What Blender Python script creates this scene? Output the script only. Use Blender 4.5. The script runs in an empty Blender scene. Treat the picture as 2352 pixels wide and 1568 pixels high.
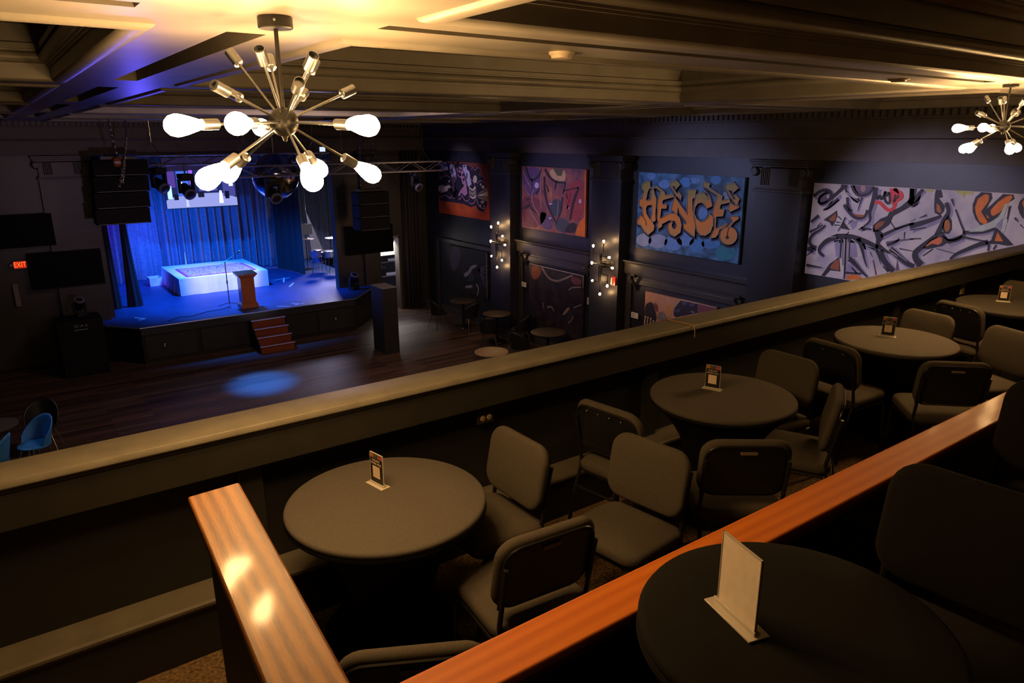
import bpy, bmesh, math, random
from mathutils import Vector, Matrix

# ------------------------------------------------------------------ camera, world, exposure
SC = bpy.context.scene
COL = SC.collection
CAMZ = 5.12
cam_d = bpy.data.cameras.new('camera')
cam_d.sensor_fit = 'HORIZONTAL'
cam_d.sensor_width = 36.0
cam_d.lens = 1642.64 / 2352 * 36.0
cam_d.clip_start = 0.05
cam_d.clip_end = 200
cam = bpy.data.objects.new('camera', cam_d)
COL.objects.link(cam)
YAW, PITCH, ROLL = .62315912, .279207624, -.00376552446
fwd = Vector((math.sin(YAW) * math.cos(PITCH), math.cos(YAW) * math.cos(PITCH), -math.sin(PITCH)))
rgt = Vector((math.cos(YAW), -math.sin(YAW), 0))
upv = rgt.cross(fwd)
r2 = rgt * math.cos(ROLL) + upv * math.sin(ROLL)
u2 = -rgt * math.sin(ROLL) + upv * math.cos(ROLL)
cam.matrix_world = Matrix(((r2.x, u2.x, -fwd.x, 0), (r2.y, u2.y, -fwd.y, 0), (r2.z, u2.z, -fwd.z, CAMZ), (0, 0, 0, 1)))
SC.camera = cam

world = bpy.data.worlds.new('world')
SC.world = world
world.use_nodes = True
world.node_tree.nodes['Background'].inputs[0].default_value = (.010, .009, .012, 1)
world.node_tree.nodes['Background'].inputs[1].default_value = 0.3

SC.view_settings.view_transform = 'Standard'
SC.view_settings.look = 'None'
SC.view_settings.gamma = 1
SC.view_settings.use_curve_mapping = False
SC.view_settings.exposure = 0.0
SC.cycles.use_denoising = True
SC.cycles.sample_clamp_indirect = 3.0
SC.cycles.sample_clamp_direct = 0
SC.cycles.max_bounces = 5
SC.cycles.diffuse_bounces = 3
SC.cycles.glossy_bounces = 3
SC.cycles.transmission_bounces = 6
SC.cycles.caustics_reflective = False
SC.cycles.caustics_refractive = False

BULB = 215.0        # radiance of the chandelier bulbs
SCONCE = 130.0       # radiance of the wall-lamp bulbs


def aim(o, target):
    d = Vector(target) - o.location
    o.rotation_euler = d.to_track_quat('-Z', 'Y').to_euler()


def spot(name, loc, target, power, color, deg, blend=.6, size=.08):
    l = bpy.data.lights.new(name, 'SPOT')
    l.energy = power
    l.color = color
    l.spot_size = math.radians(deg)
    l.spot_blend = blend
    l.shadow_soft_size = size
    o = bpy.data.objects.new(name, l)
    COL.objects.link(o)
    o.location = loc
    aim(o, target)
    return o


def area(name, loc, target, power, color, sx, sy):
    l = bpy.data.lights.new(name, 'AREA')
    l.shape = 'RECTANGLE'
    l.energy = power
    l.color = color
    l.size = sx
    l.size_y = sy
    o = bpy.data.objects.new(name, l)
    COL.objects.link(o)
    o.location = loc
    aim(o, target)
    return o


# stage lighting: blue and lavender heads behind the stage opening
spot('stage_blue_light', (5.0, 19.95, 4.6), (5.1, 21.2, .9), 2500, (.0, .17, 1.0), 110, .6)
spot('stage_blue_light', (3.2, 20.6, 3.0), (4.9, 24.7, 2.1), 1500, (.0, .14, 1.0), 60, 1.0)
spot('stage_white_light', (5.4, 18.6, 4.55), (5.08, 21.7, 1.2), 980, (.76, .64, .88), 34, .6)
spot('stage_violet_light', (3.0, 20.6, 4.5), (2.8, 24.0, 1.7), 800, (.09, .04, 1.0), 62, .8)
spot('floor_blue_light', (4.9, 17.3, 4.2), (4.2, 15.15, 0), 3400, (.02, .20, 1.0), 21, 1.0)
spot('ceiling_blue_light', (2.9, 17.2, 4.0), (1.0, 4.9, 5.46), 150, (.12, .09, 1.0), 9, 1.0)
# added unseen lavender spots, standing in for stage spill on the murals
spot('mural_fill_light', (2.2, 8.3, 5.2), (10.8, 5.0, 3.45), 1150, (.74, .66, .95), 23, .6, .15)
spot('mural_fill_light', (3.4, 12.2, 5.2), (10.8, 9.1, 3.5), 760, (.50, .54, 1.0), 32, .8, .2)
spot('mural_fill_light', (4.2, 15.0, 5.2), (10.8, 13.2, 3.5), 620, (.70, .52, .95), 30, .8, .2)
spot('mural_fill_light', (4.4, 16.6, 4.9), (10.8, 17.25, 3.85), 560, (.74, .60, .95), 20, .7, .15)
# added unseen fill spots at the balcony front, lifting stage wall and lectern
spot('front_fill_light', (2.2, 3.6, 3.3), (2.6, 19.5, 4.9), 520, (.62, .42, .62), 34, .9, .15)
spot('front_fill_light', (7.4, 3.6, 3.3), (8.7, 19.5, 3.0), 420, (.70, .52, .52), 18, .9, .15)
spot('front_fill_light', (4.6, 3.6, 3.4), (5.05, 19.4, 1.3), 1500, (1.0, .80, .66), 7, .8, .1)
# backstage work light behind the side door and behind the curtain edge
area('backstage_work_light', (9.5, 19.82, 2.14), (9.5, 20.6, .9), 26, (1, .95, .9), .5, .12)
spot('doorway_spill_light', (9.45, 19.8, 2.1), (8.6, 16.7, 0), 170, (1, .93, .88), 46, .9, .12)
area('wing_work_light', (9.3, 23.6, 3.2), (8.3, 22.2, 1.2), 90, (.72, .66, 1.0), .7, .7)
# added fill hidden in a coffer, brightening the dance floor
area('floor_fill_light', (4.6, 11.1, 5.84), (4.6, 11.1, 0), 130, (.80, .55, .50), 1.6, 1.2)


# ------------------------------------------------------------------ materials
def lin(c):
    return tuple((v / 12.92 if v <= .04045 else ((v + .055) / 1.055) ** 2.4) for v in (x / 255 for x in c))


MATS = {}


def mat(name, rgb, rough=.6, metal=0.0, noise=0.0, nscale=8.0, bump=0.0, bscale=60.0, emit=0.0, ecol=None, coat=0.0, spec=.5, alpha=None, trans=0.0):
    if name in MATS:
        return MATS[name]
    m = bpy.data.materials.new(name)
    m.use_nodes = True
    nt = m.node_tree
    b = nt.nodes['Principled BSDF']
    b.inputs['Base Color'].default_value = (*rgb, 1)
    b.inputs['Roughness'].default_value = rough
    b.inputs['Metallic'].default_value = metal
    b.inputs['Specular IOR Level'].default_value = spec
    b.inputs['Coat Weight'].default_value = coat
    b.inputs['Coat Roughness'].default_value = .12
    b.inputs['Transmission Weight'].default_value = trans
    if alpha is not None:
        b.inputs['Alpha'].default_value = alpha
    if emit:
        b.inputs['Emission Color'].default_value = (*(ecol or rgb), 1)
        b.inputs['Emission Strength'].default_value = emit
    if noise or bump:
        tc = nt.nodes.new('ShaderNodeTexCoord')
    if noise:
        n = nt.nodes.new('ShaderNodeTexNoise')
        n.inputs['Scale'].default_value = nscale
        n.inputs['Detail'].default_value = 4
        nt.links.new(tc.outputs['Object'], n.inputs['Vector'])
        r = nt.nodes.new('ShaderNodeValToRGB')
        r.color_ramp.elements[0].position = .3
        r.color_ramp.elements[1].position = .7
        r.color_ramp.elements[0].color = (*[max(0, v * (1 - noise)) for v in rgb], 1)
        r.color_ramp.elements[1].color = (*[min(1, v * (1 + noise)) for v in rgb], 1)
        nt.links.new(n.outputs['Fac'], r.inputs['Fac'])
        nt.links.new(r.outputs['Color'], b.inputs['Base Color'])
    if bump:
        n2 = nt.nodes.new('ShaderNodeTexNoise')
        n2.inputs['Scale'].default_value = bscale
        n2.inputs['Detail'].default_value = 3
        nt.links.new(tc.outputs['Object'], n2.inputs['Vector'])
        bp = nt.nodes.new('ShaderNodeBump')
        bp.inputs['Strength'].default_value = bump
        bp.inputs['Distance'].default_value = .01
        nt.links.new(n2.outputs['Fac'], bp.inputs['Height'])
        nt.links.new(bp.outputs['Normal'], b.inputs['Normal'])
    MATS[name] = m
    return m


def wood(name, c0, c1, axis, rough=.3, coat=.5, scale=1.0, ring=9.0):
    """Sawn timber: long wavering growth lines along AXIS plus fine pores."""
    if name in MATS:
        return MATS[name]
    m = bpy.data.materials.new(name)
    m.use_nodes = True
    nt = m.node_tree
    b = nt.nodes['Principled BSDF']
    b.inputs['Roughness'].default_value = rough
    b.inputs['Coat Weight'].default_value = coat
    b.inputs['Specular IOR Level'].default_value = .25
    b.inputs['Coat Roughness'].default_value = .10
    tc = nt.nodes.new('ShaderNodeTexCoord')
    mp = nt.nodes.new('ShaderNodeMapping')
    s = [ring * scale] * 3
    s[axis] = 1.3 * scale
    mp.inputs['Scale'].default_value = s
    nt.links.new(tc.outputs['Object'], mp.inputs['Vector'])
    w = nt.nodes.new('ShaderNodeTexWave')
    w.wave_type = 'BANDS'
    w.bands_direction = 'X' if axis != 0 else 'Y'
    w.wave_profile = 'SIN'
    w.inputs['Scale'].default_value = .8
    w.inputs['Distortion'].default_value = 7.0
    w.inputs['Detail'].default_value = 2
    w.inputs['Detail Scale'].default_value = .5
    nt.links.new(mp.outputs['Vector'], w.inputs['Vector'])
    mp2 = nt.nodes.new('ShaderNodeMapping')
    s2 = [160.0 * scale] * 3
    s2[axis] = 5.0 * scale
    mp2.inputs['Scale'].default_value = s2
    nt.links.new(tc.outputs['Object'], mp2.inputs['Vector'])
    n = nt.nodes.new('ShaderNodeTexNoise')
    n.inputs['Scale'].default_value = 1.0
    n.inputs['Detail'].default_value = 3
    nt.links.new(mp2.outputs['Vector'], n.inputs['Vector'])
    n3 = nt.nodes.new('ShaderNodeTexNoise')
    n3.inputs['Scale'].default_value = 4.0
    nt.links.new(tc.outputs['Object'], n3.inputs['Vector'])
    mx = nt.nodes.new('ShaderNodeMath')
    mx.operation = 'MULTIPLY_ADD'
    mx.inputs[1].default_value = .35
    nt.links.new(n.outputs['Fac'], mx.inputs[0])
    mw = nt.nodes.new('ShaderNodeMath')
    mw.operation = 'MULTIPLY'
    mw.inputs[1].default_value = .45
    nt.links.new(w.outputs['Fac'], mw.inputs[0])
    nt.links.new(mw.outputs[0], mx.inputs[2])
    m3 = nt.nodes.new('ShaderNodeMath')
    m3.operation = 'MULTIPLY_ADD'
    m3.inputs[1].default_value = .3
    nt.links.new(n3.outputs['Fac'], m3.inputs[0])
    nt.links.new(mx.outputs[0], m3.inputs[2])
    r = nt.nodes.new('ShaderNodeValToRGB')
    r.color_ramp.elements[0].position = .25
    r.color_ramp.elements[1].position = .75
    r.color_ramp.elements[0].color = (*c0, 1)
    r.color_ramp.elements[1].color = (*c1, 1)
    nt.links.new(m3.outputs[0], r.inputs['Fac'])
    nt.links.new(r.outputs['Color'], b.inputs['Base Color'])
    bp = nt.nodes.new('ShaderNodeBump')
    bp.inputs['Strength'].default_value = .12
    bp.inputs['Distance'].default_value = .004
    nt.links.new(n.outputs['Fac'], bp.inputs['Height'])
    nt.links.new(bp.outputs['Normal'], b.inputs['Normal'])
    MATS[name] = m
    return m


def plank_floor(name):
    if name in MATS:
        return MATS[name]
    m = bpy.data.materials.new(name)
    m.use_nodes = True
    nt = m.node_tree
    b = nt.nodes['Principled BSDF']
    tc = nt.nodes.new('ShaderNodeTexCoord')
    br = nt.nodes.new('ShaderNodeTexBrick')
    br.offset = .37
    br.inputs['Scale'].default_value = 1.0
    br.inputs['Brick Width'].default_value = 1.9
    br.inputs['Row Height'].default_value = .14
    br.inputs['Mortar Size'].default_value = .004
    br.inputs['Color1'].default_value = (.040, .024, .016, 1)
    br.inputs['Color2'].default_value = (.13, .075, .045, 1)
    br.inputs['Mortar'].default_value = (.008, .005, .004, 1)
    nt.links.new(tc.outputs['Object'], br.inputs['Vector'])
    mp = nt.nodes.new('ShaderNodeMapping')
    mp.inputs['Scale'].default_value = (.7, 22, 1)
    nt.links.new(tc.outputs['Object'], mp.inputs['Vector'])
    n = nt.nodes.new('ShaderNodeTexNoise')
    n.inputs['Scale'].default_value = 1.0
    n.inputs['Detail'].default_value = 5
    nt.links.new(mp.outputs['Vector'], n.inputs['Vector'])
    mix = nt.nodes.new('ShaderNodeMix')
    mix.data_type = 'RGBA'
    mix.blend_type = 'MULTIPLY'
    mix.inputs[0].default_value = .8
    r = nt.nodes.new('ShaderNodeValToRGB')
    r.color_ramp.elements[0].position = .3
    r.color_ramp.elements[1].position = .7
    r.color_ramp.elements[0].color = (.35, .33, .32, 1)
    r.color_ramp.elements[1].color = (1.5, 1.4, 1.35, 1)
    nt.links.new(n.outputs['Fac'], r.inputs['Fac'])
    nt.links.new(br.outputs['Color'], mix.inputs[6])
    nt.links.new(r.outputs['Color'], mix.inputs[7])
    nt.links.new(mix.outputs[2], b.inputs['Base Color'])
    b.inputs['Roughness'].default_value = .34
    rr = nt.nodes.new('ShaderNodeMapRange')
    rr.inputs['To Min'].default_value = .40
    rr.inputs['To Max'].default_value = .68
    nt.links.new(n.outputs['Fac'], rr.inputs['Value'])
    nt.links.new(rr.outputs[0], b.inputs['Roughness'])
    MATS[name] = m
    return m


def emat(name, rgb, strength):
    """A glowing surface (bulb glass, lit sign, screen)."""
    if name in MATS:
        return MATS[name]
    m = bpy.data.materials.new(name)
    m.use_nodes = True
    nt = m.node_tree
    nt.nodes.remove(nt.nodes['Principled BSDF'])
    e = nt.nodes.new('ShaderNodeEmission')
    e.inputs[0].default_value = (*rgb, 1)
    e.inputs[1].default_value = strength
    nt.links.new(e.outputs[0], nt.nodes['Material Output'].inputs[0])
    MATS[name] = m
    return m


# ------------------------------------------------------------------ mesh building
class MB:
    def __init__(s):
        s.v = []
        s.f = []

    def add(s, vs, fs):
        o = len(s.v)
        s.v += [tuple(p) for p in vs]
        s.f += [tuple(i + o for i in f) for f in fs]
        return s

    def box(s, x0, x1, y0, y1, z0, z1):
        vs = [(x, y, z) for z in (z0, z1) for y in (y0, y1) for x in (x0, x1)]
        return s.add(vs, [(0, 2, 3, 1), (4, 5, 7, 6), (0, 1, 5, 4), (1, 3, 7, 5), (3, 2, 6, 7), (2, 0, 4, 6)])

    def prism(s, poly, z0, z1):
        """poly: list of (x, y), counter-clockwise."""
        n = len(poly)
        vs = [(x, y, z0) for x, y in poly] + [(x, y, z1) for x, y in poly]
        fs = [tuple(range(n - 1, -1, -1)), tuple(range(n, 2 * n))]
        fs += [(i, (i + 1) % n, n + (i + 1) % n, n + i) for i in range(n)]
        return s.add(vs, fs)

    def sweep_x(s, prof, x0, x1):
        """closed profile of (y, z) pushed along X."""
        n = len(prof)
        vs = [(x0, y, z) for y, z in prof] + [(x1, y, z) for y, z in prof]
        fs = [tuple(range(n)), tuple(range(2 * n - 1, n - 1, -1))]
        fs += [(i, n + i, n + (i + 1) % n, (i + 1) % n) for i in range(n)]
        return s.add(vs, fs)

    def sweep_y(s, prof, y0, y1):
        n = len(prof)
        vs = [(x, y0, z) for x, z in prof] + [(x, y1, z) for x, z in prof]
        fs = [tuple(range(n)), tuple(range(2 * n - 1, n - 1, -1))]
        fs += [(i, n + i, n + (i + 1) % n, (i + 1) % n) for i in range(n)]
        return s.add(vs, fs)

    def lathe(s, prof, n=24, c=(0, 0), fl=None):
        """prof: list of (r, z) from bottom to top; fl(angle, z) scales r."""
        k = len(prof)
        vs = []
        for r, z in prof:
            for i in range(n):
                a = 2 * math.pi * i / n
                q = r * (fl(a, z) if fl else 1)
                vs.append((c[0] + q * math.cos(a), c[1] + q * math.sin(a), z))
        fs = []
        for j in range(k - 1):
            for i in range(n):
                i2 = (i + 1) % n
                fs.append((j * n + i, j * n + i2, (j + 1) * n + i2, (j + 1) * n + i))
        fs.append(tuple(range(n - 1, -1, -1)))
        fs.append(tuple((k - 1) * n + i for i in range(n)))
        return s.add(vs, fs)

    def tube(s, path, r, n=8, r1=None):
        P = [Vector(p) for p in path]
        m = len(P)
        vs = []
        up = None
        for i, p in enumerate(P):
            t = (P[min(i + 1, m - 1)] - P[max(i - 1, 0)]).normalized()
            if up is None:
                up = Vector((0, 0, 1)) if abs(t.z) < .9 else Vector((1, 0, 0))
            a = t.cross(up).normalized()
            bq = a.cross(t).normalized()
            up = bq
            rr = r if r1 is None else r + (r1 - r) * i / max(1, m - 1)
            for k in range(n):
                an = 2 * math.pi * k / n
                vs.append(p + a * (rr * math.cos(an)) + bq * (rr * math.sin(an)))
        fs = []
        for i in range(m - 1):
            for k in range(n):
                k2 = (k + 1) % n
                fs.append((i * n + k, i * n + k2, (i + 1) * n + k2, (i + 1) * n + k))
        fs.append(tuple(range(n - 1, -1, -1)))
        fs.append(tuple((m - 1) * n + k for k in range(n)))
        return s.add(vs, fs)

    def sphere(s, c, r, n=16, m=10, sz=1.0):
        prof = [(max(1e-4, r * math.sin(math.pi * j / m)), -r * sz * math.cos(math.pi * j / m)) for j in range(m + 1)]
        o = MB().lathe(prof, n)
        return s.add([(x + c[0], y + c[1], z + c[2]) for x, y, z in o.v], o.f)

    def xf(s, M):
        s.v = [tuple(M @ Vector(p)) for p in s.v]
        return s

    def merge(s, o):
        return s.add(o.v, o.f)

    def mesh(s, name, m, smooth=False):
        me = bpy.data.meshes.new(name)
        me.from_pydata(s.v, [], s.f)
        bm = bmesh.new()
        bm.from_mesh(me)
        bmesh.ops.recalc_face_normals(bm, faces=bm.faces[:])
        bm.to_mesh(me)
        bm.free()
        if smooth:
            me.polygons.foreach_set('use_smooth', [True] * len(me.polygons))
            try:
                me.set_sharp_from_angle(angle=math.radians(42))
            except Exception:
                pass
        if m:
            me.materials.append(m)
        me.update()
        return me


def tag(o, label=None, cat=None, group=None, kind=None):
    if label:
        o['label'] = label
    if cat:
        o['category'] = cat
    if group:
        o['group'] = group
    if kind:
        o['kind'] = kind
    return o


def obj(name, mb, m, parent=None, smooth=False, bevel=0, seg=2):
    me = mb if isinstance(mb, bpy.types.Mesh) else mb.mesh(name, m, smooth)
    o = bpy.data.objects.new(name, me)
    COL.objects.link(o)
    if parent is not None:
        o.parent = parent
        # geometry given in world metres: undo the root's place
        p = parent
        off = Vector((0, 0, 0))
        while p is not None:
            if p.get('_w'):
                off = off - Vector(p.location)
            p = None
        o.location = off
    if bevel:
        bv = o.modifiers.new('bevel', 'BEVEL')
        bv.width = bevel
        bv.segments = seg
        bv.limit_method = 'ANGLE'
        bv.angle_limit = math.radians(40)
        if smooth is False:
            me.polygons.foreach_set('use_smooth', [True] * len(me.polygons))
            try:
                me.set_sharp_from_angle(angle=math.radians(42))
            except Exception:
                pass
    return o


def sub(name, mb, m, part, smooth=False, bevel=0):
    """a piece of a part: same local frame as the part itself."""
    o = bpy.data.objects.new(name, mb if isinstance(mb, bpy.types.Mesh) else mb.mesh(name, m, smooth))
    COL.objects.link(o)
    o.parent = part
    if bevel:
        bv = o.modifiers.new('bevel', 'BEVEL')
        bv.width = bevel
        bv.segments = 2
        bv.limit_method = 'ANGLE'
    return o


def root(name, loc, rz=0, label=None, cat=None, group=None, kind=None, world=False):
    o = bpy.data.objects.new(name, None)
    o.empty_display_size = .1
    COL.objects.link(o)
    o.location = loc
    o.rotation_euler = (0, 0, rz)
    if world:
        o['_w'] = 1
    tag(o, label, cat, group, kind)
    return o


def copy_tree(o, parent=None):
    c = o.copy()
    COL.objects.link(c)
    c.parent = parent
    for ch in list(o.children):
        copy_tree(ch, c)
    return c


def text_mesh(body, size, m, depth=.0008, align='CENTER', font_scale=(1, 1)):
    cu = bpy.data.curves.new('lettering', 'FONT')
    cu.body = body
    cu.size = size
    cu.extrude = depth
    cu.align_x = align
    cu.align_y = 'CENTER'
    cu.resolution_u = 2
    t = bpy.data.objects.new('lettering', cu)
    COL.objects.link(t)
    bpy.context.view_layer.update()
    dg = bpy.context.evaluated_depsgraph_get()
    me = bpy.data.meshes.new_from_object(t.evaluated_get(dg))
    bpy.data.objects.remove(t)
    for v in me.vertices:
        v.co.x *= font_scale[0]
        v.co.y *= font_scale[1]
    me.materials.clear()
    me.materials.append(m)
    return me


def rrect(w, h, r, n=6):
    """rounded rectangle outline centred on 0, counter-clockwise."""
    out = []
    for cx, cy, a0 in ((w / 2 - r, h / 2 - r, 0), (-w / 2 + r, h / 2 - r, 90), (-w / 2 + r, -h / 2 + r, 180), (w / 2 - r, -h / 2 + r, 270)):
        for i in range(n + 1):
            a = math.radians(a0 + 90 * i / n)
            out.append((cx + r * math.cos(a), cy + r * math.sin(a)))
    return out


def pad(w, h, r, t, edge, dome=.0, n=6):
    """upholstered pad: rounded rectangle W x H, thickness T along z, rounded edge, domed top."""
    base = rrect(w, h, r, n)
    k = len(base)
    lay = []
    q = 4
    for i in range(q + 1):
        a = math.pi / 2 * i / q
        lay.append((edge * (1 - math.sin(a)), edge * (1 - math.cos(a))))
    lay2 = [(ins, t - z) for ins, z in reversed(lay)]
    mb = MB()
    rings = []
    for ins, z in lay + lay2:
        sx = (w / 2 - ins) / (w / 2)
        sy = (h / 2 - ins) / (h / 2)
        rings.append([(x * sx, y * sy, z) for x, y in base])
    for fac, dz in ((.75, .55), (.4, .9)):
        rings.append([(x * fac, y * fac, t + dome * dz) for x, y in base])
    vs = [p for rg in rings for p in rg]
    fs = []
    for j in range(len(rings) - 1):
        for i in range(k):
            i2 = (i + 1) % k
            fs.append((j * k + i, j * k + i2, (j + 1) * k + i2, (j + 1) * k + i))
    c = len(vs)
    vs.append((0, 0, t + dome))
    L = (len(rings) - 1) * k
    for i in range(k):
        fs.append((L + i, L + (i + 1) % k, c))
    fs.append(tuple(range(k - 1, -1, -1)))
    return mb.add(vs, fs)


# ------------------------------------------------------------------ shared materials
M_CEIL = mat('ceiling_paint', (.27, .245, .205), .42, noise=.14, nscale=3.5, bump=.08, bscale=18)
M_CEILIN = mat('shaded_coffer_paint', (.16, .14, .11), .5, noise=.12, nscale=5)  # ceiling paint darkened: shade of coffers and slots put into the colour
M_WALL = mat('navy_wall_paint', (.026, .028, .042), .42, noise=.15, nscale=3, bump=.1, bscale=40)
M_TRIM = mat('black_trim_paint', (.050, .046, .046), .4, noise=.12, nscale=6)
M_CORN = mat('cornice_paint', (.10, .086, .082), .5, noise=.12, nscale=5)
M_BLACK = mat('black_paint', (.012, .012, .013), .5, noise=.2, nscale=6)
M_PLASTIC = mat('black_plastic', (.010, .010, .011), .35)
M_RUBBER = mat('black_rubber', (.008, .008, .008), .7)
M_STEEL = mat('chrome', (.62, .60, .58), .22, 1.0)
M_DKSTEEL = mat('dark_tube_steel', (.030, .027, .024), .33, .6)
M_ALU = mat('truss_aluminium', (.55, .52, .56), .35, .9)
M_LEDGE = mat('parapet_ledge_paint', (.10, .085, .058), .5, noise=.14, nscale=9)
M_PARA = mat('parapet_cap_paint', (.185, .165, .125), .45, noise=.14, nscale=9, bump=.1, bscale=50)
M_PARAF = mat('parapet_face_paint', (.020, .018, .014), .5, noise=.14, nscale=7)
M_PARAD = mat('parapet_panel_paint', (.009, .008, .007), .6, noise=.15, nscale=7)
M_CARPET = mat('patterned_carpet', (.13, .075, .028), .95, noise=.75, nscale=55, bump=.5, bscale=220)
M_CLOTH = mat('brown_black_tablecloth', (.086, .074, .062), .85, noise=.08, nscale=90, bump=.12, bscale=500, spec=.12)
M_SKIRT = mat('black_stretch_cloth', (.006, .0055, .005), .9, spec=.1)
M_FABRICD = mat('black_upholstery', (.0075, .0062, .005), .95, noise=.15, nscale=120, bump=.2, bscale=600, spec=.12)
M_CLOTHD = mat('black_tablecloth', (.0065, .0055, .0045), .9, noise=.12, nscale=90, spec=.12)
M_FABRIC = mat('charcoal_upholstery', (.075, .063, .048), .95, noise=.10, nscale=120, bump=.2, bscale=600, spec=.12)
M_OAKY = wood('oak_handrail', (.115, .040, .009), (.30, .125, .028), 1, .42, .22, 1.0, 12)
M_OAKX = wood('orange_stained_rail', (.42, .098, .005), (.52, .135, .008), 0, .6, .03, 1.0, 9)
M_MAHOG = wood('mahogany', (.10, .022, .008), (.34, .085, .03), 2, .3, .5, 1.5, 9)
M_NICKEL = mat('brushed_nickel', (.38, .40, .44), .30, 1.0)
M_CHROD = mat('chandelier_black', (.010, .009, .008), .38, 0)
M_BULB = emat('bulb_glass', (1, .58, .22), BULB)
M_SBULB = emat('small_bulb_glass', (1, .58, .24), SCONCE)
M_WHITE = mat('white_card', (.75, .73, .72), .7)
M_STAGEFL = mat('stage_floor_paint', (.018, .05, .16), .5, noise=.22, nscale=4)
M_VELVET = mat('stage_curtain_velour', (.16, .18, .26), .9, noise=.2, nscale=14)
M_DKVEL = mat('dark_curtain_velour', (.02, .02, .028), .95)  # near-black tone includes the shade the leg curtains hang in

# ================================================================== THE SETTING
XW, YF = 10.8, 19.5
ZC = CAMZ + .36                 # beam soffits
LOW, UPT = 2.82, 3.40           # balcony tiers
XL, YB = -4.2, -4.0


def struct(name, mb, m, parent=None, bevel=0, smooth=False):
    o = obj(name, mb, m, parent, smooth, bevel)
    if parent is None:
        o['kind'] = 'structure'
    return o


# main floor, stage floor zones, balcony tiers
struct('floor', MB().box(XL, XW, YB, YF + 7, -.1, 0), plank_floor('dark_plank_floor'))
struct('floor_balcony', MB().box(XL, XW, 1.10, 3.30, 2.52, LOW), M_CARPET)
struct('floor_upper_tier', MB().box(XL, XW, YB, 1.10, 2.52, UPT), M_CARPET)

# ------------------------------------------------------------------ coffered ceiling
xb = [(-5.2, -4.35), (.45, 1.28), (6.35, 7.15)]
yb = [(-1.35, -.65), (2.08, 2.85), (5.65, 6.30), (9.10, 9.75), (12.55, 13.20), (16.0, 16.6)]
cof_x = [(XL, .45), (1.28, 6.35), (7.15, 10.55)]
cof_y = [(-3.9, -1.35), (-.65, 2.08), (2.85, 5.65), (6.30, 9.10), (9.75, 12.55), (13.20, 16.0), (16.6, 19.25)]
slots = []
for (a, b_) in ((1.19, 5.96), (-4.1, .43), (7.2, 10.4)):
    for y0, y1 in yb[1:5]:
        slots.append((a, b_, y1 - .49, y1 - .40))
for x0, x1 in xb[1:]:
    for y0, y1 in cof_y[2:6]:
        slots.append((x0 + .33, x0 + .47, y0 - .04, y1 - .15))
xs = sorted({XL, XW, *[v for p in cof_x for v in p], *[v for s_ in slots for v in s_[:2]]})
ys = sorted({YB, YF, *[v for p in cof_y for v in p], *[v for s_ in slots for v in s_[2:]]})
mb = MB()
for i in range(len(xs) - 1):
    for j in range(len(ys) - 1):
        cx, cy = (xs[i] + xs[i + 1]) / 2, (ys[j] + ys[j + 1]) / 2
        if any(a < cx < b_ for a, b_ in cof_x) and any(a < cy < b_ for a, b_ in cof_y):
            continue
        if any(s_[0] < cx < s_[1] and s_[2] < cy < s_[3] for s_ in slots):
            continue
        mb.add([(xs[i], ys[j], ZC), (xs[i + 1], ys[j], ZC), (xs[i + 1], ys[j + 1], ZC), (xs[i], ys[j + 1], ZC)], [(0, 1, 2, 3)])
CEIL = struct('ceiling', mb, M_CEIL)
for (a, b_, c, d) in slots:
    h = .075
    v = [(a, c, ZC), (b_, c, ZC), (b_, d, ZC), (a, d, ZC), (a, c, ZC + h), (b_, c, ZC + h), (b_, d, ZC + h), (a, d, ZC + h)]
    obj('beam_slot', MB().add(v, [(0, 1, 5, 4), (1, 2, 6, 5), (2, 3, 7, 6), (3, 0, 4, 7), (4, 5, 6, 7)]), M_CEILIN, CEIL)
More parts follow.
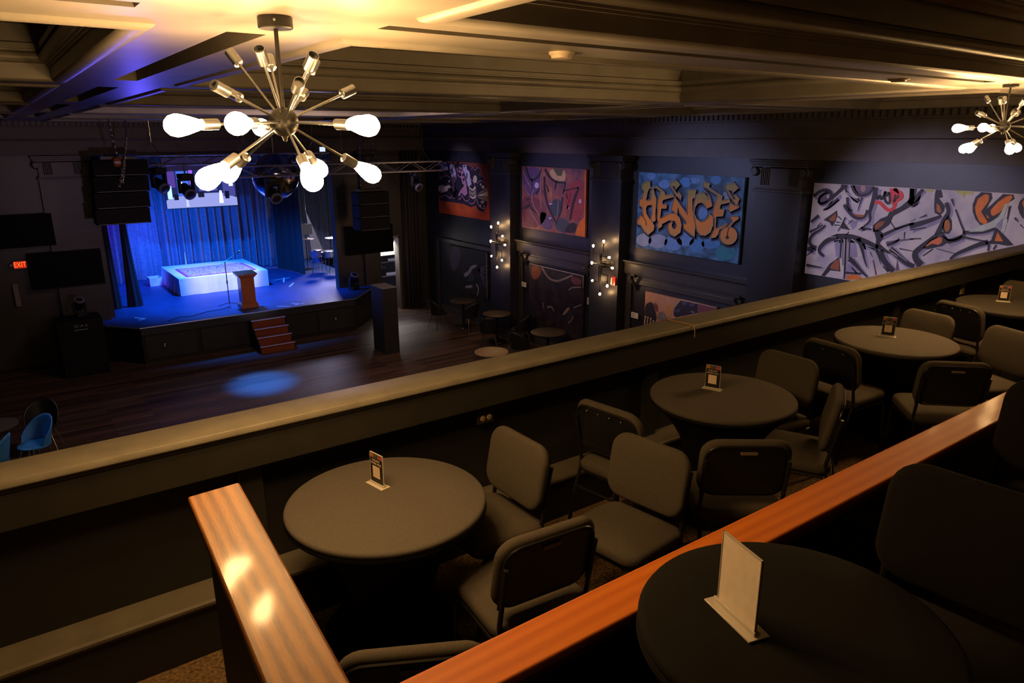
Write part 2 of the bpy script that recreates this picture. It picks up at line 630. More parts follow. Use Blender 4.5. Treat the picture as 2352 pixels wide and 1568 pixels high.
# coffer sides: fascia, beads, torus, fillet, frieze, crown
prof = [(0, 0), (0, .066), (.012, .066), (.012, .078), (.022, .078), (.022, .090)]
for k in range(9):
    a = -math.pi / 2 + math.pi * k / 8
    prof.append((.022 + .034 * math.cos(a), .125 + .035 * math.sin(a)))
prof += [(.022, .173), (.045, .173), (.045, .206), (-.02, .206), (-.02, .32), (.015, .32), (.03, .34), (.06, .36), (.06, .385), (.09, .385), (.09, .40)]
for (x0, x1) in cof_x:
    for (y0, y1) in cof_y:
        vs, fs = [], []
        for u, w in prof:
            vs += [(x0 + u, y0 + u, ZC + w), (x1 - u, y0 + u, ZC + w), (x1 - u, y1 - u, ZC + w), (x0 + u, y1 - u, ZC + w)]
        for j in range(len(prof) - 1):
            for i in range(4):
                fs.append((j * 4 + i, j * 4 + (i + 1) % 4, j * 4 + 4 + (i + 1) % 4, j * 4 + 4 + i))
        L = (len(prof) - 1) * 4
        me = bpy.data.meshes.new('coffer')
        me.from_pydata(vs, [], fs)
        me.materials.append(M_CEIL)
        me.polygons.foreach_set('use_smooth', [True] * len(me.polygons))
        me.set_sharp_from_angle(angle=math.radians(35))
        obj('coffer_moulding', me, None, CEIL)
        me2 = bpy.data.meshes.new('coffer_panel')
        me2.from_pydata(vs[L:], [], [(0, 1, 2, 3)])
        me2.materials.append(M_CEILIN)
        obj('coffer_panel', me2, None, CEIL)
        # rounded lip along the coffer edge, hanging just under the soffit
        lip = MB()
        r = .045
        for (ax, ay, bx, by, nx, ny) in ((x0, y0, x1, y0, 0, -1), (x1, y0, x1, y1, 1, 0), (x1, y1, x0, y1, 0, 1), (x0, y1, x0, y0, -1, 0)):
            pr = []
            for k in range(7):
                a = math.pi * k / 6
                pr.append((r - r * math.cos(a), -.018 * math.sin(a)))
            A, B = [], []
            for u, w in pr:
                A.append((ax + nx * u - (0 if nx else (u if bx > ax else -u)), ay + ny * u - (0 if ny else (u if by > ay else -u)), ZC + w))
                B.append((bx + nx * u + (0 if nx else (u if bx > ax else -u)), by + ny * u + (0 if ny else (u if by > ay else -u)), ZC + w))
            n = len(pr)
            lip.add(A + B, [(i, i + 1, n + i + 1, n + i) for i in range(n - 1)])
        obj('coffer_edge_bead', lip, M_CEIL, CEIL, smooth=True)

# ------------------------------------------------------------------ walls
WR = struct('wall_right', MB().box(XW, XW + .2, YB, YF + .2, 0, 6.1), M_WALL)
struct('wall_left', MB().box(XL - .2, XL, YB, YF + .2, 0, 6.1), M_WALL)
struct('wall_back', MB().box(XL, XW, YB - .2, YB, 0, 6.1), M_WALL)
# far wall around the stage opening and the side door
PX0, PX1, PZ = 2.05, 7.85, 4.74
far = MB()
far.box(XL, PX0, YF, YF + .25, 0, 6.1)
far.box(PX0, PX1, YF, YF + .25, PZ, 6.1)
far.box(PX1, 9.10, YF, YF + .25, 0, 6.1)
far.box(9.10, 9.86, YF, YF + .25, 2.25, 6.1)
far.box(9.86, XW, YF, YF + .25, 0, 6.1)
WF = struct('wall_far', far, M_TRIM)
# stage house behind the opening
struct('wall_stage_back', MB().box(XL, XW + .2, 26.2, 26.4, 0, 6.1), M_BLACK)
struct('wall_stage_left', MB().box(.9, 1.1, YF + .25, 26.2, 0, 6.1), M_BLACK)
struct('wall_stage_right', MB().box(XW + .0, XW + .2, YF + .25, 26.2, 0, 6.1), M_BLACK)
struct('ceiling_stage', MB().box(.9, XW + .2, YF + .25, 26.2, 5.6, 5.8), M_BLACK)

TR1 = root('trim_1', (0, 0, 0), kind='structure')
TR2 = root('trim_2', (0, 0, 0), kind='structure')
# entablature: architrave steps, frieze, dentil band, crown: along the right wall and the far wall
steps = [(.00, 4.74), (.06, 4.74), (.06, 4.86), (.09, 4.86), (.09, 4.98), (.12, 4.98), (.12, 5.06), (.17, 5.075), (.17, 5.095), (.07, 5.095), (.07, 5.34), (.12, 5.345), (.12, 5.37), (.045, 5.37), (.045, 5.54), (.20, 5.545), (.20, 5.58), (.26, 5.62), (.30, 5.68), (.30, 5.80), (.0, 5.80)]
obj('entablature', MB().sweep_y([(XW - d, z) for d, z in steps], 3.3, YF), M_CORN, TR1)
obj('entablature', MB().sweep_x([(YF - d, z) for d, z in steps], XL, XW), M_CORN, TR2)
dm = MB().box(-.085, .0, -.033, .033, -.075, .080).mesh('dentil', M_CORN)
y = 3.4
while y < YF - .2:
    o = obj('dentil', dm, None, TR1)
    o.location = (XW - .045, y, 5.452)
    y += .107
x = -1.2
while x < XW - .2:
    o = obj('dentil', dm, None, TR2)
    o.location = (x, YF - .045, 5.452)
    o.rotation_euler = (0, 0, math.pi / 2)
    x += .107


def pilaster(wall, kind, c, w, depth, face):
    """square column on a wall; kind 'y' = on the right wall (c is y), 'x' = on the far wall (c is x)."""
    def bx(mb, a0, a1, d, z0, z1, d0=0.0):
        if kind == 'y':
            return mb.box(face - d, face - d0, a0, a1, z0, z1)
        return mb.box(a0, a1, face - d, face - d0, z0, z1)
    p = obj('pilaster', bx(MB(), c - w / 2, c + w / 2, depth, 0, 4.25), M_WALL if kind == 'y' else M_TRIM, wall)
    b = bx(MB(), c - w / 2 - .03, c + w / 2 + .03, depth + .03, 0, .22)
    sub('pilaster_base', b, M_TRIM, p, bevel=.01)
    neck = bx(bx(MB(), c - w / 2 - .03, c + w / 2 + .03, depth + .03, 4.22, 4.26), c - w / 2 - .015, c + w / 2 + .015, depth + .015, 4.26, 4.29)
    sub('neck_moulding', neck, M_TRIM, p, bevel=.006)
    capm = bx(MB(), c - w / 2 + .02, c + w / 2 - .02, depth + .005, 4.29, 4.60)
    sub('capital_block', capm, M_TRIM, p)
    ab = bx(bx(MB(), c - w / 2 - .08, c + w / 2 + .08, depth + .07, 4.66, 4.70), c - w / 2 - .06, c + w / 2 + .06, depth + .05, 4.62, 4.66)
    ab = bx(ab, c - w / 2 - .10, c + w / 2 + .10, depth + .09, 4.70, 4.74)
    sub('abacus', ab, M_TRIM, p, bevel=.005)
    for sgn in (-1, 1):
        v = MB()
        ctr = c + sgn * (w / 2 + .01)
        t = []
        for k in range(26):
            an = k / 25 * 3.6 * math.pi
            r = .085 * (1 - k / 32)
            t.append((an, r))
        path = []
        for an, r in t:
            a = ctr - sgn * r * math.sin(an) * -1
            z = 4.545 + r * math.cos(an)
            path.append((face - depth - .02, a, z) if kind == 'y' else (a, face - depth - .02, z))
        v.tube(path, .014, 6)
        drum = MB().lathe([(.075, -.14), (.09, -.10), (.06, 0), (.06, .04)], 12)
        drum.xf((Matrix.Translation((face - depth - .02, ctr, 4.545)) @ Matrix.Rotation(-math.pi / 2, 4, 'Y')) if kind == 'y' else (Matrix.Translation((ctr, face - depth - .02, 4.545)) @ Matrix.Rotation(math.pi / 2, 4, 'X')))
        v.merge(drum)
        sub('volute', v, M_TRIM, p, smooth=True)
        fl = MB()
        for k in range(5):
            a = c + sgn * (w * .30 + (k - 2) * .036)
            path = [(face - depth - .012, a, 4.33), (face - depth - .012, a, 4.60)] if kind == 'y' else [(a, face - depth - .012, 4.33), (a, face - depth - .012, 4.60)]
            fl.tube(path, .012, 6)
        sub('capital_flutes', fl, M_TRIM, p, smooth=True)
    return p


for yc in (7.14, 11.22, 15.12, 2.9):
    pilaster(TR1, 'y', yc, .88, .30, XW)
pilaster(TR2, 'x', 1.46, .98, .18, YF)
pilaster(TR2, 'x', 8.9, .5, .12, YF)

# panelled fields with a moulded mantel shelf on brackets in each bay of the right wall
for k, (y0, y1) in enumerate(((11.68, 14.66), (7.60, 10.78), (15.58, 18.9))):
    z = 2.62
    pr = [(0, z), (-.20, z), (-.20, z - .02), (-.17, z - .03), (-.15, z - .06), (-.13, z - .07), (-.13, z - .085), (-.11, z - .09), (-.11, z - .26), (-.09, z - .27), (-.09, z - .30), (-.04, z - .32), (-.04, z - .42), (-.02, z - .44), (0, z - .46)]
    if k < 2:
        sh = obj('mantel_shelf', MB().sweep_y([(XW + a, b_) for a, b_ in pr], y0, y1), M_TRIM, TR1)
        for yy in (y0 + .28, y1 - .28):
            sc = MB()
            path = []
            for q in range(15):
                a = q / 14 * 2 * math.pi * .85
                path.append((XW - .17 - .05 * math.cos(a) * (1 - q / 22), yy, z - .36 + .05 * math.sin(a) * (1 - q / 22)))
            path2 = [(XW - .02, yy, z - .62), (XW - .05, yy, z - .55), (XW - .10, yy, z - .47), (XW - .14, yy, z - .40), (XW - .20, yy, z - .34)]
            sc.tube(path2, .035, 8, .028)
            sc.tube(path, .022, 8, .012)
            sc.box(XW - .14, XW, yy - .05, yy + .05, z - .34, z - .28)
            sub('scroll_bracket', sc, M_TRIM, sh, smooth=True)
        # posts of the lower frame
    fr = MB()
    for yy in (y0 + .08, y1 - .08):
        fr.box(XW - .06, XW, yy - .08, yy + .08, 0, z - .46)
    fr.box(XW - .05, XW, y0, y1, z - .50, z - .38)
    obj('bay_frame', fr, M_TRIM, TR1, bevel=.01)
struct('baseboard_right', MB().box(XW - .03, XW, 3.3, YF, 0, .18), M_TRIM, bevel=.006)
struct('baseboard_far', MB().box(PX1, 9.10, YF - .03, YF, 0, .18), M_TRIM, bevel=.006)
# heavy drape beside the side door and in the far corner
for k, (xa, xb_, yy) in enumerate(((9.95, 10.55, YF - .10),)):
    mbc = MB()
    n = 60
    vs, fs = [], []
    for j in range(2):
        for i in range(n + 1):
            t = i / n
            vs.append((xa + (xb_ - xa) * t, yy + .06 * math.sin(t * 34) + .02 * math.sin(t * 11 + 1), .02 if j == 0 else 4.7))
    fs = [(i, i + 1, n + 2 + i, n + 1 + i) for i in range(n)]
    d = obj('side_curtain', mbc.add(vs, fs), mat('grey_drape', (.055, .048, .052), .9), None, smooth=True)
    d.modifiers.new('solid', 'SOLIDIFY').thickness = .012
    tag(d, 'dark grey floor-length drape in the corner beside the side door', 'curtain')

# ------------------------------------------------------------------ balcony front (parapet) with ledge and posts
para = MB()
para.box(XL, XW, 3.235, 3.285, LOW - .4, 3.84)
PAR = struct('wall_balcony_front', para, M_PARAD)
cap = MB().sweep_x([(3.095, 3.862), (3.102, 3.878), (3.115, 3.880), (3.305, 3.880), (3.318, 3.872), (3.318, 3.85), (3.30, 3.84), (3.105, 3.84), (3.095, 3.85)], XL, XW)
obj('parapet_cap', cap, M_PARA, PAR, bevel=.002)
obj('cap_groove_strip', MB().sweep_x([(3.108, 3.842), (3.112, 3.825), (3.14, 3.825), (3.14, 3.842)], XL, XW), M_PARAF, PAR)
obj('parapet_fascia', MB().sweep_x([(3.118, 3.826), (3.118, 3.670), (3.128, 3.662), (3.24, 3.662), (3.24, 3.826)], XL, XW), M_PARAF, PAR)
obj('parapet_outer_face', MB().box(XL, XW, 3.285, 3.305, 2.35, 3.84), M_WALL, PAR)
obj('parapet_ledge', MB().sweep_x([(3.062, 3.098), (3.070, 3.108), (3.236, 3.112), (3.236, 3.06), (3.085, 3.06), (3.062, 3.085)], XL, XW), M_LEDGE, PAR)
obj('parapet_plinth', MB().box(XL, XW, 3.085, 3.24, LOW, 3.062), M_PARAD, PAR)
for xx in (.78, 3.47, 6.74, 9.3, -2.4):
    obj('parapet_stile', MB().box(xx - .055, xx + .055, 3.19, 3.24, 3.108, 3.665), M_PARAF if xx < 1 else M_PARAD, PAR)
# tier divider with the wooden rail on top
DIV = struct('wall_tier_divider', MB().box(.40, XW, 1.025, 1.105, 2.6, 4.0), M_PARAD)
struct('wall_tier_return', MB().add([(.325, 1.0, 2.6), (.400, 1.0, 2.6), (.402, 1.88, 2.6), (.330, 1.88, 2.6), (.325, 1.0, 3.98), (.400, 1.0, 3.98), (.402, 1.88, 4.155), (.330, 1.88, 4.155)], [(3, 2, 1, 0), (4, 5, 6, 7), (0, 1, 5, 4), (1, 2, 6, 5), (2, 3, 7, 6), (3, 0, 4, 7)]), M_PARAD)

# ================================================================== BALCONY THINGS
# the two wooden handrails (one runs along X, one along Y)
ZR = CAMZ - 1.08
rr = root('handrail', (.36, 1.45, ZR - .05), 0, 'varnished oak handrail running away from the camera on a dark partition', 'handrail', world=True)


def rail_y(inset, d0, d1):
    """slab of the sloping rail between depths D0 and D1 below its top face."""
    q = [(.282 + inset, 1.0), (.437 - inset, 1.0), (.436 - inset, 1.91 - inset * .6), (.299 + inset, 1.905 - inset * .6)]
    top = lambda y: CAMZ - 1.301 + .2 * y
    vs = [(x, y, top(y) - d1) for x, y in q] + [(x, y, top(y) - d0) for x, y in q]
    return MB().add(vs, [(3, 2, 1, 0), (4, 5, 6, 7), (0, 1, 5, 4), (1, 2, 6, 5), (2, 3, 7, 6), (3, 0, 4, 7)])


obj('rail_board', rail_y(0.0, 0, .022), M_OAKY, rr, bevel=.007, seg=3)
obj('under_moulding', rail_y(.008, .023, .034), mat('dark_oak_edge', (.13, .05, .014), .4, noise=.3, nscale=20), rr, bevel=.003)
obj('lower_moulding', rail_y(.018, .035, .052), mat('dark_oak_edge', (.13, .05, .014)), rr, bevel=.004)
r2_ = root('handrail', (5.6, 1.07, ZR - .05), 0, 'long orange-stained wooden rail crossing the foreground between the balcony tiers', 'handrail', world=True)
obj('rail_board', MB().box(.440, XW, 1.004, 1.134, ZR - .024, ZR), M_OAKX, r2_, bevel=.008, seg=3)
obj('under_moulding', MB().box(.445, XW, 1.012, 1.126, ZR - .050, ZR - .025), mat('dark_orange_edge', (.12, .035, .008), .5, noise=.3, nscale=15), r2_, bevel=.004)


# ------------------------------------------------------------------ round tables
def lathe_mesh(name, prof, n, m, fl=None):
    return MB().lathe(prof, n, fl=fl).mesh(name, m, True)


def table_meshes(R, H, M_CLOTH=M_CLOTH):
    top = lathe_mesh('table_top', [(R - .05, H - .034), (R - .006, H - .032), (R, H - .024), (R + .001, H - .012), (R - .004, H - .004), (R - .014, H), (R * .6, H + .0005), (.01, H + .0005)], 72, M_CLOTH)
    rim = lathe_mesh('topper_band', [(R - .02, H - .052), (R - .003, H - .05), (R + .003, H - .042), (R + .001, H - .03), (R - .03, H - .028)], 72, M_SKIRT)

    def fl(a, z):
        t = 1 - z / H
        return 1 + (.16 * t * t) * math.cos(4 * a)
    pr = []
    for k in range(13):
        t = k / 12
        r = R * (.46 + .54 * (abs(t - .42) / .58) ** 1.8 if t > .42 else .46 + .30 * ((.42 - t) / .42) ** 1.4)
        pr.append((r * .98, .012 + t * (H - .055)))
    skirt = lathe_mesh('table_skirt', pr, 48, M_SKIRT, fl)
    return top, rim, skirt


T_LOW = table_meshes(.442, .75)
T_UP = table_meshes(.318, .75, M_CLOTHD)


def round_table(loc, meshes, label, group):
    t = root('round_table', loc, .5, label, 'table', group)
    for n, me in zip(('table_top', 'topper_band', 'table_skirt'), meshes):
        obj(n, me, None, t)
    return t


G_T = 'round tables on the balcony'
TABS = [((1.22, 2.66), 'cloth-covered round table nearest the oak handrail, brown top in full view'),
        ((3.51, 2.64), 'second cloth-covered round table along the balcony front, behind the empty facing chairs'),
        ((5.62, 2.64), 'third cloth-covered round table along the balcony front'),
        ((7.72, 2.62), 'farthest cloth-covered round table on the balcony, cut by the right picture edge')]
for (x, y), lb in TABS:
    round_table((x, y, LOW), T_LOW, lb, G_T)
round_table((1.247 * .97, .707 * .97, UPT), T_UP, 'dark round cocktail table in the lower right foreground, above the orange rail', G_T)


# ------------------------------------------------------------------ acrylic sign holders
M_ACRY = mat('clear_acrylic_edge', (.80, .72, .62), .12, 0, trans=.35, spec=.6)
M_CARD = mat('black_sign_card', (.012, .010, .010), .45)
M_PAPER = mat('sign_print_cream', (.80, .62, .46), .6)
M_BACK = mat('sign_back_paper', (.80, .68, .56), .6, noise=.06, nscale=40)
TXT1 = text_mesh('FOLLOW', .0125, M_PAPER, .0002, font_scale=(1.1, 1.15))
TXT2 = text_mesh('KINGS HALL', .0125, M_PAPER, .0002, font_scale=(1.12, 1.15))


def sign(loc, rz, label, blank=False, w=.095, h=.158, s=1.0):
    """acrylic stand: base with slot, upright panel, printed card facing -Y."""
    t = root('sign_holder', loc, rz, label, 'sign', 'acrylic table signs')
    t.scale = (s, s, s)
    base = MB().box(-w / 2 - .014, w / 2 + .014, -.026, .026, 0, .004)
    base.box(-w / 2 - .006, w / 2 + .006, -.0075, -.0035, .004, .013)
    base.box(-w / 2 - .006, w / 2 + .006, .0035, .0075, .004, .013)
    obj('base', base, M_ACRY, t, bevel=.001)
    pan = MB().box(-w / 2, -w / 2 + .002, -.003, .003, .005, h)
    pan.box(w / 2 - .002, w / 2, -.003, .003, .005, h)
    pan.box(-w / 2, w / 2, -.003, .003, h - .002, h)
    obj('acrylic_edge', pan, M_ACRY, t)
    if blank:
        obj('card', MB().box(-w / 2 + .002, w / 2 - .002, -.0022, .0022, .006, h - .002), M_BACK, t)
        return t
    obj('card', MB().box(-w / 2 + .002, w / 2 - .002, -.0022, .0022, .006, h - .002), M_CARD, t)
    hd = MB().box(-w / 2 + .004, -w / 2 + .026, -.0028, -.0022, h - .024, h - .006)
    obj('header_photo', hd, mat('sign_photo_orange', (.50, .16, .04), .5, noise=.5, nscale=120), t)
    obj('header_photo', MB().box(-w / 2 + .028, w / 2 - .034, -.0028, -.0022, h - .024, h - .006), mat('sign_photo_grey', (.10, .09, .09), .5, noise=.6, nscale=100), t)
    obj('header_photo', MB().box(w / 2 - .032, w / 2 - .004, -.0028, -.0022, h - .024, h - .006), mat('sign_photo_red', (.42, .08, .09), .5, noise=.5, nscale=120), t)
    for me, z in ((TXT1, h - .036), (TXT2, h - .051)):
        o = obj('lettering', me, None, t)
        o.location = (-.002, -.0028, z)
        o.rotation_euler = (math.pi / 2, 0, 0)
    obj('print_panel', MB().box(-.029, .024, -.0028, -.0022, .036, .094), M_PAPER, t)
    return t


# sign direction: long edge runs mostly along Y, printed face towards the camera
for (x, y), a, lb in (((1.245, 2.80), -79, 'small acrylic sign with black card standing on the nearest round table'),
                      ((3.535, 2.74), -70, 'small acrylic sign with black card standing on the second round table'),
                      ((5.655, 2.72), -66, 'small acrylic sign with black card standing on the third round table'),
                      ((7.77, 2.70), -64, 'small acrylic sign with black card standing on the farthest round table')):
    sign((x, y, LOW + .751), math.radians(a), lb)
sign((1.123, .765, UPT + .751), math.radians(-105), 'acrylic sign seen from its blank beige back on the foreground cocktail table', True, .122, .172)


# ------------------------------------------------------------------ stacking chairs
W_, D_ = .455, .43


def bend(mb, k):
    """curve a back pad around the sitter: depth grows with x squared."""
    mb.v = [(x, y, z + k * x * x) for x, y, z in mb.v]
    return mb


TILT = math.radians(11)
SEAT = pad(W_, D_, .075, .07, .028, .018).xf(Matrix.Translation((0, .01, .415)) @ Matrix.Rotation(math.radians(2.5), 4, 'X')).mesh('seat', M_FABRIC, True)
SEATPAN = MB().prism(rrect(W_ - .03, D_ - .03, .07), .402, .416).mesh('seat_pan', M_PLASTIC)
BACKM = Matrix.Translation((0, -.208, .692)) @ Matrix.Rotation(TILT, 4, 'X') @ Matrix.Rotation(-math.pi / 2, 4, 'X')
# pad() z axis becomes +Y (front of the backrest)
BACK = bend(pad(.455, .335, .088, .052, .024, .010).xf(Matrix.Rotation(math.pi, 4, 'Z')), .25).xf(BACKM).mesh('backrest', M_FABRIC, True)
SH = MB()
ol = rrect(.392, .272, .066)
SHELL = bend(SH.prism(ol, -.006, .006), .25).xf(BACKM).mesh('back_shell', M_PLASTIC)
SLOT_A = MB().prism(rrect(.085, .016, .006), -.0085, -.0055).xf(Matrix.Translation((0, -.112, 0))).xf(BACKM).mesh('hand_slot', mat('slot_tan', (.30, .21, .12), .6))
RIV = MB()
for xx in (-.12, -.04, .04, .12):
    r_ = MB().sphere((0, 0, 0), .006, 8, 6).xf(Matrix.Translation((xx, -.120, -.008)))
    RIV.merge(r_)
RIV_M = RIV.xf(BACKM).mesh('rivet_row', M_STEEL, True)
BAR = MB().box(-.195, .195, .106, .136, -.013, -.004)
BAR_M = bend(BAR, .25).xf(BACKM).mesh('back_bar', M_DKSTEEL)
# tubular frame: each side one bent tube for the rear leg and back upright, one for the front leg
ty, tz = math.sin(TILT), math.cos(TILT)


def rear_leg(sx):
    x = sx * .205
    up_ = [(x, -.217 - (z - .692) * ty / tz * 1.0, z) for z in (.47, .56, .66, .76)]
    p = [(x * 1.02, -.285, .01), (x, -.225, .30), (x, -.178, .42)] + up_
    return MB().tube(p, .011, 8)


def front_leg(sx):
    x = sx * .215
    return MB().tube([(x * 1.04, .215, .01), (x, .19, .36), (x, .165, .405), (x, .05, .408), (x, -.17, .40)], .011, 8)


RL = {s_: rear_leg(s_).mesh('rear_leg', M_DKSTEEL, True) for s_ in (-1, 1)}
FL = {s_: front_leg(s_).mesh('front_leg', M_DKSTEEL, True) for s_ in (-1, 1)}
XB = MB().tube([(-.21, -.22, .31), (.21, -.22, .31)], .008, 6).mesh('stretcher', M_DKSTEEL, True)
# top loop of tube around the backrest
arc = [p for p in rrect(.410, .290, .072, 5)]
LOOP = MB()
top_arc = [(-.2075, .14)] + [(-.2075, -.05)] + [(x, y) for x, y in arc[12:24]] + [(.2075, -.05), (.2075, .14)]
LOOP.tube([(x, y, -.004) for x, y in top_arc], .0075, 8)
LOOP_M = bend(LOOP, .25).xf(BACKM).mesh('back_loop', M_DKSTEEL, True)


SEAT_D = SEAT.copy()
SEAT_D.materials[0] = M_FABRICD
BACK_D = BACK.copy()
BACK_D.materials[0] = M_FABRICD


def make_chair(kind):
    t = root('stacking_chair', (0, 0, 0))
    obj('seat', SEAT_D if kind == 'dark' else SEAT, None, t)
    obj('seat_pan', SEATPAN, None, t)
    b = obj('backrest', BACK_D if kind == 'dark' else BACK, None, t)
    s_ = obj('back_shell', SHELL, None, t)
    if kind == 'slot':
        sub('hand_slot', SLOT_A, None, s_)
    else:
        sub('rivet_row', RIV_M, None, s_)
        sub('back_bar', BAR_M, None, s_)
    obj('back_loop', LOOP_M, None, t)
    for k in (-1, 1):
        obj('leg', RL[k], None, t)
        obj('leg', FL[k], None, t)
    obj('stretcher', XB, None, t)
    return t


PROTO = {}
# back centre (x, y at top), facing angle (deg, direction the sitter looks, 0 = +X), tier, kind, label
CH = [
    ((2.00, 2.66), 180, LOW, 'rivet', 'upholstered chair facing left at the right side of the nearest round table'),
    ((1.53, 1.865), 85, LOW, 'slot', 'black-shelled chair seen from behind, just past the orange rail at the nearest table'),
    ((2.565, 2.70), 8, LOW, 'rivet', 'chair by the balcony front turned right to the second table, four rivets along its back'),
    ((2.475, 2.225), 188, LOW, 'slot', 'upholstered chair with full seat in view facing left, between the first two tables'),
    ((2.82, 1.935), 53, LOW, 'slot', 'chair seen from behind with tan hand slot, at the near side of the second table'),
    ((3.865, 2.055), 121, LOW, 'rivet', 'chair seen edge-on with bright metal back edge, right of the second table'),
    ((4.30, 2.68), 179, LOW, 'rivet', 'upholstered chair facing left behind the second table'),
    ((4.735, 2.68), -5, LOW, 'rivet', 'dark chair turned right to the third table, its riveted back towards the camera'),
    ((4.985, 1.91), 46, LOW, 'slot', 'dark chair seen from behind at the near side of the third table'),
    ((6.25, 2.03), 160, LOW, 'rivet', 'chair at the right picture edge facing left, right of the third table'),
    ((6.33, 2.70), 172, LOW, 'slot', 'dark chair facing left behind the third table'),
    ((6.82, 2.715), -12, LOW, 'rivet', 'dark chair with riveted back turned right to the farthest table'),
    ((8.42, 2.72), 176, LOW, 'slot', 'chair beyond the farthest table, only its rounded back top showing'),
    ((.78, 1.58), 62, LOW, 'slot', 'chair mostly hidden behind the corner where the two wooden rails meet'),
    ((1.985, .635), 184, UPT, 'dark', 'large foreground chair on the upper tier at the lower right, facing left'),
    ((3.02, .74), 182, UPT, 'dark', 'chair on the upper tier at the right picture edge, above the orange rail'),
]
for (bx_, by_), ang, z, kind, lb in CH:
    if kind not in PROTO:
        PROTO[kind] = make_chair(kind)
        c = PROTO[kind]
    else:
        c = copy_tree(PROTO[kind])
    a = math.radians(ang)
    # back top sits .235 m behind the chair centre
    off = .235
    c.location = (bx_ + off * math.cos(a), by_ + off * math.sin(a), z)
    c.rotation_euler = (0, 0, a - math.pi / 2)
    tag(c, lb, 'chair', 'stacking chairs on the balcony')

# ------------------------------------------------------------------ outlets, cable
M_PLATE = mat('dark_outlet_plate', (.035, .03, .024), .4)


def outlet(loc, label, n, m_plate, m_sock, w, h):
    t = root('outlet', loc, 0, label, 'outlet')
    obj('cover_plate', MB().box(-w / 2, w / 2, -.006, .006, -h / 2, h / 2), m_plate, t, bevel=.002)
    k = 0
    for sx in ((-1, 1) if n == 4 else (0,)):
        for sz in (-1, 1):
            f = obj('socket', MB().lathe([(.016, 0), (.016, .004), (.014, .005)], 16).xf(Matrix.Translation((sx * .022, -.006, sz * h * .22)) @ Matrix.Rotation(math.pi / 2, 4, 'X')), (m_sock if (n != 4 or sz < 0) else m_plate), t, smooth=True)
            s2_ = MB()
            for q in (-1, 1):
                s2_.box(sx * .022 + q * .005 - .0012, sx * .022 + q * .005 + .0012, -.0125, -.0108, sz * h * .22 - .004, sz * h * .22 + .005)
            sub('slot', s2_, M_RUBBER, f)
    return t


outlet((2.095, 3.181, 3.605), 'dark four-way outlet plate with two pale sockets under the balcony cap', 4, M_PLATE, mat('socket_ivory', (.55, .42, .28), .4), .11, .115)
outlet((8.04, 3.181, 3.585), 'pale outlet plate on the balcony front behind the farthest table', 2, mat('plate_beige', (.42, .33, .17), .5), mat('socket_dark', (.10, .08, .05), .4), .075, .115)
cab = MB().tube([(3.70, 3.345, 3.80), (3.71, 3.33, 3.86), (3.715, 3.30, 3.886), (3.725, 3.22, 3.884), (3.735, 3.12, 3.885), (3.74, 3.088, 3.875), (3.745, 3.082, 3.845), (3.75, 3.085, 3.80)], .0035, 8)
tag(obj('cable', cab, mat('tan_cable', (.42, .28, .12), .5), None, smooth=True), 'thin tan cable laid over the balcony cap below the painting with the skeleton hand', 'cable')


# ------------------------------------------------------------------ chandeliers
UPPER = [(-.101, .173, .223), (-.119, -.192, .197), (.038, .204, .217), (.026, -.235, .185), (.175, .132, .204),
         (-.243, -.146, .097), (-.084, .27, .10), (-.039, -.278, .105), (.163, .228, .108), (.273, .052, .113)]
LIT = [(-.345, -.132, -.014), (-.227, -.292, -.011), (.04, .368, -.012), (.129, -.346, -.015), (.334, .159, -.002),
       (-.289, -.167, -.159), (-.105, .312, -.169), (-.045, -.329, -.164), (.206, .262, -.161), (.321, .061, -.174)]
SOCK = MB().lathe([(.010, -.004), (.0165, 0), (.0165, .052), (.0145, .052), (.0145, .040), (.002, .040)], 18).mesh('lamp_socket', M_NICKEL, True)
BULB_ME = MB().lathe([(.013, 0), (.014, .010), (.020, .030), (.027, .055), (.031, .075), (.0315, .088), (.028, .102), (.019, .113), (.008, .118), (.001, .119)], 20).mesh('bulb', M_BULB, True)


def chandelier(loc, label):
    t = root('chandelier', loc, 0, label, 'chandelier', 'spiky bulb chandeliers over the balcony')
    top = ZC - loc[2]
    c = obj('canopy', MB().lathe([(.050, top - .036), (.053, top - .033), (.053, top - .004), (.050, top)], 32), M_CHROD, t, smooth=True)
    sub('canopy_screw', MB().sphere((-.02, -.052, top - .016), .005, 8, 6), M_STEEL, c, smooth=True)
    obj('stem', MB().tube([(0, 0, .03), (0, 0, top - .03)], .0068, 12), M_CHROD, t, smooth=True)
    obj('hub', MB().sphere((0, 0, 0), .046, 24, 16), M_CHROD, t, smooth=True)
    obj('finial', MB().lathe([(.001, -.062), (.006, -.058), (.008, -.05), (.012, -.043)], 12), M_CHROD, t, smooth=True)
    for p in UPPER + LIT:
        d = Vector(p).normalized()
        lit = p in LIT
        s0 = .245                      # start of the socket along the arm
        q = d.to_track_quat('Z', 'Y')
        a = obj('arm', MB().tube([d * .03, d * s0], .0042, 8), M_NICKEL, t, smooth=True)
        sk = obj('lamp_socket', SOCK, None, t)
        sk.location = d * s0
        sk.rotation_mode = 'QUATERNION'
        sk.rotation_quaternion = q
        if lit:
            b = obj('bulb', BULB_ME, None, t)
            b.location = d * (s0 + .046)
            b.rotation_mode = 'QUATERNION'
            b.rotation_quaternion = q
    return t


ch1 = chandelier((.812, 2.385, CAMZ + .047), 'spiky chandelier of glowing teardrop bulbs nearest the camera, upper left')
ch2 = copy_tree(ch1)
ch2.location = (6.32, 2.41, CAMZ + .060)
ch2.rotation_euler = (0, 0, -math.radians(50.6))
tag(ch2, 'spiky chandelier of glowing bulbs cut by the right picture edge')
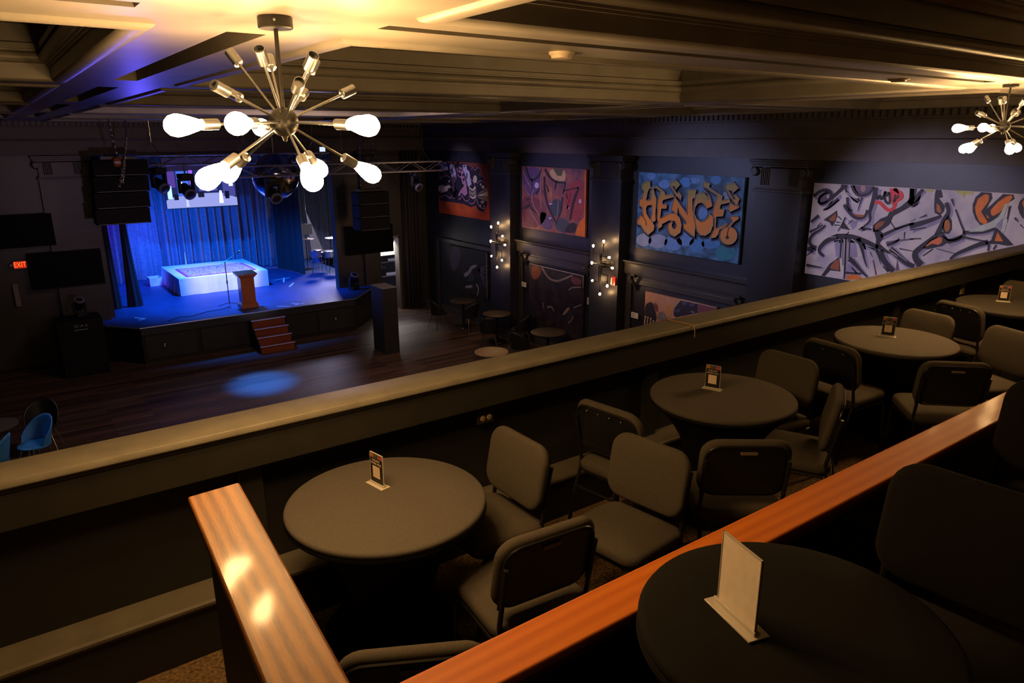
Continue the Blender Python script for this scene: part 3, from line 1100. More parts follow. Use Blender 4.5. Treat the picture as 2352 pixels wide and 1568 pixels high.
# small round ceiling fittings
det = root('smoke_detector', (2.18, 2.645, ZC), 0, 'small pale disc fitting under the lit ceiling beam', 'detector')
obj('base', MB().lathe([(.055, -.012), (.058, -.006), (.058, 0)], 24), mat('pale_cream_plastic', (.62, .50, .36), .5), det, smooth=True)
obj('cover', MB().lathe([(.02, -.03), (.045, -.027), (.05, -.012)], 24), mat('pale_cream_plastic', (.62, .50, .36)), det, smooth=True)
det2 = root('ceiling_fitting', (5.07, 2.61, ZC), 0, 'thin flat disc fitting on the beam near the far chandelier', 'detector')
obj('base', MB().lathe([(.06, -.010), (.066, -.005), (.066, 0)], 24), mat('brown_plastic', (.20, .15, .10), .5), det2, smooth=True)
obj('cover', MB().lathe([(.02, -.022), (.045, -.02), (.05, -.010)], 24), mat('brown_plastic', (.20, .15, .10)), det2, smooth=True)
MURALS = {
 'hence': [
  ('R','navy',1,(0.078,0.078,0),[10.39,4.143,10.349,4.183,10.169,4.235,10.161,4.117,10.224,4.014,10.242,3.899,10.256,3.842,10.132,3.869,10.129,3.894,10.151,4.043,10.061,4.086,10.038,4.0,9.979,3.879,9.982,3.754,9.988,3.603,9.97,3.466,10.037,3.435,10.109,3.479,10.076,3.621,10.095,3.771,10.215,3.75,10.249,3.684,10.23,3.583,10.145,3.488,10.035,3.409,9.996,3.349,10.008,3.272,10.149,3.167,10.25,3.221,10.365,3.333,10.465,3.356,10.478,3.42,10.379,3.552,10.296,3.514,10.337,3.6,10.353,3.701,10.435,3.733,10.451,3.848,10.372,3.866,10.36,3.955,10.328,4.008,10.386,4.08,10.39,4.143]),
  ('P','navy',1,0,[10.386,4.141,10.345,4.18,10.166,4.233,10.158,4.115,10.22,4.012,10.239,3.897,10.252,3.839,10.129,3.867,10.125,3.892,10.148,4.041,10.058,4.083,10.035,3.998,9.975,3.877,9.978,3.752,9.985,3.601,9.967,3.464,10.033,3.432,10.106,3.477,10.072,3.619,10.091,3.769,10.211,3.747,10.245,3.681,10.226,3.581,10.141,3.486,10.031,3.407,9.993,3.347,10.005,3.27,10.146,3.165,10.247,3.219,10.361,3.331,10.462,3.354,10.475,3.418,10.375,3.549,10.292,3.511,10.334,3.598,10.349,3.699,10.431,3.731,10.448,3.845,10.368,3.863,10.357,3.953,10.325,4.005,10.382,4.078]),
  ('R','navy',1,(0.077,0.077,0),[10.152,4.105,9.993,4.145,9.776,4.04,9.755,3.98,9.545,4.012,9.525,3.964,9.781,3.893,9.813,3.872,9.817,3.804,9.692,3.807,9.703,3.726,9.835,3.716,9.851,3.577,9.854,3.514,9.63,3.639,9.468,3.652,9.35,3.571,9.299,3.442,9.312,3.306,9.449,3.205,9.583,3.24,9.641,3.347,9.631,3.435,9.553,3.485,9.519,3.476,9.548,3.418,9.519,3.359,9.461,3.358,9.427,3.429,9.473,3.505,9.62,3.504,9.797,3.419,9.793,3.369,9.891,3.309,9.921,3.382,9.9,3.447,9.935,3.507,9.933,3.658,9.948,3.757,9.933,3.907,9.884,4.046,9.998,4.108,10.15,4.081,10.152,4.105]),
  ('P','navy',1,0,[10.148,4.103,9.989,4.143,9.772,4.038,9.751,3.978,9.541,4.009,9.522,3.962,9.778,3.89,9.81,3.87,9.813,3.802,9.689,3.804,9.699,3.724,9.832,3.713,9.847,3.575,9.851,3.512,9.627,3.637,9.465,3.65,9.346,3.569,9.296,3.439,9.309,3.304,9.446,3.202,9.58,3.238,9.638,3.344,9.628,3.433,9.549,3.483,9.516,3.474,9.544,3.416,9.515,3.357,9.458,3.356,9.423,3.427,9.47,3.503,9.617,3.502,9.793,3.417,9.79,3.367,9.887,3.307,9.918,3.38,9.897,3.445,9.932,3.505,9.929,3.656,9.945,3.755,9.93,3.905,9.881,4.044,9.995,4.105,10.147,4.078]),
  ('R','navy',1,(0.074,0.074,0),[9.509,3.971,9.457,3.914,9.2,3.681,9.174,3.647,9.2,3.86,9.205,4.109,8.992,4.127,9.025,3.979,9.076,3.952,9.061,3.775,9.014,3.589,8.963,3.438,8.962,3.245,9.075,3.294,9.247,3.386,9.254,3.47,9.184,3.477,9.203,3.524,9.374,3.678,9.421,3.772,9.418,3.626,9.57,3.712,9.574,3.76,9.543,3.884,9.509,3.971]),
  ('P','navy',1,0,[9.506,3.969,9.453,3.912,9.197,3.678,9.171,3.645,9.196,3.858,9.202,4.107,8.989,4.125,9.022,3.977,9.073,3.95,9.058,3.773,9.011,3.586,8.96,3.436,8.959,3.243,9.071,3.292,9.244,3.384,9.251,3.468,9.18,3.475,9.2,3.521,9.371,3.676,9.418,3.77,9.415,3.624,9.567,3.709,9.571,3.758,9.54,3.882]),
  ('R','navy',1,(0.074,0.074,0),[9.643,4.242,9.516,4.26,9.527,4.301,9.392,4.2,9.495,4.099,9.524,4.161,9.596,4.157,9.463,4.032,9.413,4.062,9.344,3.994,9.345,3.916,9.495,3.997,9.637,4.157,9.643,4.242]),
  ('P','navy',1,0,[9.64,4.239,9.513,4.257,9.524,4.299,9.389,4.198,9.492,4.097,9.521,4.159,9.593,4.155,9.459,4.03,9.409,4.059,9.341,3.992,9.342,3.914,9.492,3.994,9.634,4.155]),
  ('R','navy',1,(0.073,0.073,0),[9.02,3.92,8.999,4.028,8.913,4.079,8.808,4.074,8.737,4.021,8.71,3.965,8.721,4.056,8.811,4.109,8.782,4.116,8.688,4.047,8.635,3.947,8.598,3.857,8.725,3.801,8.791,3.878,8.852,3.903,8.94,3.879,8.995,3.804,9.0,3.685,8.946,3.595,8.836,3.545,8.749,3.577,8.674,3.654,8.65,3.714,8.566,3.663,8.552,3.513,8.598,3.38,8.709,3.303,8.83,3.302,8.911,3.359,8.968,3.497,9.023,3.683,9.037,3.848,9.02,3.92]),
  ('P','navy',1,0,[9.017,3.918,8.996,4.025,8.91,4.077,8.805,4.072,8.734,4.019,8.707,3.963,8.718,4.054,8.808,4.107,8.779,4.114,8.685,4.045,8.632,3.945,8.595,3.855,8.721,3.799,8.788,3.876,8.849,3.901,8.937,3.877,8.991,3.802,8.997,3.683,8.943,3.593,8.833,3.543,8.746,3.575,8.671,3.652,8.647,3.712,8.562,3.661,8.549,3.511,8.595,3.378,8.706,3.301,8.826,3.3,8.907,3.357,8.965,3.495,9.019,3.681,9.033,3.846]),
  ('R','navy',1,(0.07,0.07,0),[8.849,4.199,8.834,4.28,8.685,4.253,8.708,4.183,8.387,4.043,8.408,3.968,8.23,4.008,8.211,3.954,8.415,3.899,8.428,3.813,8.323,3.821,8.346,3.694,8.494,3.675,8.492,3.577,8.485,3.455,8.23,3.578,8.227,3.556,8.401,3.446,8.422,3.363,8.474,3.299,8.588,3.269,8.592,3.31,8.516,3.447,8.534,3.631,8.585,3.72,8.567,3.837,8.513,4.024,8.516,4.058,8.742,4.159,8.849,4.199]),
  ('P','navy',1,0,[8.846,4.197,8.831,4.278,8.682,4.251,8.705,4.181,8.384,4.041,8.405,3.966,8.227,4.006,8.208,3.951,8.412,3.897,8.425,3.811,8.32,3.819,8.343,3.692,8.491,3.673,8.489,3.575,8.482,3.453,8.227,3.576,8.224,3.554,8.398,3.444,8.419,3.361,8.471,3.297,8.585,3.267,8.588,3.308,8.513,3.445,8.53,3.629,8.582,3.717,8.564,3.834,8.51,4.022,8.513,4.056,8.739,4.157]),
  ('R','navy',1,(0.069,0.069,0),[8.346,4.203,8.324,4.266,8.188,4.278,8.185,4.317,8.059,4.208,8.172,4.118,8.204,4.161,8.279,4.156,8.14,4.003,8.107,4.016,8.153,4.069,8.115,4.094,8.02,4.022,8.067,3.891,8.281,4.106,8.346,4.203]),
  ('P','navy',1,0,[8.343,4.201,8.321,4.264,8.185,4.276,8.182,4.315,8.056,4.205,8.169,4.116,8.201,4.159,8.276,4.154,8.137,4.001,8.104,4.014,8.15,4.067,8.112,4.092,8.017,4.02,8.064,3.889,8.278,4.104]),
  ('R','navy',1,(0.069,0.069,0),[8.21,3.948,8.123,3.904,8.014,3.901,8.024,3.867,8.194,3.786,8.248,3.838,8.21,3.948]),
  ('P','navy',1,0,[8.207,3.946,8.12,3.902,8.011,3.899,8.021,3.865,8.191,3.784,8.245,3.836]),
  ('R','navy',1,(0.07,0.07,0),[8.173,3.708,8.009,3.717,8.005,3.678,8.094,3.614,8.194,3.502,8.225,3.527,8.13,3.622,8.176,3.674,8.173,3.708]),
  ('P','navy',1,0,[8.17,3.706,8.006,3.715,8.002,3.676,8.091,3.612,8.191,3.5,8.222,3.525,8.127,3.62,8.173,3.672]),
  ('R','navy',1,(0.071,0.071,0),[8.005,3.379,8.007,3.337,8.022,3.297,8.049,3.261,8.085,3.231,8.129,3.21,8.178,3.198,8.229,3.198,8.277,3.209,8.32,3.23,8.354,3.26,8.377,3.296,8.388,3.337,8.385,3.38,8.369,3.421,8.341,3.457,8.304,3.487,8.259,3.507,8.21,3.517,8.16,3.517,8.112,3.505,8.071,3.484,8.038,3.455,8.015,3.419,8.005,3.379]),
  ('P','navy',1,0,[8.002,3.377,8.004,3.335,8.019,3.295,8.046,3.259,8.082,3.229,8.127,3.208,8.175,3.197,8.226,3.196,8.274,3.207,8.317,3.228,8.351,3.258,8.374,3.294,8.385,3.335,8.382,3.378,8.366,3.419,8.338,3.455,8.301,3.485,8.256,3.505,8.207,3.515,8.157,3.515,8.11,3.503,8.068,3.482,8.035,3.453,8.012,3.417]),
  ('P','letter',3,0,[10.417,4.169,10.375,4.209,10.195,4.261,10.187,4.143,10.25,4.04,10.269,3.926,10.282,3.868,10.158,3.895,10.155,3.92,10.177,4.069,10.087,4.111,10.064,4.026,10.004,3.905,10.008,3.78,10.014,3.629,9.996,3.492,10.063,3.46,10.135,3.505,10.102,3.647,10.121,3.797,10.241,3.776,10.275,3.71,10.256,3.609,10.171,3.514,10.061,3.435,10.022,3.375,10.034,3.297,10.176,3.193,10.277,3.247,10.391,3.359,10.492,3.382,10.505,3.446,10.405,3.578,10.323,3.54,10.364,3.626,10.379,3.727,10.462,3.76,10.478,3.874,10.399,3.892,10.387,3.981,10.355,4.034,10.413,4.106]),
  ('P','letter',3,0,[10.178,4.131,10.018,4.171,9.801,4.066,9.78,4.006,9.569,4.037,9.55,3.989,9.807,3.918,9.839,3.897,9.842,3.829,9.717,3.832,9.728,3.751,9.861,3.741,9.876,3.603,9.88,3.54,9.655,3.664,9.493,3.677,9.374,3.596,9.324,3.466,9.337,3.33,9.474,3.229,9.608,3.265,9.666,3.372,9.656,3.46,9.578,3.51,9.544,3.501,9.573,3.443,9.543,3.384,9.486,3.383,9.451,3.454,9.498,3.53,9.645,3.529,9.822,3.444,9.819,3.394,9.916,3.334,9.947,3.407,9.926,3.473,9.961,3.532,9.958,3.684,9.974,3.782,9.959,3.933,9.91,4.072,10.024,4.133,10.176,4.107]),
  ('P','letter',3,0,[9.534,3.997,9.481,3.939,9.224,3.705,9.198,3.671,9.224,3.885,9.229,4.134,9.015,4.152,9.048,4.003,9.1,3.976,9.085,3.8,9.038,3.613,8.987,3.462,8.986,3.269,9.098,3.318,9.271,3.41,9.278,3.495,9.208,3.501,9.227,3.548,9.398,3.703,9.446,3.797,9.442,3.651,9.595,3.737,9.599,3.785,9.568,3.909]),
  ('P','letter',3,0,[9.668,4.267,9.54,4.285,9.552,4.326,9.416,4.225,9.52,4.124,9.549,4.186,9.621,4.182,9.487,4.057,9.437,4.087,9.368,4.019,9.37,3.941,9.52,4.022,9.662,4.183]),
  ('P','letter',3,0,[9.043,3.945,9.022,4.052,8.936,4.104,8.831,4.098,8.76,4.045,8.733,3.989,8.744,4.08,8.834,4.133,8.805,4.14,8.711,4.071,8.658,3.971,8.62,3.881,8.747,3.825,8.814,3.902,8.875,3.927,8.964,3.903,9.018,3.828,9.023,3.709,8.97,3.619,8.859,3.569,8.772,3.601,8.697,3.678,8.673,3.738,8.588,3.687,8.574,3.537,8.621,3.403,8.732,3.327,8.853,3.326,8.934,3.383,8.992,3.521,9.046,3.708,9.06,3.873]),
  ('P','letter',3,0,[8.872,4.223,8.857,4.304,8.708,4.277,8.73,4.207,8.409,4.067,8.43,3.992,8.251,4.032,8.232,3.977,8.437,3.923,8.451,3.836,8.345,3.844,8.368,3.717,8.517,3.699,8.515,3.6,8.508,3.479,8.251,3.601,8.249,3.579,8.423,3.47,8.444,3.386,8.496,3.322,8.611,3.292,8.614,3.333,8.539,3.47,8.556,3.655,8.608,3.743,8.59,3.86,8.535,4.047,8.538,4.081,8.765,4.183]),
  ('P','letter',3,0,[8.368,4.226,8.346,4.289,8.209,4.301,8.206,4.34,8.08,4.231,8.193,4.141,8.225,4.184,8.301,4.18,8.161,4.026,8.129,4.04,8.175,4.092,8.136,4.117,8.041,4.045,8.089,3.914,8.303,4.129]),
  ('P','letter',3,0,[8.232,3.971,8.145,3.927,8.035,3.924,8.045,3.889,8.216,3.809,8.27,3.861]),
  ('P','letter',3,0,[8.194,3.732,8.03,3.74,8.026,3.701,8.116,3.636,8.216,3.525,8.246,3.55,8.151,3.645,8.198,3.697]),
  ('P','letter',3,0,[8.026,3.401,8.029,3.36,8.044,3.32,8.07,3.284,8.107,3.254,8.151,3.233,8.2,3.221,8.251,3.221,8.299,3.232,8.342,3.253,8.376,3.283,8.399,3.32,8.41,3.361,8.407,3.403,8.391,3.444,8.364,3.48,8.326,3.51,8.281,3.53,8.231,3.54,8.181,3.54,8.134,3.528,8.093,3.507,8.059,3.477,8.037,3.441]),
  ('R','navy',4,(0.019,0.019,0),[10.417,4.169,10.375,4.209,10.195,4.261,10.187,4.143,10.25,4.04,10.269,3.926,10.282,3.868,10.158,3.895,10.155,3.92,10.177,4.069,10.087,4.111,10.064,4.026,10.004,3.905,10.008,3.78,10.014,3.629,9.996,3.492,10.063,3.46,10.135,3.505,10.102,3.647,10.121,3.797,10.241,3.776,10.275,3.71,10.256,3.609,10.171,3.514,10.061,3.435,10.022,3.375,10.034,3.297,10.176,3.193,10.277,3.247,10.391,3.359,10.492,3.382,10.505,3.446,10.405,3.578,10.323,3.54,10.364,3.626,10.379,3.727,10.462,3.76,10.478,3.874,10.399,3.892,10.387,3.981,10.355,4.034,10.413,4.106,10.417,4.169]),
  ('R','tan',5,(0.008,0.008,0),[10.424,4.174,10.382,4.214,10.203,4.266,10.195,4.148,10.257,4.045,10.276,3.93,10.29,3.872,10.166,3.899,10.162,3.925,10.184,4.074,10.094,4.116,10.071,4.03,10.012,3.91,10.015,3.784,10.021,3.633,10.003,3.496,10.07,3.465,10.143,3.509,10.109,3.651,10.128,3.801,10.248,3.78,10.283,3.714,10.264,3.614,10.178,3.519,10.068,3.439,10.03,3.379,10.041,3.302,10.183,3.197,10.284,3.252,10.399,3.364,10.5,3.387,10.513,3.451,10.413,3.582,10.33,3.544,10.371,3.631,10.387,3.732,10.469,3.764,10.485,3.878,10.406,3.896,10.394,3.986,10.362,4.039,10.42,4.111,10.424,4.174]),
  ('R','navy',4,(0.019,0.019,0),[10.178,4.131,10.018,4.171,9.801,4.066,9.78,4.006,9.569,4.037,9.55,3.989,9.807,3.918,9.839,3.897,9.842,3.829,9.717,3.832,9.728,3.751,9.861,3.741,9.876,3.603,9.88,3.54,9.655,3.664,9.493,3.677,9.374,3.596,9.324,3.466,9.337,3.33,9.474,3.229,9.608,3.265,9.666,3.372,9.656,3.46,9.578,3.51,9.544,3.501,9.573,3.443,9.543,3.384,9.486,3.383,9.451,3.454,9.498,3.53,9.645,3.529,9.822,3.444,9.819,3.394,9.916,3.334,9.947,3.407,9.926,3.473,9.961,3.532,9.958,3.684,9.974,3.782,9.959,3.933,9.91,4.072,10.024,4.133,10.176,4.107,10.178,4.131]),
  ('R','tan',5,(0.007,0.007,0),[10.185,4.136,10.025,4.175,9.808,4.07,9.787,4.01,9.576,4.041,9.556,3.994,9.814,3.923,9.846,3.902,9.849,3.834,9.724,3.836,9.735,3.755,9.868,3.745,9.883,3.607,9.887,3.544,9.662,3.669,9.5,3.682,9.381,3.6,9.33,3.47,9.343,3.334,9.481,3.233,9.615,3.269,9.673,3.376,9.663,3.464,9.585,3.515,9.551,3.505,9.579,3.447,9.55,3.388,9.493,3.387,9.458,3.458,9.504,3.534,9.652,3.533,9.829,3.449,9.826,3.399,9.923,3.339,9.954,3.412,9.933,3.477,9.968,3.537,9.965,3.688,9.981,3.787,9.966,3.937,9.917,4.076,10.031,4.138,10.183,4.111,10.185,4.136]),
  ('R','navy',4,(0.018,0.018,0),[9.534,3.997,9.481,3.939,9.224,3.705,9.198,3.671,9.224,3.885,9.229,4.134,9.015,4.152,9.048,4.003,9.1,3.976,9.085,3.8,9.038,3.613,8.987,3.462,8.986,3.269,9.098,3.318,9.271,3.41,9.278,3.495,9.208,3.501,9.227,3.548,9.398,3.703,9.446,3.797,9.442,3.651,9.595,3.737,9.599,3.785,9.568,3.909,9.534,3.997]),
  ('R','tan',5,(0.007,0.007,0),[9.541,4.001,9.488,3.944,9.231,3.709,9.205,3.675,9.23,3.889,9.235,4.138,9.022,4.156,9.055,4.008,9.106,3.981,9.091,3.804,9.045,3.617,8.993,3.466,8.992,3.274,9.105,3.322,9.278,3.414,9.285,3.499,9.214,3.506,9.234,3.552,9.405,3.707,9.453,3.801,9.449,3.655,9.602,3.741,9.606,3.79,9.574,3.914,9.541,4.001]),
  ('R','navy',4,(0.018,0.018,0),[9.668,4.267,9.54,4.285,9.552,4.326,9.416,4.225,9.52,4.124,9.549,4.186,9.621,4.182,9.487,4.057,9.437,4.087,9.368,4.019,9.37,3.941,9.52,4.022,9.662,4.183,9.668,4.267]),
  ('R','tan',5,(0.007,0.007,0),[9.675,4.271,9.547,4.289,9.558,4.331,9.423,4.229,9.526,4.128,9.555,4.191,9.628,4.187,9.494,4.062,9.444,4.091,9.375,4.023,9.376,3.945,9.527,4.026,9.669,4.187,9.675,4.271]),
  ('R','navy',4,(0.018,0.018,0),[9.043,3.945,9.022,4.052,8.936,4.104,8.831,4.098,8.76,4.045,8.733,3.989,8.744,4.08,8.834,4.133,8.805,4.14,8.711,4.071,8.658,3.971,8.62,3.881,8.747,3.825,8.814,3.902,8.875,3.927,8.964,3.903,9.018,3.828,9.023,3.709,8.97,3.619,8.859,3.569,8.772,3.601,8.697,3.678,8.673,3.738,8.588,3.687,8.574,3.537,8.621,3.403,8.732,3.327,8.853,3.326,8.934,3.383,8.992,3.521,9.046,3.708,9.06,3.873,9.043,3.945]),
  ('R','tan',5,(0.007,0.007,0),[9.05,3.949,9.029,4.056,8.942,4.108,8.837,4.102,8.766,4.049,8.739,3.993,8.75,4.085,8.84,4.137,8.811,4.144,8.717,4.075,8.664,3.975,8.627,3.885,8.754,3.829,8.82,3.906,8.882,3.931,8.97,3.907,9.025,3.833,9.03,3.714,8.976,3.623,8.866,3.573,8.778,3.605,8.703,3.682,8.679,3.742,8.594,3.691,8.58,3.541,8.627,3.407,8.739,3.331,8.859,3.33,8.941,3.387,8.998,3.525,9.053,3.712,9.067,3.877,9.05,3.949]),
  ('R','navy',4,(0.017,0.017,0),[8.872,4.223,8.857,4.304,8.708,4.277,8.73,4.207,8.409,4.067,8.43,3.992,8.251,4.032,8.232,3.977,8.437,3.923,8.451,3.836,8.345,3.844,8.368,3.717,8.517,3.699,8.515,3.6,8.508,3.479,8.251,3.601,8.249,3.579,8.423,3.47,8.444,3.386,8.496,3.322,8.611,3.292,8.614,3.333,8.539,3.47,8.556,3.655,8.608,3.743,8.59,3.86,8.535,4.047,8.538,4.081,8.765,4.183,8.872,4.223]),
  ('R','tan',5,(0.007,0.007,0),[8.878,4.227,8.863,4.309,8.714,4.281,8.737,4.212,8.415,4.071,8.436,3.996,8.257,4.036,8.238,3.981,8.444,3.927,8.457,3.84,8.351,3.848,8.374,3.721,8.523,3.703,8.521,3.604,8.514,3.483,8.257,3.605,8.255,3.583,8.429,3.474,8.45,3.39,8.502,3.326,8.617,3.296,8.621,3.337,8.545,3.474,8.562,3.659,8.614,3.747,8.596,3.864,8.541,4.052,8.544,4.086,8.771,4.187,8.878,4.227]),
  ('R','navy',4,(0.017,0.017,0),[8.368,4.226,8.346,4.289,8.209,4.301,8.206,4.34,8.08,4.231,8.193,4.141,8.225,4.184,8.301,4.18,8.161,4.026,8.129,4.04,8.175,4.092,8.136,4.117,8.041,4.045,8.089,3.914,8.303,4.129,8.368,4.226]),
  ('R','tan',5,(0.007,0.007,0),[8.374,4.231,8.352,4.293,8.215,4.305,8.212,4.344,8.086,4.235,8.199,4.145,8.231,4.188,8.307,4.184,8.167,4.03,8.134,4.044,8.181,4.096,8.142,4.121,8.047,4.049,8.095,3.918,8.309,4.133,8.374,4.231]),
  ('R','navy',4,(0.017,0.017,0),[8.232,3.971,8.145,3.927,8.035,3.924,8.045,3.889,8.216,3.809,8.27,3.861,8.232,3.971]),
  ('R','tan',5,(0.007,0.007,0),[8.238,3.975,8.151,3.931,8.041,3.928,8.051,3.893,8.222,3.813,8.276,3.865,8.238,3.975]),
  ('R','navy',4,(0.017,0.017,0),[8.194,3.732,8.03,3.74,8.026,3.701,8.116,3.636,8.216,3.525,8.246,3.55,8.151,3.645,8.198,3.697,8.194,3.732]),
  ('R','tan',5,(0.007,0.007,0),[8.2,3.736,8.036,3.744,8.032,3.705,8.122,3.64,8.222,3.529,8.252,3.554,8.157,3.649,8.204,3.701,8.2,3.736]),
  ('R','navy',4,(0.017,0.017,0),[8.026,3.401,8.029,3.36,8.044,3.32,8.07,3.284,8.107,3.254,8.151,3.233,8.2,3.221,8.251,3.221,8.299,3.232,8.342,3.253,8.376,3.283,8.399,3.32,8.41,3.361,8.407,3.403,8.391,3.444,8.364,3.48,8.326,3.51,8.281,3.53,8.231,3.54,8.181,3.54,8.134,3.528,8.093,3.507,8.059,3.477,8.037,3.441,8.026,3.401]),
  ('R','tan',5,(0.007,0.007,0),[8.032,3.405,8.035,3.364,8.05,3.324,8.076,3.287,8.113,3.258,8.157,3.236,8.206,3.225,8.257,3.225,8.305,3.236,8.348,3.257,8.382,3.287,8.406,3.324,8.416,3.365,8.413,3.407,8.398,3.448,8.37,3.484,8.332,3.514,8.287,3.534,8.237,3.544,8.187,3.544,8.14,3.532,8.098,3.511,8.065,3.481,8.043,3.445,8.032,3.405]),
  ('P','navy',6,0,[8.206,3.354,8.207,3.345,8.209,3.338,8.214,3.331,8.221,3.325,8.229,3.321,8.238,3.319,8.247,3.319,8.256,3.321,8.264,3.325,8.27,3.331,8.274,3.338,8.276,3.346,8.276,3.354,8.273,3.362,8.268,3.369,8.261,3.375,8.253,3.379,8.244,3.381,8.235,3.38,8.226,3.378,8.218,3.374,8.212,3.368,8.208,3.361]),
  ('R','navy',6,(0.016,0.016,1),[8.242,3.361,8.239,3.477,8.216,3.525]),
  ('P','sky',2,0,[8.723,3.746,8.727,3.704,8.747,3.667,8.779,3.641,8.819,3.629,8.861,3.634,8.898,3.654,8.925,3.688,8.936,3.728,8.932,3.77,8.911,3.807,8.879,3.833,8.838,3.844,8.797,3.839,8.76,3.818,8.734,3.786]),
  ('R','navy',6,(0.015,0.015,1),[10.405,3.571,10.266,3.48,10.246,3.366]),
  ('R','navy',6,(0.02,0.02,1),[9.495,3.499,9.467,3.453,9.503,3.387]),
  ('P','mist',0,0,[10.09,3.099,10.103,3.048,10.146,3.001,10.212,2.965,10.293,2.946,10.376,2.946,10.448,2.966,10.498,3.003,10.518,3.052,10.504,3.104,10.459,3.151,10.391,3.186,10.31,3.205,10.228,3.203,10.158,3.183,10.11,3.146]),
  ('P','mist',0,0,[9.664,3.121,9.679,3.066,9.73,3.015,9.81,2.975,9.906,2.953,10.006,2.952,10.092,2.972,10.152,3.011,10.176,3.063,10.16,3.12,10.106,3.172,10.024,3.211,9.926,3.232,9.828,3.231,9.744,3.21,9.687,3.171]),
  ('P','sky',0,0,[9.288,3.126,9.301,3.068,9.345,3.014,9.416,2.973,9.502,2.951,9.591,2.952,9.668,2.975,9.723,3.018,9.745,3.074,9.731,3.133,9.684,3.188,9.612,3.228,9.525,3.249,9.437,3.247,9.362,3.223,9.31,3.18]),
  ('P','sky',0,0,[8.998,3.232,9.01,3.179,9.053,3.131,9.121,3.094,9.204,3.074,9.29,3.074,9.365,3.095,9.417,3.134,9.438,3.183,9.425,3.237,9.38,3.286,9.31,3.323,9.226,3.341,9.142,3.34,9.069,3.318,9.019,3.281]),
  ('P','sky2',0,0,[8.747,3.152,8.756,3.096,8.791,3.045,8.846,3.006,8.915,2.987,8.986,2.989,9.049,3.013,9.093,3.055,9.112,3.109,9.103,3.167,9.066,3.218,9.009,3.256,8.94,3.274,8.87,3.271,8.808,3.247,8.765,3.205]),
  ('P','sky2',0,0,[8.385,3.217,8.398,3.18,8.442,3.144,8.51,3.116,8.593,3.099,8.678,3.096,8.752,3.107,8.803,3.133,8.824,3.167,8.81,3.205,8.764,3.242,8.694,3.27,8.61,3.286,8.526,3.288,8.454,3.276,8.405,3.251]),
  ('P','teal',0,0,[8.021,3.099,8.033,3.044,8.079,2.993,8.153,2.953,8.243,2.93,8.336,2.929,8.418,2.949,8.475,2.987,8.499,3.039,8.485,3.095,8.436,3.147,8.361,3.186,8.27,3.208,8.178,3.208,8.099,3.187,8.044,3.149]),
  ('P','sky',0,0,[9.681,4.218,9.689,4.185,9.719,4.156,9.766,4.135,9.822,4.126,9.88,4.129,9.93,4.145,9.964,4.171,9.978,4.203,9.969,4.237,9.938,4.266,9.891,4.287,9.834,4.296,9.777,4.292,9.728,4.276,9.694,4.25]),
  ('P','sky2',0,0,[9.163,4.279,9.171,4.242,9.198,4.21,9.242,4.188,9.294,4.178,9.349,4.182,9.396,4.2,9.429,4.23,9.443,4.265,9.435,4.302,9.407,4.334,9.363,4.357,9.31,4.366,9.256,4.361,9.209,4.343,9.177,4.314]),
  ('P','sky2',0,0,[8.479,4.356,8.484,4.325,8.506,4.299,8.541,4.28,8.584,4.272,8.629,4.276,8.668,4.291,8.695,4.316,8.707,4.346,8.701,4.376,8.678,4.403,8.642,4.422,8.599,4.429,8.555,4.425,8.517,4.409,8.49,4.385]),
  ('P','sky',0,0,[8.955,4.323,8.962,4.301,8.987,4.281,9.024,4.266,9.07,4.26,9.117,4.262,9.158,4.273,9.186,4.29,9.197,4.312,9.19,4.335,9.165,4.355,9.126,4.369,9.08,4.375,9.034,4.373,8.994,4.362,8.966,4.345]),
  ('P','sky',0,0,[10.057,4.36,10.064,4.331,10.088,4.306,10.125,4.288,10.171,4.281,10.217,4.284,10.258,4.299,10.285,4.322,10.297,4.35,10.289,4.379,10.265,4.404,10.227,4.421,10.181,4.429,10.135,4.425,10.095,4.41,10.068,4.387]),
  ('P','mist',0,0,[8.244,4.099,8.248,4.073,8.264,4.05,8.289,4.034,8.321,4.027,8.353,4.03,8.382,4.043,8.402,4.064,8.411,4.089,8.407,4.115,8.391,4.138,8.365,4.154,8.334,4.161,8.301,4.158,8.273,4.145,8.253,4.124]),
 ],
 'white': [
  ('R','shade',0,(0.086,0.049,1),[6.613,4.157,6.52,4.247,6.41,4.279,6.334,4.252,6.31,4.197,6.342,4.102,6.46,4.047,6.516,4.08,6.513,4.143,6.447,4.215,6.377,4.239]),
  ('R','ink',1,(0.053,0.04,1),[6.638,4.175,6.545,4.264,6.435,4.296,6.358,4.269,6.334,4.214,6.367,4.119,6.485,4.064,6.541,4.097,6.538,4.16,6.472,4.232,6.402,4.256]),
  ('P','plum',1,0,[6.557,4.085,6.535,4.181,6.472,4.232,6.408,4.261,6.421,4.188,6.384,4.16,6.388,4.108,6.484,4.054]),
  ('P','ink',2,0,[6.345,4.214,6.273,4.259,6.196,4.344,6.192,4.395,6.105,4.394,6.148,4.306,6.304,4.154,6.438,4.052,6.495,4.048,6.367,4.119]),
  ('R','shade',0,(0.071,0.019,1),[6.084,4.375,6.1,4.294,6.009,4.209,5.88,4.122]),
  ('R','ink',1,(0.044,0.016,1),[6.104,4.389,6.121,4.308,6.029,4.223,5.9,4.136]),
  ('R','shade',0,(0.062,0.047,1),[6.012,4.38,5.956,4.274,5.864,4.221,5.762,4.238,5.688,4.294,5.669,4.378]),
  ('R','ink',1,(0.038,0.038,1),[6.03,4.393,5.973,4.286,5.882,4.234,5.78,4.25,5.705,4.306,5.686,4.39]),
  ('P','plum',0,0,[6.008,4.389,5.696,4.39,5.716,4.311,5.792,4.262,5.883,4.247,5.964,4.297]),
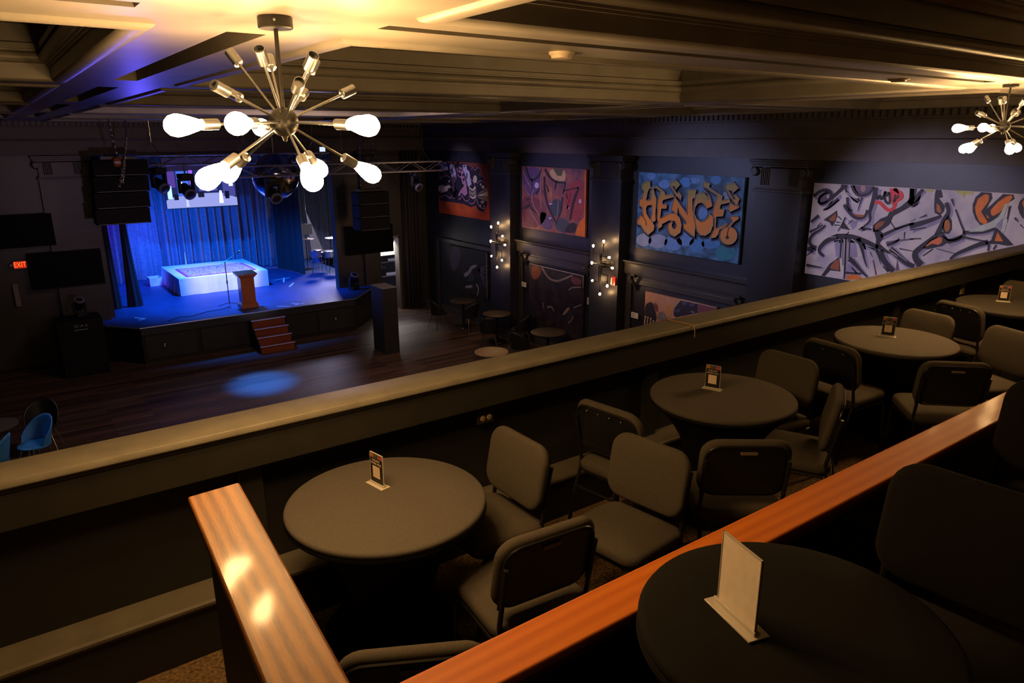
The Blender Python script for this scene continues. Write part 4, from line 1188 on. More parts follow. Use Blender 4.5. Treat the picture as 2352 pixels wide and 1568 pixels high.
  ('P','flesh',1,0,[5.798,4.345,5.798,4.327,5.805,4.31,5.817,4.299,5.832,4.294,5.849,4.297,5.864,4.307,5.875,4.322,5.88,4.341,5.88,4.36,5.873,4.376,5.861,4.388,5.846,4.392,5.829,4.389,5.815,4.379,5.804,4.364]),
  ('R','shade',0,(0.124,0.025,1),[5.61,4.349,5.62,4.202,5.645,4.053,5.658,3.963,5.624,3.866,5.675,3.792,5.788,3.7]),
  ('R','ink',1,(0.077,0.02,1),[5.643,4.373,5.653,4.226,5.679,4.077,5.692,3.987,5.658,3.89,5.71,3.816,5.823,3.724]),
  ('R','shade',0,(0.076,0.058,1),[6.047,4.185,6.026,4.065,5.973,3.988]),
  ('R','ink',1,(0.047,0.047,1),[6.069,4.2,6.047,4.08,5.994,4.003]),
  ('R','shade',0,(0.092,0.048,1),[6.082,4.068,5.993,3.968,5.897,3.895,5.789,3.874,5.718,3.925,5.704,4.016]),
  ('R','ink',1,(0.057,0.039,1),[6.108,4.086,6.019,3.986,5.923,3.913,5.814,3.892,5.743,3.943,5.729,4.034]),
  ('R','shade',0,(0.054,0.006,1),[5.822,4.204,5.845,4.103,5.861,3.992]),
  ('R','ink',1,(0.033,0.005,1),[5.837,4.215,5.86,4.114,5.877,4.002]),
  ('P','ink',1,0,[6.028,4.218,5.918,4.19,5.878,4.207,5.862,4.163,5.898,4.121,5.977,4.156]),
  ('P','rust',2,0,[5.961,3.955,5.76,3.956,5.786,3.919,5.871,3.92]),
  ('P','ink',1,0,[5.396,4.03,5.243,4.119,5.128,4.241,5.149,4.38,5.093,4.383,5.06,4.161,5.18,4.076,5.329,3.977,5.37,3.847,5.494,3.737,5.603,3.716,5.617,3.814,5.51,3.923,5.417,3.97]),
  ('P','rust',2,0,[5.57,3.739,5.578,3.828,5.523,3.873,5.441,3.895,5.467,3.828]),
  ('P','ink',1,0,[5.611,3.775,5.463,3.73,5.429,3.634,5.471,3.57,5.379,3.491,5.253,3.447,5.309,3.42,5.423,3.445,5.53,3.483,5.539,3.622]),
  ('R','shade',0,(0.062,0.112,1),[6.325,3.24,6.42,3.298,6.412,3.374,6.306,3.499,6.136,3.577]),
  ('R','ink',1,(0.039,0.091,1),[6.343,3.251,6.437,3.309,6.429,3.386,6.324,3.51,6.153,3.589]),
  ('R','shade',0,(0.14,0.081,1),[6.124,3.561,5.952,3.586,5.789,3.57,5.626,3.527,5.453,3.467]),
  ('R','ink',1,(0.087,0.066,1),[6.164,3.588,5.991,3.612,5.827,3.596,5.663,3.553,5.49,3.492]),
  ('R','shade',0,(0.045,0.086,1),[6.364,3.734,6.434,3.654,6.564,3.576,6.622,3.462,6.576,3.38,6.479,3.359]),
  ('R','ink',1,(0.028,0.07,1),[6.376,3.743,6.447,3.662,6.577,3.584,6.635,3.47,6.589,3.388,6.492,3.367]),
  ('R','shade',0,(0.112,0.103,1),[6.622,3.316,6.49,3.305]),
  ('R','ink',1,(0.07,0.083,1),[6.654,3.337,6.522,3.326]),
  ('R','ink',1,(0.02,0.02,1),[6.653,3.227,6.549,3.306]),
  ('P','ink',1,0,[6.421,3.823,6.211,3.991,6.192,3.905,6.217,3.82,6.261,3.733,6.315,3.796]),
  ('P','rust',2,0,[6.327,3.847,6.232,3.943,6.212,3.872,6.239,3.818,6.306,3.82]),
  ('R','ink',1,(0.021,0.011,1),[6.183,3.901,6.115,3.85]),
  ('R','ink',1,(0.021,0.011,1),[6.204,3.811,6.126,3.808]),
  ('R','ink',1,(0.021,0.011,1),[6.231,3.762,6.132,3.766]),
  ('R','ink',1,(0.021,0.011,1),[5.978,3.678,6.014,3.622]),
  ('R','ink',1,(0.022,0.011,1),[6.511,3.709,6.45,3.778]),
  ('R','ink',1,(0.02,0.01,1),[5.134,3.763,5.128,3.657]),
  ('R','ink',1,(0.02,0.01,1),[5.175,3.515,4.972,3.501]),
  ('R','shade',0,(0.047,0.01,1),[6.048,3.887,6.105,3.737,6.15,3.66]),
  ('R','ink',1,(0.029,0.008,1),[6.061,3.896,6.118,3.746,6.164,3.669]),
  ('P','ink',1,0,[6.085,3.832,5.96,3.705,6.115,3.721]),
  ('R','shade',0,(0.057,0.027,1),[6.067,3.552,6.05,3.25]),
  ('R','ink',1,(0.035,0.022,1),[6.083,3.563,6.066,3.26]),
  ('R','shade',0,(0.052,0.04,1),[5.994,3.572,5.951,3.096,5.949,2.937]),
  ('R','ink',1,(0.032,0.032,1),[6.009,3.581,5.966,3.105,5.964,2.946]),
  ('R','ink',1,(0.021,0.021,1),[5.947,3.567,5.921,3.269]),
  ('P','shade',0,0,[6.2,3.519,6.091,3.541,6.067,3.271,6.133,3.262]),
  ('P','shade',0,0,[5.94,3.558,5.842,3.548,5.788,3.307,5.905,3.292]),
  ('P','shade',0,0,[5.729,3.5,5.538,3.472,5.533,3.432,5.7,3.442]),
  ('R','shade',0,(0.119,0.01,1),[5.784,3.575,5.7,3.426,5.649,3.279,5.59,3.154]),
  ('R','ink',1,(0.074,0.008,1),[5.817,3.597,5.733,3.448,5.681,3.301,5.622,3.175]),
  ('R','shade',0,(0.058,0.008,1),[5.511,3.452,5.458,3.368,5.401,3.244]),
  ('R','ink',1,(0.036,0.006,1),[5.527,3.463,5.474,3.379,5.416,3.255]),
  ('R','shade',0,(0.145,0.094,1),[5.415,3.425,5.359,3.312,5.276,3.223,5.176,3.147]),
  ('R','ink',1,(0.09,0.077,1),[5.454,3.452,5.398,3.338,5.314,3.249,5.214,3.173]),
  ('R','ink',1,(0.015,0.044,1),[5.382,3.229,5.282,3.158]),
  ('R','maroon',1,(0.014,0.022,1),[5.54,3.299,5.5,3.192,5.463,3.08]),
  ('P','plum',1,0,[5.183,3.366,5.13,3.2,5.187,3.192]),
  ('P','ink',1,0,[6.348,2.925,6.231,3.142,6.084,3.274,6.033,3.048,6.207,3.043,6.285,2.934]),
  ('P','rust',2,0,[6.214,3.096,6.139,3.217,6.079,3.232,6.057,3.06,6.199,3.071]),
  ('R','shade',0,(0.076,0.017,1),[6.612,3.056,6.327,3.053]),
  ('R','ink',1,(0.047,0.014,1),[6.634,3.07,6.349,3.066]),
  ('R','shade',0,(0.15,0.02,1),[5.877,3.242,5.789,3.191,5.668,3.084,5.551,3.003]),
  ('R','ink',1,(0.093,0.016,1),[5.918,3.269,5.83,3.219,5.708,3.111,5.592,3.03]),
  ('P','shade',1,0,[5.945,3.182,5.85,3.205,5.738,3.096,5.929,3.058]),
  ('R','shade',0,(0.051,0.039,1),[5.934,3.035,5.688,3.056]),
  ('R','ink',1,(0.032,0.032,1),[5.949,3.044,5.702,3.065]),
  ('P','orange',2,0,[5.932,2.999,5.806,3.039,5.696,3.019,5.665,2.987,5.91,2.917]),
  ('R','shade',0,(0.141,0.077,1),[5.272,3.472,5.119,3.364,4.992,3.283,4.895,3.262]),
  ('R','ink',1,(0.088,0.063,1),[5.31,3.499,5.157,3.39,5.029,3.308,4.932,3.288]),
  ('R','shade',0,(0.092,0.031,1),[5.448,3.646,5.329,3.723,5.177,3.812,4.999,3.886]),
  ('R','ink',1,(0.057,0.025,1),[5.474,3.664,5.355,3.741,5.201,3.829,5.023,3.904]),
  ('R','ink',1,(0.017,0.017,1),[5.367,3.896,5.274,3.793]),
  ('R','plum',1,(0.033,0.019,1),[5.381,3.58,5.174,3.638,4.99,3.677]),
  ('R','shade',0,(0.066,0.067,1),[6.617,3.759,6.49,3.871]),
  ('R','ink',1,(0.041,0.054,1),[6.636,3.772,6.509,3.884]),
  ('P','shade',0,0,[6.35,3.986,6.154,4.185,6.183,4.244,6.332,4.111,6.45,3.968]),
  ('P','shade',0,0,[6.023,3.858,5.851,3.853,5.872,3.77,5.918,3.714]),
  ('R','red',3,(0.049,0.049,1),[5.633,4.149,5.564,4.164,5.508,4.119,5.418,4.048,5.352,4.068,5.327,4.132,5.322,4.199,5.25,4.233,5.245,4.295,5.313,4.334,5.376,4.368]),
  ('P','red',3,0,[5.439,4.369,5.328,4.371,5.288,4.297,5.322,4.199,5.371,4.129]),
  ('R','ink',4,(0.035,0.035,1),[5.634,4.306,5.597,4.181,5.57,4.28,5.533,4.176,5.495,4.323]),
  ('R','ink',4,(0.035,0.035,1),[5.492,4.323,5.492,4.183,5.396,4.132,5.434,4.336,5.467,4.253]),
  ('R','ink',4,(0.03,0.015,1),[5.339,4.284,5.358,4.178]),
  ('R','ink',4,(0.03,0.015,1),[5.29,4.278,5.35,4.188]),
  ('R','shade',0,(0.066,0.017,1),[6.62,3.598,6.477,3.676,6.404,3.736]),
  ('R','ink',1,(0.041,0.014,1),[6.64,3.61,6.496,3.689,6.423,3.749]),
  ('R','ink',1,(0.011,0.011,1),[6.049,3.556,6.007,3.152]),
  ('R','shade',0,(0.056,0.013,1),[6.202,4.159,6.341,4.026,6.435,3.967]),
  ('R','ink',1,(0.035,0.011,1),[6.218,4.17,6.357,4.037,6.452,3.978]),
  ('R','ink',1,(0.016,0.008,1),[5.938,3.866,6.014,3.787]),
  ('R','shade',0,(0.054,0.032,1),[5.781,3.747,5.614,3.743]),
  ('R','ink',1,(0.033,0.026,1),[5.796,3.757,5.629,3.753]),
  ('R','ink',1,(0.017,0.01,1),[5.273,3.788,5.11,3.862,5.02,3.88]),
  ('R','shade',0,(0.081,0.031,1),[5.344,3.527,5.223,3.58,5.174,3.645]),
  ('R','ink',1,(0.05,0.025,1),[5.366,3.542,5.245,3.595,5.196,3.66]),
  ('R','shade',0,(0.043,0.016,1),[5.754,3.053,5.851,3.133]),
  ('R','ink',1,(0.027,0.013,1),[5.766,3.061,5.863,3.141]),
  ('R','ink',1,(0.018,0.005,1),[5.603,3.413,5.551,3.338]),
  ('R','ink',1,(0.013,0.011,1),[6.296,3.561,6.165,3.596]),
  ('R','white_',3,(0.009,0.004,1),[6.038,3.557,5.97,2.956]),
  ('R','white_',3,(0.009,0.004,1),[5.985,3.568,5.938,3.13]),
  ('R','white_',3,(0.009,0.004,1),[5.91,3.577,5.814,3.5,5.747,3.395]),
  ('R','white_',3,(0.009,0.004,1),[5.469,3.56,5.347,3.475,5.187,3.396]),
  ('R','white_',3,(0.009,0.004,1),[5.3,3.5,5.044,3.346]),
  ('R','white_',3,(0.009,0.004,1),[6.089,4.269,5.903,4.161]),
  ('R','white_',3,(0.009,0.004,1),[6.477,3.902,6.207,4.089]),
  ('R','white_',3,(0.009,0.004,1),[6.364,3.553,6.164,3.585]),
  ('R','shade',0,(0.17,0.082,1),[5.058,4.351,5.055,4.214,5.078,4.135]),
  ('R','ink',1,(0.105,0.067,1),[5.104,4.385,5.101,4.248,5.123,4.168]),
  ('R','shade',0,(0.078,0.06,1),[4.944,4.368,5.023,4.253,5.091,4.136]),
  ('R','ink',1,(0.049,0.049,1),[4.965,4.384,5.044,4.268,5.112,4.152]),
  ('R','shade',0,(0.043,0.007,1),[4.99,4.203,5.087,4.11]),
  ('R','ink',1,(0.027,0.006,1),[5.002,4.211,5.099,4.118]),
  ('R','shade',0,(0.043,0.007,1),[4.854,4.02,4.956,3.973]),
  ('R','ink',1,(0.027,0.006,1),[4.865,4.029,4.967,3.981]),
  ('R','ink',1,(0.011,0.006,1),[5.007,3.961,5.078,3.919]),
  ('R','ink',1,(0.015,0.015,1),[5.069,3.797,4.847,3.854]),
  ('R','ink',1,(0.016,0.018,1),[5.05,3.671,4.891,3.693]),
  ('R','shade',0,(0.055,0.01,1),[4.556,4.262,4.514,4.166]),
  ('R','ink',1,(0.034,0.009,1),[4.57,4.273,4.528,4.177]),
  ('R','shade',0,(0.042,0.012,1),[3.765,4.075,3.72,4.032]),
  ('R','ink',1,(0.026,0.01,1),[3.776,4.084,3.73,4.041]),
  ('R','ink',1,(0.014,0.008,1),[3.7,4.004,3.653,3.962]),
  ('R','shade',0,(0.14,0.035,1),[5.038,3.822,4.838,3.901,4.662,3.986,4.634,4.013]),
  ('R','ink',1,(0.087,0.028,1),[5.077,3.849,4.875,3.929,4.698,4.013,4.67,4.041]),
  ('P','ink',1,0,[4.797,4.393,4.724,4.393,4.688,4.287,4.738,4.271,4.642,4.169,4.646,4.093,4.694,4.039,4.764,4.067,4.786,4.158,4.8,4.309]),
  ('P','rust2',2,0,[4.759,4.198,4.714,4.172,4.674,4.091,4.699,4.072,4.739,4.094]),
  ('R','shade',0,(0.08,0.093,1),[4.613,4.204,4.554,4.083,4.59,4.005,4.627,3.883,4.664,3.752]),
  ('R','ink',1,(0.05,0.075,1),[4.633,4.219,4.575,4.099,4.611,4.02,4.648,3.899,4.685,3.767]),
  ('R','shade',0,(0.091,0.125,1),[4.662,3.75,4.769,3.639,4.878,3.526,4.928,3.458,4.898,3.373,4.811,3.301]),
  ('R','ink',1,(0.057,0.102,1),[4.685,3.767,4.792,3.656,4.902,3.543,4.952,3.475,4.922,3.39,4.834,3.317]),
  ('P','ink',1,0,[4.576,4.057,4.524,3.978,4.506,3.862,4.536,3.796,4.592,3.798,4.635,3.866,4.632,3.951]),
  ('P','rust2',2,0,[4.537,3.909,4.535,3.877,4.539,3.848,4.549,3.829,4.562,3.821,4.578,3.826,4.593,3.843,4.605,3.87,4.613,3.902,4.615,3.935,4.611,3.963,4.602,3.983,4.588,3.99,4.573,3.985,4.558,3.968,4.545,3.941]),
  ('P','ink',1,0,[4.853,3.557,4.764,3.69,4.629,3.773,4.551,3.739,4.526,3.682,4.59,3.623,4.777,3.554]),
  ('P','orange2',2,0,[4.817,3.597,4.753,3.674,4.649,3.745,4.61,3.732,4.605,3.673,4.648,3.632,4.732,3.641,4.807,3.589]),
  ('R','shade',0,(0.052,0.024,1),[4.622,3.805,4.542,3.707,4.461,3.699,4.353,3.762,4.33,3.835,4.377,3.913,4.433,4.024,4.489,4.127]),
  ('R','ink',1,(0.032,0.019,1),[4.635,3.815,4.556,3.717,4.474,3.709,4.366,3.771,4.343,3.845,4.39,3.923,4.447,4.034,4.502,4.138]),
  ('R','shade',0,(0.105,0.08,1),[4.508,3.67,4.433,3.699,4.333,3.757]),
  ('R','ink',1,(0.065,0.065,1),[4.535,3.69,4.46,3.719,4.359,3.776]),
  ('R','shade',0,(0.067,0.072,1),[4.336,3.826,4.17,3.838,4.063,3.867,3.969,3.917]),
  ('R','ink',1,(0.042,0.058,1),[4.354,3.839,4.187,3.851,4.08,3.88,3.985,3.929]),
  ('R','shade',0,(0.051,0.01,1),[4.338,3.767,4.159,3.746,4.054,3.741]),
  ('R','ink',1,(0.032,0.008,1),[4.352,3.777,4.172,3.755,4.066,3.751]),
  ('R','shade',0,(0.052,0.092,1),[4.453,3.44,4.386,3.526,4.252,3.61,4.113,3.693,4.022,3.728]),
  ('R','ink',1,(0.032,0.075,1),[4.466,3.45,4.4,3.536,4.265,3.62,4.126,3.703,4.035,3.738]),
  ('P','ink',1,0,[3.974,3.947,3.899,3.89,3.731,3.736,3.799,3.718,3.916,3.727,4.06,3.71,4.065,3.743,4.002,3.766]),
  ('P','orange',2,0,[3.942,3.886,3.858,3.77,3.958,3.763]),
  ('R','shade',0,(0.042,0.032,1),[4.006,3.707,4.002,3.618]),
  ('R','ink',1,(0.026,0.026,1),[4.016,3.715,4.013,3.626]),
  ('R','shade',0,(0.037,0.028,1),[3.919,3.71,3.945,3.642]),
  ('R','ink',1,(0.023,0.023,1),[3.929,3.717,3.954,3.649]),
  ('R','ink',1,(0.011,0.011,1),[4.664,3.576,4.416,3.538]),
  ('R','ink',1,(0.018,0.018,1),[4.712,3.566,4.833,3.45]),
  ('P','ink',1,0,[4.221,4.384,4.096,4.383,4.074,4.314,4.102,4.24,4.12,4.171,3.958,4.376,3.839,4.375,3.816,4.322,3.89,4.263,3.92,4.19,3.973,4.075,4.03,4.022,4.082,3.985,4.159,3.953,4.23,4.02,4.284,4.122,4.299,4.218,4.277,4.317]),
  ('P','orange',2,0,[4.166,4.363,4.12,4.35,4.114,4.271,4.18,4.13,4.078,4.001,4.109,3.966,4.173,3.993,4.232,4.085,4.263,4.18,4.244,4.295]),
  ('P','orange',2,0,[3.865,4.366,3.84,4.344,3.872,4.28,3.955,4.14,4.026,4.086,4.058,4.108,4.067,4.163,3.998,4.271,3.918,4.347]),
  ('P','orange',3,0,[4.112,4.103,4.065,4.059,4.094,4.055]),
  ('P','mint',3,0,[4.294,3.85,4.164,3.941,3.995,4.033,3.95,4.108,3.91,4.254,3.878,4.256,3.902,4.081,3.954,4.005,3.987,3.941,4.116,3.874]),
  ('P','mint',3,0,[3.901,4.097,3.851,4.053,3.864,3.893,3.898,3.88]),
  ('P','ink',1,0,[3.87,4.225,3.836,4.235,3.846,4.022,3.863,4.017]),
  ('P','shade',2,0,[3.96,3.996,3.902,4.081,3.895,3.906,3.959,3.948]),
  ('P','ink',1,0,[3.723,4.344,3.756,4.295,3.763,4.217,3.73,4.142,3.686,4.084,3.674,4.085,3.718,4.344]),
  ('P','orange',2,0,[3.714,4.321,3.725,4.274,3.698,4.222]),
  ('P','lime',1,0,[4.549,4.386,4.312,4.393,4.327,4.346,4.404,4.349,4.419,4.3,4.448,4.338,4.513,4.359]),
  ('P','lime',1,0,[4.944,4.389,4.821,4.39,4.832,4.357,4.906,4.353]),
 ],
 'sown': [
  ('P','ink',1,0,[18.645,4.316,18.54,4.416,18.126,4.426,17.82,4.398,17.567,4.358,17.428,4.409,17.027,4.396,16.813,4.312,16.682,4.361,16.556,4.308,16.429,4.357,16.326,4.293,16.352,4.114,16.186,4.132,16.169,4.01,16.069,3.903,16.017,3.503,16.083,3.295,16.253,3.157,16.484,3.208,16.588,3.316,16.851,3.25,17.25,3.315,17.9,3.318,18.484,3.316,18.621,3.518,18.644,3.949]),
  ('P','lilac',2,0,[18.616,4.377,18.126,4.42,18.107,4.343,18.304,4.265,18.037,4.309,17.995,4.216,18.261,4.171,18.553,4.209]),
  ('P','lilac',2,0,[17.94,4.348,17.82,4.392,17.66,4.344,17.559,4.054,17.589,3.911,17.683,3.871,17.695,3.632,17.766,3.616,17.818,3.984,17.903,4.159]),
  ('P','lilac',2,0,[17.228,4.368,17.028,4.379,17.011,4.26,16.882,4.196,16.845,4.026,16.785,3.868,16.963,3.79,17.084,4.073,17.21,4.253]),
  ('P','mauve',2,0,[17.549,4.265,17.342,4.318,17.232,4.264,17.131,4.013,17.049,3.855,17.014,3.613,17.151,3.534,17.328,3.618,17.423,3.517,17.514,3.536,17.371,3.674,17.23,3.776,17.311,4.006,17.512,4.068]),
  ('P','bone',2,0,[18.62,3.728,18.308,3.787,18.287,3.733,17.922,3.8,17.925,3.752,17.758,3.772,17.786,3.699,17.998,3.712,18.1,3.61,18.47,3.539,18.442,3.602,18.618,3.568]),
  ('P','bone',2,0,[16.918,3.815,16.747,3.732,16.614,3.842,16.574,3.764,16.748,3.686,16.899,3.747]),
  ('P','bone',2,0,[16.872,3.575,16.732,3.526,16.557,3.605,16.559,3.559,16.701,3.475,16.863,3.517]),
  ('P','bone',2,0,[16.537,3.572,16.011,3.739,16.004,3.594]),
  ('P','taupe',2,0,[16.9,3.712,16.75,3.651,16.575,3.742,16.568,3.616,16.731,3.56,16.893,3.608]),
  ('P','taupe',2,0,[16.538,3.538,16.005,3.583,16.018,3.447]),
  ('P','taupe',2,0,[16.536,3.607,16.05,3.837,16.011,3.75]),
  ('P','bone',2,0,[16.513,4.017,16.521,3.978,16.543,3.944,16.575,3.92,16.612,3.911,16.648,3.917,16.679,3.937,16.699,3.97,16.705,4.009,16.696,4.048,16.674,4.082,16.642,4.106,16.605,4.115,16.569,4.109,16.538,4.088,16.519,4.056]),
  ('P','bone',2,0,[16.3,3.892,16.303,3.88,16.312,3.869,16.324,3.861,16.339,3.858,16.353,3.86,16.365,3.866,16.373,3.876,16.375,3.888,16.372,3.9,16.364,3.911,16.351,3.918,16.337,3.921,16.322,3.92,16.31,3.914,16.303,3.904]),
  ('P','bone',2,0,[16.146,3.832,16.153,3.816,16.17,3.801,16.196,3.79,16.226,3.785,16.256,3.787,16.282,3.795,16.298,3.808,16.304,3.824,16.298,3.841,16.28,3.856,16.254,3.866,16.224,3.871,16.194,3.869,16.169,3.861,16.152,3.848]),
  ('P','bone',2,0,[16.179,3.436,16.186,3.421,16.205,3.407,16.234,3.397,16.268,3.391,16.302,3.392,16.33,3.398,16.349,3.41,16.355,3.424,16.348,3.439,16.328,3.453,16.3,3.464,16.266,3.469,16.232,3.468,16.204,3.462,16.185,3.45]),
  ('P','bone',2,0,[16.326,3.335,16.329,3.324,16.338,3.314,16.35,3.307,16.365,3.304,16.379,3.305,16.392,3.31,16.4,3.319,16.402,3.329,16.399,3.34,16.39,3.349,16.378,3.356,16.363,3.359,16.349,3.358,16.337,3.353,16.329,3.345]),
  ('P','bone',2,0,[16.167,3.329,16.17,3.32,16.176,3.312,16.186,3.307,16.197,3.304,16.208,3.305,16.218,3.309,16.224,3.316,16.226,3.325,16.223,3.334,16.217,3.341,16.207,3.347,16.196,3.35,16.185,3.349,16.175,3.344,16.169,3.338]),
  ('P','bone',2,0,[18.409,3.971,18.413,3.957,18.421,3.945,18.433,3.936,18.446,3.933,18.459,3.935,18.47,3.943,18.477,3.954,18.479,3.968,18.475,3.982,18.467,3.995,18.455,4.003,18.442,4.006,18.429,4.004,18.418,3.997,18.411,3.985]),
  ('P','bone',2,0,[17.931,3.896,17.934,3.885,17.942,3.876,17.953,3.87,17.966,3.868,17.979,3.869,17.989,3.874,17.996,3.883,17.998,3.893,17.995,3.903,17.987,3.912,17.976,3.918,17.963,3.921,17.95,3.919,17.94,3.914,17.933,3.906]),
  ('P','ink',3,0,[17.386,4.247,17.39,4.233,17.402,4.221,17.418,4.212,17.438,4.208,17.457,4.211,17.472,4.218,17.483,4.23,17.486,4.244,17.481,4.259,17.47,4.271,17.453,4.28,17.434,4.283,17.415,4.281,17.399,4.273,17.389,4.262]),
  ('P','ink',3,0,[17.267,4.228,17.271,4.212,17.282,4.198,17.297,4.189,17.314,4.185,17.331,4.187,17.346,4.196,17.355,4.209,17.357,4.225,17.353,4.241,17.343,4.255,17.328,4.265,17.311,4.268,17.293,4.266,17.279,4.257,17.27,4.244]),
  ('P','ink',3,0,[17.295,4.111,17.302,4.089,17.32,4.069,17.346,4.055,17.377,4.05,17.407,4.053,17.432,4.065,17.449,4.083,17.454,4.105,17.447,4.128,17.428,4.147,17.402,4.161,17.371,4.167,17.341,4.163,17.316,4.152,17.3,4.133]),
  ('P','ink',3,0,[17.172,4.104,17.176,4.089,17.186,4.076,17.201,4.067,17.218,4.063,17.235,4.065,17.25,4.073,17.259,4.086,17.262,4.101,17.258,4.116,17.247,4.129,17.232,4.138,17.215,4.142,17.198,4.14,17.184,4.132,17.175,4.119]),
  ('P','ink',3,0,[17.144,3.978,17.148,3.963,17.158,3.95,17.173,3.94,17.19,3.937,17.207,3.939,17.221,3.947,17.231,3.959,17.233,3.974,17.229,3.99,17.219,4.003,17.204,4.012,17.187,4.016,17.17,4.013,17.156,4.006,17.147,3.993]),
  ('P','ink',3,0,[17.184,3.813,17.19,3.795,17.205,3.779,17.227,3.768,17.253,3.763,17.279,3.765,17.301,3.774,17.315,3.789,17.319,3.807,17.313,3.825,17.298,3.841,17.276,3.852,17.25,3.857,17.224,3.855,17.202,3.845,17.188,3.831]),
  ('P','ink',3,0,[17.764,4.211,17.768,4.193,17.778,4.178,17.793,4.167,17.809,4.163,17.825,4.166,17.838,4.175,17.846,4.191,17.849,4.209,17.844,4.227,17.835,4.243,17.82,4.253,17.804,4.257,17.788,4.254,17.775,4.244,17.767,4.229]),
  ('P','ink',3,0,[18.13,4.354,18.136,4.341,18.152,4.33,18.176,4.322,18.204,4.319,18.232,4.321,18.255,4.327,18.27,4.338,18.275,4.35,18.268,4.363,18.252,4.375,18.228,4.383,18.2,4.386,18.173,4.384,18.15,4.377,18.135,4.367]),
  ('P','ink',3,0,[18.411,4.262,18.417,4.245,18.432,4.231,18.453,4.221,18.478,4.216,18.502,4.219,18.523,4.228,18.536,4.242,18.54,4.258,18.534,4.275,18.519,4.29,18.497,4.3,18.473,4.304,18.448,4.301,18.428,4.292,18.415,4.279]),
  ('P','ink',3,0,[17.063,4.338,17.068,4.331,17.083,4.325,17.104,4.32,17.13,4.318,17.155,4.319,17.177,4.322,17.191,4.327,17.196,4.334,17.19,4.342,17.176,4.348,17.154,4.353,17.128,4.355,17.103,4.354,17.082,4.351,17.067,4.345]),
  ('P','ink',3,0,[16.987,4.089,16.99,4.053,16.998,4.023,17.009,4.003,17.021,3.995,17.033,4.002,17.042,4.021,17.048,4.051,17.048,4.086,17.045,4.122,17.037,4.152,17.026,4.172,17.014,4.179,17.002,4.173,16.993,4.153,16.988,4.124]),
  ('R','mauve',3,(0.022,0.022,1),[18.55,3.46,18.429,3.406,18.202,3.518,17.943,3.4,17.794,3.531,17.783,3.747]),
  ('R','mauve',3,(0.018,0.018,1),[17.799,3.434,17.588,3.447,17.556,3.64]),
  ('R','mauve',3,(0.021,0.021,1),[17.496,3.441,17.382,3.425,17.284,3.573,17.2,3.425,16.978,3.393,16.908,3.503,16.919,3.792]),
  ('R','mauve',3,(0.021,0.021,1),[16.935,3.373,16.761,3.326,16.583,3.466,16.58,3.581]),
  ('R','mauve',3,(0.027,0.027,1),[16.54,3.492,16.46,3.325,16.251,3.249,16.104,3.294]),
  ('R','mauve',3,(0.019,0.019,1),[18.519,3.954,18.534,4.112,18.333,4.192,18.169,4.09]),
  ('R','mauve',3,(0.019,0.019,1),[18.368,4.009,18.051,4.058,17.865,3.982,17.802,3.842]),
  ('R','mauve',3,(0.018,0.018,1),[16.793,4.256,16.683,4.349,16.623,4.216,16.45,4.345,16.327,4.282,16.394,4.112]),
  ('R','mauve',3,(0.02,0.02,1),[16.506,3.904,16.356,3.996,16.19,3.975,16.069,3.881]),
  ('R','mauve',3,(0.016,0.016,1),[16.311,4.093,16.227,4.13,16.168,4.021]),
  ('R','mauve',3,(0.016,0.016,1),[16.867,4.025,16.717,3.963,16.635,3.864]),
  ('R','maroon',1,(0.027,0.007,1),[18.217,3.253,18.223,3.142]),
  ('R','maroon',1,(0.027,0.007,1),[17.726,3.252,17.731,3.142]),
  ('R','maroon',1,(0.026,0.007,1),[17.332,3.256,17.337,3.148]),
  ('R','maroon',1,(0.026,0.007,1),[16.7,3.209,16.703,3.103]),
  ('R','maroon',1,(0.027,0.007,1),[18.007,3.097,18.013,2.986]),
  ('R','maroon',1,(0.026,0.007,1),[17.18,3.101,17.184,2.993]),
  ('R','maroon',1,(0.025,0.007,1),[16.106,3.197,16.109,3.094]),
 ],
 'seven': [
  ('P','violet',0,1,[14.467,4.402,13.673,4.426,13.745,3.887,14.027,3.7,14.402,3.751]),
  ('P','wine',0,1,[14.487,3.746,13.823,3.713,13.422,3.379,13.755,2.982,14.487,2.937]),
  ('P','violet',0,1,[13.78,3.411,13.382,3.321,13.221,2.974,13.714,2.961]),
  ('P','redb',0,1,[12.778,4.067,12.169,4.263,12.151,3.31,12.665,3.264,12.859,3.658]),
  ('P','tan',1,1,[13.42,4.399,12.806,4.407,12.816,4.122,13.018,4.09,13.205,4.104,13.36,4.214]),
  ('P','olive',2,0,[13.287,4.403,12.897,4.404,12.966,4.242,13.114,4.247]),
  ('P','slate',1,1,[13.425,3.559,13.198,3.729,12.934,3.699,12.946,3.417,13.112,3.284,13.266,3.331]),
  ('P','slate',1,1,[13.224,3.154,12.943,3.322,12.664,3.229,12.567,3.004,13.105,2.961]),
  ('P','orange',1,0,[12.307,3.273,12.162,3.366,12.146,2.943,12.457,2.956]),
  ('P','orange',1,0,[12.174,4.395,12.114,4.391,12.085,2.938,12.146,2.943]),
  ('P','redb',3,0,[12.595,3.962,12.401,3.989,12.806,3.381,12.747,3.572,12.628,3.857]),
  ('R','ink',2,(0.025,0.025,1),[12.902,3.91,12.35,4.02]),
  ('R','ink',2,(0.086,0.064,1),[12.367,4.014,12.533,3.68,12.638,3.267]),
  ('R','ink',2,(0.061,0.045,1),[14.32,4.407,14.194,4.144,14.05,4.077,13.789,4.221,13.692,4.402]),
  ('R','ink',2,(0.087,0.038,1),[13.575,4.382,13.436,4.211,13.167,4.094,12.816,4.105]),
  ('R','ink',2,(0.075,0.051,1),[13.592,4.205,13.586,3.848,13.464,3.544,13.266,3.295,13.109,3.153]),
  ('R','ink',2,(0.059,0.021,1),[12.917,3.77,12.964,3.415,13.111,3.225]),
